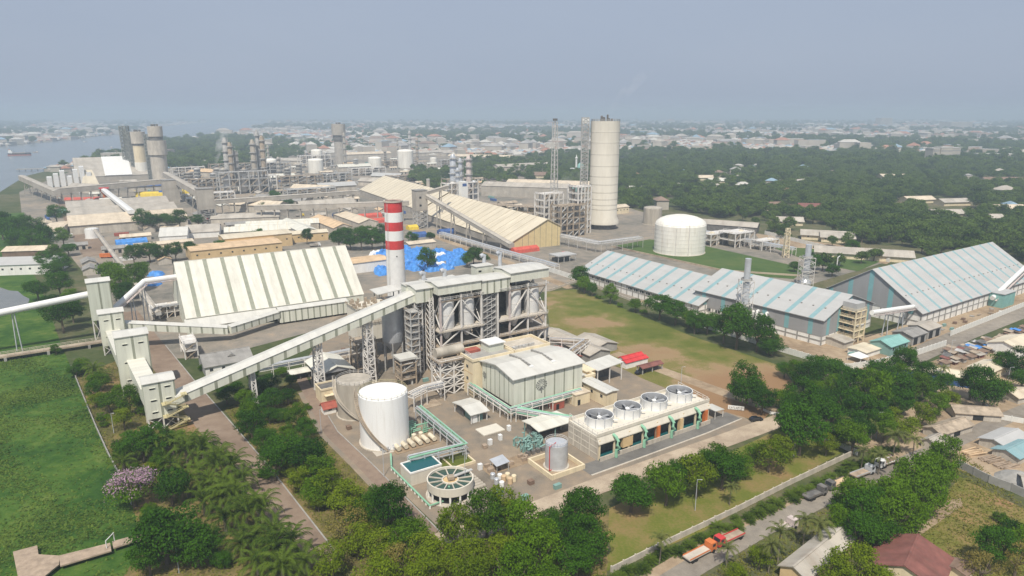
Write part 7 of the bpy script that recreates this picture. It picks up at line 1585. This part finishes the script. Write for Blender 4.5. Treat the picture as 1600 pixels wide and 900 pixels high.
for o in srcs:
    oi = N.new('GeometryNodeObjectInfo'); oi.inputs[0].default_value = o; oi.transform_space = 'ORIGINAL'; oi.inputs['As Instance'].default_value = False; Lk.new(oi.outputs['Geometry'], jn.inputs[0]) if False else None
    g2 = N.new('GeometryNodeGeometryToInstance'); Lk.new(oi.outputs['Geometry'], g2.inputs[0]); srcs[srcs.index(o)] = g2
jg = N.new('GeometryNodeJoinGeometry')
for g2 in srcs: Lk.new(g2.outputs[0], jg.inputs[0])
N.remove(jn)
ip = N.new('GeometryNodeInstanceOnPoints'); Lk.new(gi.outputs[0], ip.inputs['Points']); Lk.new(jg.outputs[0], ip.inputs['Instance']); ip.inputs['Pick Instance'].default_value = True
rv = N.new('FunctionNodeRandomValue'); rv.data_type = 'FLOAT_VECTOR'; rv.inputs[0].default_value = (0, 0, 0); rv.inputs[1].default_value = (.12, .12, 6.28); Lk.new(rv.outputs[0], ip.inputs['Rotation'])
na = N.new('GeometryNodeInputNamedAttribute'); na.data_type = 'FLOAT'; na.inputs[0].default_value = 'size'; Lk.new(na.outputs[0], ip.inputs['Scale']); Lk.new(ip.outputs[0], go.inputs[0])
wood.modifiers.new('scatter', 'NODES').node_group = ng

# --- floating water hyacinth and rough grass: nobody could count them
def tufts(name, poly_, n, size, m_, seed, h=.35, dens=None):
    g = random.Random(seed); w = WP(poly_); xs, ys = [p[0] for p in w], [p[1] for p in w]; V = []
    while n > 0:
        x, y = g.uniform(min(xs), max(xs)), g.uniform(min(ys), max(ys))
        if not inside((x, y), w) or on_road(x, y): continue
        if dens and g.random() > dens(x, y): n -= .25; continue
        n -= 1
        for k in range(3):
            a = g.uniform(0, 6.28); s = size * g.uniform(.5, 1.3); c, q = math.cos(a) * s, math.sin(a) * s; z = h * g.uniform(.3, 1.2); ox, oy = x + g.uniform(-.5, .5), y + g.uniform(-.5, .5)
            V += [(ox - q * .5, oy + c * .5, .06), (ox + q * .5, oy - c * .5, .06), (ox + c + q * .4, oy + q - c * .4, z), (ox + c - q * .4, oy + q + c * .4, z)]
    V = np.array(V); o = bpy.data.objects.new(name, np_mesh(name, V, np.arange(len(V)).reshape(-1, 4), [m_])); COL.objects.link(o); o['kind'] = 'stuff'; return o
pat = lambda x, y: .08 + .92 * max(0, math.sin(x * .11 + math.sin(y * .07) * 2) * math.cos(y * .09 + x * .03) + .35)
tufts('water_hyacinth', [(-60, 560), (96, 545), (118, 590), (150, 668), (182, 730), (208, 795), (226, 850), (190, 905), (150, 960), (-60, 960)], 15000, .40, 'hyacinth_leaf', 5, .30, pat)
tufts('rough_grass', [(118, 590), (228, 545), (330, 660), (520, 870), (500, 950), (200, 950), (226, 850), (182, 730)], 6000, .3, 'grass_leaf', 6, .3)
tufts('rough_grass', [(350, 640), (470, 590), (505, 655), (690, 835), (945, 800), (945, 920), (525, 920), (500, 830)], 7000, .3, 'grass_leaf', 7, .3)
tufts('rough_grass', [(1000, 900), (1200, 815), (1330, 745), (1490, 690), (1600, 790), (1600, 930), (1100, 930)], 6000, .3, 'grass_leaf', 8, .3)

# ================================================================== VEHICLES AND BOATS
def flatbed(label, px, py, ang, cab, bed, L=7.5, flip=False):
    t = thing('flatbed_truck', label, 'truck', Frame(px, py, ang=ang))
    x0 = 0 if not flip else 2.4
    MB().box(x0, 0, 1.0, x0 + L - 2.4, 2.3, 1.3).ob('bed', bed, t)
    b = MB()
    for y in (0, 2.22): b.box(x0, y, 1.3, x0 + L - 2.4, y + .08, 1.6)
    b.ob('sideboard', cab, t, kind='stuff'); MB().box(.2, .7, .55, L - .4, 1.6, 1.0).ob('chassis', 'dark_steel', t)
    cx0 = L - 2.2 if not flip else 0.1
    c = MB().extr([(cx0, .6), (cx0 + 2.0, .6), (cx0 + 2.0, 1.7), (cx0 + (1.7 if not flip else 2.0), 2.7), (cx0 + (0 if not flip else .3), 2.7), (cx0, 1.7)], .1, 2.2).ob('cab', cab, t)
    xw = cx0 + 2.0 if not flip else cx0; MB().slab((xw - (.02 if not flip else -.02), .25, 1.78), (xw - (.02 if not flip else -.02), 2.05, 1.78), (xw + (-.27 if not flip else .27), 2.05, 2.6), (xw + (-.27 if not flip else .27), .25, 2.6), .06).ob('windscreen', 'glass_dark', c)
    MB().box(cx0 + .5, .06, 1.7, cx0 + 1.4, .12, 2.4).ob('window', 'glass_dark', c)
    for x in (1.2, 2.3, L - 1.3):
        for y in (.0, 1.9): MB().tube([(x, y, .5), (x, y + .4, .5)], .5, 12).ob('wheel', 'tyre', t)
    return t
flatbed('long flatbed truck with orange cab parked at the road verge', 1078, 884, 34, 'orange_paint', 'concrete', 9.5)
flatbed('flatbed truck with red cab facing the orange one', 1124, 860, 32, 'red_paint', 'timber', 9.0, flip=True)
flatbed('dark trailer bed truck at the road bend', 1264, 786, 30, 'dark_steel', 'dark_steel', 8.0)
flatbed('flatbed truck with tan load and dark cab by the thick clump', 1298, 770, 30, 'dark_steel', 'orange_roof', 8.5, flip=True)
flatbed('grey cabbed flatbed truck on the public road', 1338, 752, 28, 'fan_grey', 'timber', 8.5)
flatbed('white cabbed truck farthest along the parked line', 1376, 735, 28, 'fan_white', 'brown_tile', 8.0, flip=True)
flatbed('pink sided flatbed truck half hidden by palms', 1222, 838, 32, 'pinkish_steel', 'pinkish_steel', 6.5)
def car(label, px, py, ang, m='car_paint', group=None):
    t = thing('parked_car', label, 'car', Frame(px, py, ang=ang), group=group)
    b = MB().extr([(0, .35), (4.4, .35), (4.4, .85), (3.4, .98), (2.7, 1.45), (1.0, 1.5), (.3, 1.0), (0, .95)], 0, 1.75).ob('body', m, t)
    MB().extr([(.55, 1.0), (3.25, 1.0), (2.65, 1.38), (1.05, 1.42)], -.02, 1.77).ob('windows', 'glass_dark', b)
    for x in (.85, 3.5):
        for y in (-.03, 1.53): MB().tube([(x, y, .33), (x, y + .25, .33)], .33, 12).ob('wheel', 'tyre', t)
    for y in (.2, 1.3): MB().box(4.37, y, .6, 4.43, y + .3, .75).ob('headlight', 'white_paint', b)
    return t
car('black car driving on the concrete road by the cooling tower', 1174, 660, 12)
car('dark car parked beside the dull red shelter', 996, 587, 33)
car('green car behind the white panel wall', 1328, 557, 10, 'green_wall')
t = thing('name_board', 'low white name board with dark letters at the field corner', 'sign', Frame(1137, 640, ang=-14))
MB().box(0, -.12, .3, 5.4, .12, 1.7).ob('board', 'white_paint', t)
for x in (.4, 5.0): MB().bar((x, 0, 0), (x, 0, .4), .2).ob('post', 'concrete', t)
b = MB()
for i in range(8):
    x = .5 + i * .57; b.box(x, -.16, .6, x + .1, -.12, 1.35).box(x + .1, -.16, .6 + .35 * (i % 3) * .9, x + .36, -.12, .72 + .35 * (i % 3) * .9)
b.ob('lettering', 'dark_steel', t)
t = thing('guard_rail', 'curved pale guard rail beside the black car', 'barrier', loc=(*G(1186, 640), 0)); o = G(1186, 640)
ln = [Vector((x - o[0], y - o[1], .7)) for x, y in gp((1184, 634), (1192, 643), (1204, 648), (1222, 650))]; b = MB()
for p, q in zip(ln[:-1], ln[1:]): b.bar(p, q, .2, .8)
b.ob('rail', 'fan_white', t); [MB().bar((p.x, p.y, 0), (p.x, p.y, .8), .2).ob('post', 'grey_steel', t) for p in ln]
# ship on the river
t = thing('cargo_ship', 'dark hulled cargo ship with white bridge on the river', 'ship', Frame(13, 243, ang=16)); L = 50
t.location.z = .05
st = [(0, 3.5), (3, 5.2), (L * .75, 5.2), (L * .93, 2.6), (L, .1)]
hull = [(x, y) for x, y in st] + [(x, -y) for x, y in st[::-1]]
MB().prism(hull[::-1], 0, 2.2).ob('boot_topping', 'red_roof', t); MB().prism(hull[::-1], 2.2, 5.4).ob('hull', 'car_paint', t)
MB().box(L * .80, -2.2, 5.4, L * .96, 2.2, 7).ob('forecastle', 'dark_steel', t); MB().box(12, -3.6, 5.4, 38, 3.6, 6.6).ob('hatch', 'rusty_steel', t)
w = MB().box(2, -4.4, 5.4, 11, 4.4, 10).ob('bridge', 'white_paint', t); MB().box(3, -3.6, 10, 9, 3.6, 13).ob('wheelhouse', 'white_paint', w); MB().box(8.9, -3.3, 11.2, 9.06, 3.3, 12.3).ob('window', 'glass_dark', w)
MB().lathe([(1.1, 10), (1, 15.5)], 10, 3.8, 0).ob('funnel', 'orange_paint', t); MB().bar((36, 0, 5), (36, 0, 14), .5).ob('mast', 'grey_steel', t)
for i, (px, py) in enumerate(((130, 222), (198, 222), (283, 206), (175, 231), (158, 234), (60, 238), (330, 199))):
    t = thing('river_boat', 'small low boat out on the hazy river', 'boat', Frame(px, py, ang=20 + 40 * i), group='small river boats'); t.location.z = .05
    MB().prism([(0, -1.6), (9, -1.8), (13, 0), (9, 1.8), (0, 1.6)], 0, 1.6).ob('hull', 'timber', t); MB().box(1, -1.2, 1.6, 5, 1.2, 3.2).ob('cabin', 'fan_white', t)
t = thing('river_jetty', 'long low loading jetty along the near river bank', 'jetty', Frame(25, 268, ang=20)); MB().box(0, 0, 3, 150, 9, 4.2).ob('deck', 'grey_concrete', t)
for i in range(16): MB().bar((4 + i * 9.5, 4.5, -.5), (4 + i * 9.5, 4.5, 3.1), 1.0).ob('pile', 'grey_concrete', t)

# ================================================================== THE CITY
hv = []
rfm = ('city_clay', 'city_grey', 'city_pale', 'city_white', 'city_brown', 'city_blue')
mat('city_clay', (0.38, 0.19, 0.13), .85, .3, .05); mat('city_grey', (0.33, 0.32, 0.31), .8, .3, .05); mat('city_pale', (0.42, 0.38, 0.33), .8, .2, .05); mat('city_white', (0.50, 0.48, 0.44), .7, .1, .05); mat('city_brown', (0.25, 0.18, 0.14), .85, .3, .05); mat('city_blue', (0.25, 0.36, 0.45), .7, .2, .05); mat('city_wall', (0.46, 0.42, 0.36), .85, .25, .02)
def house(b, x, y, L, W, h, a, mi, flat, z=0.0):
    c, s = math.cos(a), math.sin(a); P_ = lambda u, v, z_: (x + u * c - v * s, y + u * s + v * c, z_ + z); l, w = L / 2, W / 2
    b.add([P_(-l, -w, 0), P_(l, -w, 0), P_(l, w, 0), P_(-l, w, 0), P_(-l, -w, h), P_(l, -w, h), P_(l, w, h), P_(-l, w, h)], [(0, 1, 5, 4), (1, 2, 6, 5), (2, 3, 7, 6), (3, 0, 4, 7)], 0)
    if flat: b.add([P_(-l, -w, h), P_(l, -w, h), P_(l, w, h), P_(-l, w, h)], [(0, 1, 2, 3)], mi)
    else:
        l2, w2 = l + .7, w + .7; r = max(0.5, l - w); zr = h + w * .55
        b.add([P_(-l2, -w2, h - .2), P_(l2, -w2, h - .2), P_(l2, w2, h - .2), P_(-l2, w2, h - .2), P_(-r, 0, zr), P_(r, 0, zr)], [(0, 1, 5, 4), (1, 2, 5), (2, 3, 4, 5), (3, 0, 4)], mi)
hc = random.Random(123); spots = []
blocked = [belt, belt2, river_w]
for i in range(56000):
    y = 1230 * (7.6 ** hc.random()); x = hc.uniform(-.84, .84) * y
    n_ = math.sin(x * .0021 + 1.3) * math.cos(y * .0017) + math.sin(x * .0053 + y * .0031) * .6
    if n_ > hc.uniform(-.5, 1.0): continue
    if any(inside((x, y), p_) for p_ in blocked): continue
    if y < 1700 and -620 < x < 300: continue
    spots.append((x, y))
spots = spots[:22000]
fr_ = [p for p in spots if abs(p[0]) < p[1] * .76]; fr_.sort(key=lambda p: p[1]); one = belt_houses + fr_[:200]; so = set(one)
vm = []; bh = set(belt_houses)
for mi in range(1, 7):
    for (L, W, h) in ((13, 9, 4), (20, 11, 5), (11, 9, 7)):
        b = MB(); house(b, 0, 0, L, W, h, 0, mi, mi == 4 and L == 11); vm.append((mi, b.mesh('house', ['city_wall', *rfm])))
cnm = {1: 'clay red', 2: 'grey', 3: 'pale', 4: 'white', 5: 'brown', 6: 'blue'}
for x, y in one:
    mi, me = hc.choice(vm); o = bpy.data.objects.new('house', me); COL.objects.link(o); o.location = (x, y, 0); o.rotation_euler = (0, 0, hc.uniform(0, 3.1)); s = hc.uniform(.8, 1.5); o.scale = (s, s, s)
    if (x, y) in bh: tag(o, cnm[mi] + ' roofed house half hidden in the wooded belt', 'house', 'houses in the wooded belt')
    else: tag(o, cnm[mi] + ' roofed small house on the near edge of the hazy city', 'house', 'houses at the edge of the city')
b = MB()
for x, y in spots:
    if (x, y) in so: continue
    k = 1 + y / 7000; big = hc.random() < .05
    house(b, x, y, hc.uniform(9, 20) * k * (2.2 if big else 1), hc.uniform(8, 13) * k * (1.8 if big else 1), hc.uniform(3.5, 8) * (hc.uniform(1.5, 4) if big else 1), hc.uniform(0, 3.1), hc.choice((1, 1, 2, 2, 3, 3, 3, 4, 4, 4, 5, 6)), big and hc.random() < .5)
o = b.ob('city_houses', ['city_wall', *rfm], kind='stuff'); o['label'] = 'countless small roofs of the hazy city'
for px, py, L, W, h, lb in ((1375, 200, 110, 50, 70, 'pale tower block fading on the skyline'), (985, 212, 110, 60, 22, 'blue walled stadium-like hall in the city'), (1455, 258, 26, 22, 32, 'beige slab block beside the right suburb'), (1467, 258, 24, 22, 34, 'grey slab block beside the beige one'), (1482, 257, 26, 22, 32, 'white slab block right of the grey one'), (655, 184, 120, 80, 60, 'wide pale block on the central skyline'), (408, 182, 60, 50, 130, 'pale needle tower on the left skyline'), (680, 186, 140, 60, 50, 'low pale block on the central skyline'), (1485, 204, 160, 90, 50, 'pale block on the right skyline'), (1075, 222, 80, 50, 14, 'white roofed market hall in the city'), (1120, 226, 60, 40, 16, 'pale hall near the wooded belt'), (100, 212, 70, 40, 12, 'teal roofed shed on the far river bank'), (1320, 233, 160, 30, 10, 'long white roofed terrace above the wood'), (1530, 250, 90, 40, 12, 'white sheds at the right suburb edge'), (1420, 237, 120, 30, 10, 'long pale terrace above the right wood')):
    t = thing('city_block', lb, 'building', Frame(px, py, ang=hc.uniform(-25, 25))); MB().box(0, 0, 0, L, W, h).ob('wall', 'city_blue' if 'blue' in lb else 'city_wall', t); MB().box(-.5, -.5, h, L + .5, W + .5, h + 1.5).ob('roof', 'teal_roof' if 'teal' in lb else 'city_white', t)
    for k in range(int(h // 8)): MB().box(.5, -.3, 3 + k * 8, L - .5, -.02, 5.5 + k * 8).ob('window_row', 'city_grey', t)

# ================================================================== AIR
b = MB().box(-15000, -300, -1.0, 15000, 21000, 150.0)
hz = b.ob('haze', [], kind='stuff')
hm = bpy.data.materials.new('haze_air'); hm.use_nodes = True
hn = hm.node_tree.nodes; hn.remove(hn['Principled BSDF'])
pv = hn.new('ShaderNodeVolumePrincipled')
pv.inputs['Color'].default_value = (0.52, 0.63, 0.755, 1)
pv.inputs['Density'].default_value = 0.00027
pv.inputs['Anisotropy'].default_value = 0.0
hm.node_tree.links.new(pv.outputs[0], hn['Material Output'].inputs['Volume'])
hz.data.materials.append(hm)

def steam(label, px, py, z, L, r, lean, dens):
    """a drifting plume: closed tapered shape filled with uneven vapour"""
    x, y = G(px, py); b = MB(); n = 14; prof = [(max(.6, r * (.25 + .9 * i / 7) * (1 if i < 6 else .7)), i / 7) for i in range(8)]
    V = [(lean[0] * L * t_ ** 1.3 + q * math.cos(2 * math.pi * j / n), lean[1] * L * t_ + q * math.sin(2 * math.pi * j / n) * .8, L * t_ * .9) for q, t_ in prof for j in range(n)]
    Q = [(i * n + j, i * n + (j + 1) % n, (i + 1) * n + (j + 1) % n, (i + 1) * n + j) for i in range(7) for j in range(n)] + [tuple(range(n - 1, -1, -1)), tuple(range(7 * n, 8 * n))]
    o = b.add(V, Q).ob('steam', [], kind='stuff', label=label); o.location = (x, y, z)
    m = bpy.data.materials.new('vapour'); m.use_nodes = True; nn = m.node_tree.nodes; nn.remove(nn['Principled BSDF']); v = nn.new('ShaderNodeVolumePrincipled'); v.inputs['Color'].default_value = (.97, .97, .97, 1)
    tc = nn.new('ShaderNodeTexCoord'); nz = nn.new('ShaderNodeTexNoise'); nz.inputs['Scale'].default_value = 5.0 / L; nz.inputs['Detail'].default_value = 3
    mr = nn.new('ShaderNodeMapRange'); mr.inputs[1].default_value, mr.inputs[2].default_value, mr.inputs[4].default_value = .42, .68, dens; lk = m.node_tree.links
    lk.new(tc.outputs['Object'], nz.inputs['Vector']); lk.new(nz.outputs[0], mr.inputs[0]); lk.new(mr.outputs[0], v.inputs['Density']); lk.new(v.outputs[0], nn['Material Output'].inputs['Volume']); o.data.materials.append(m)
steam('white steam drifting from the far process columns', 341, 286, 28, 52, 9, (.35, 0), .10)
steam('grey steam rising behind the far white tanks', 478, 268, 30, 40, 14, (-.25, .1), .035)
steam('faint steam trailing from the top of the huge prilling tower', 945, 356, 97, 44, 9, (.75, 0), .014)
steam('thin steam at the foot of the flare mast', 880, 352, 22, 30, 12, (.3, 0), .02)
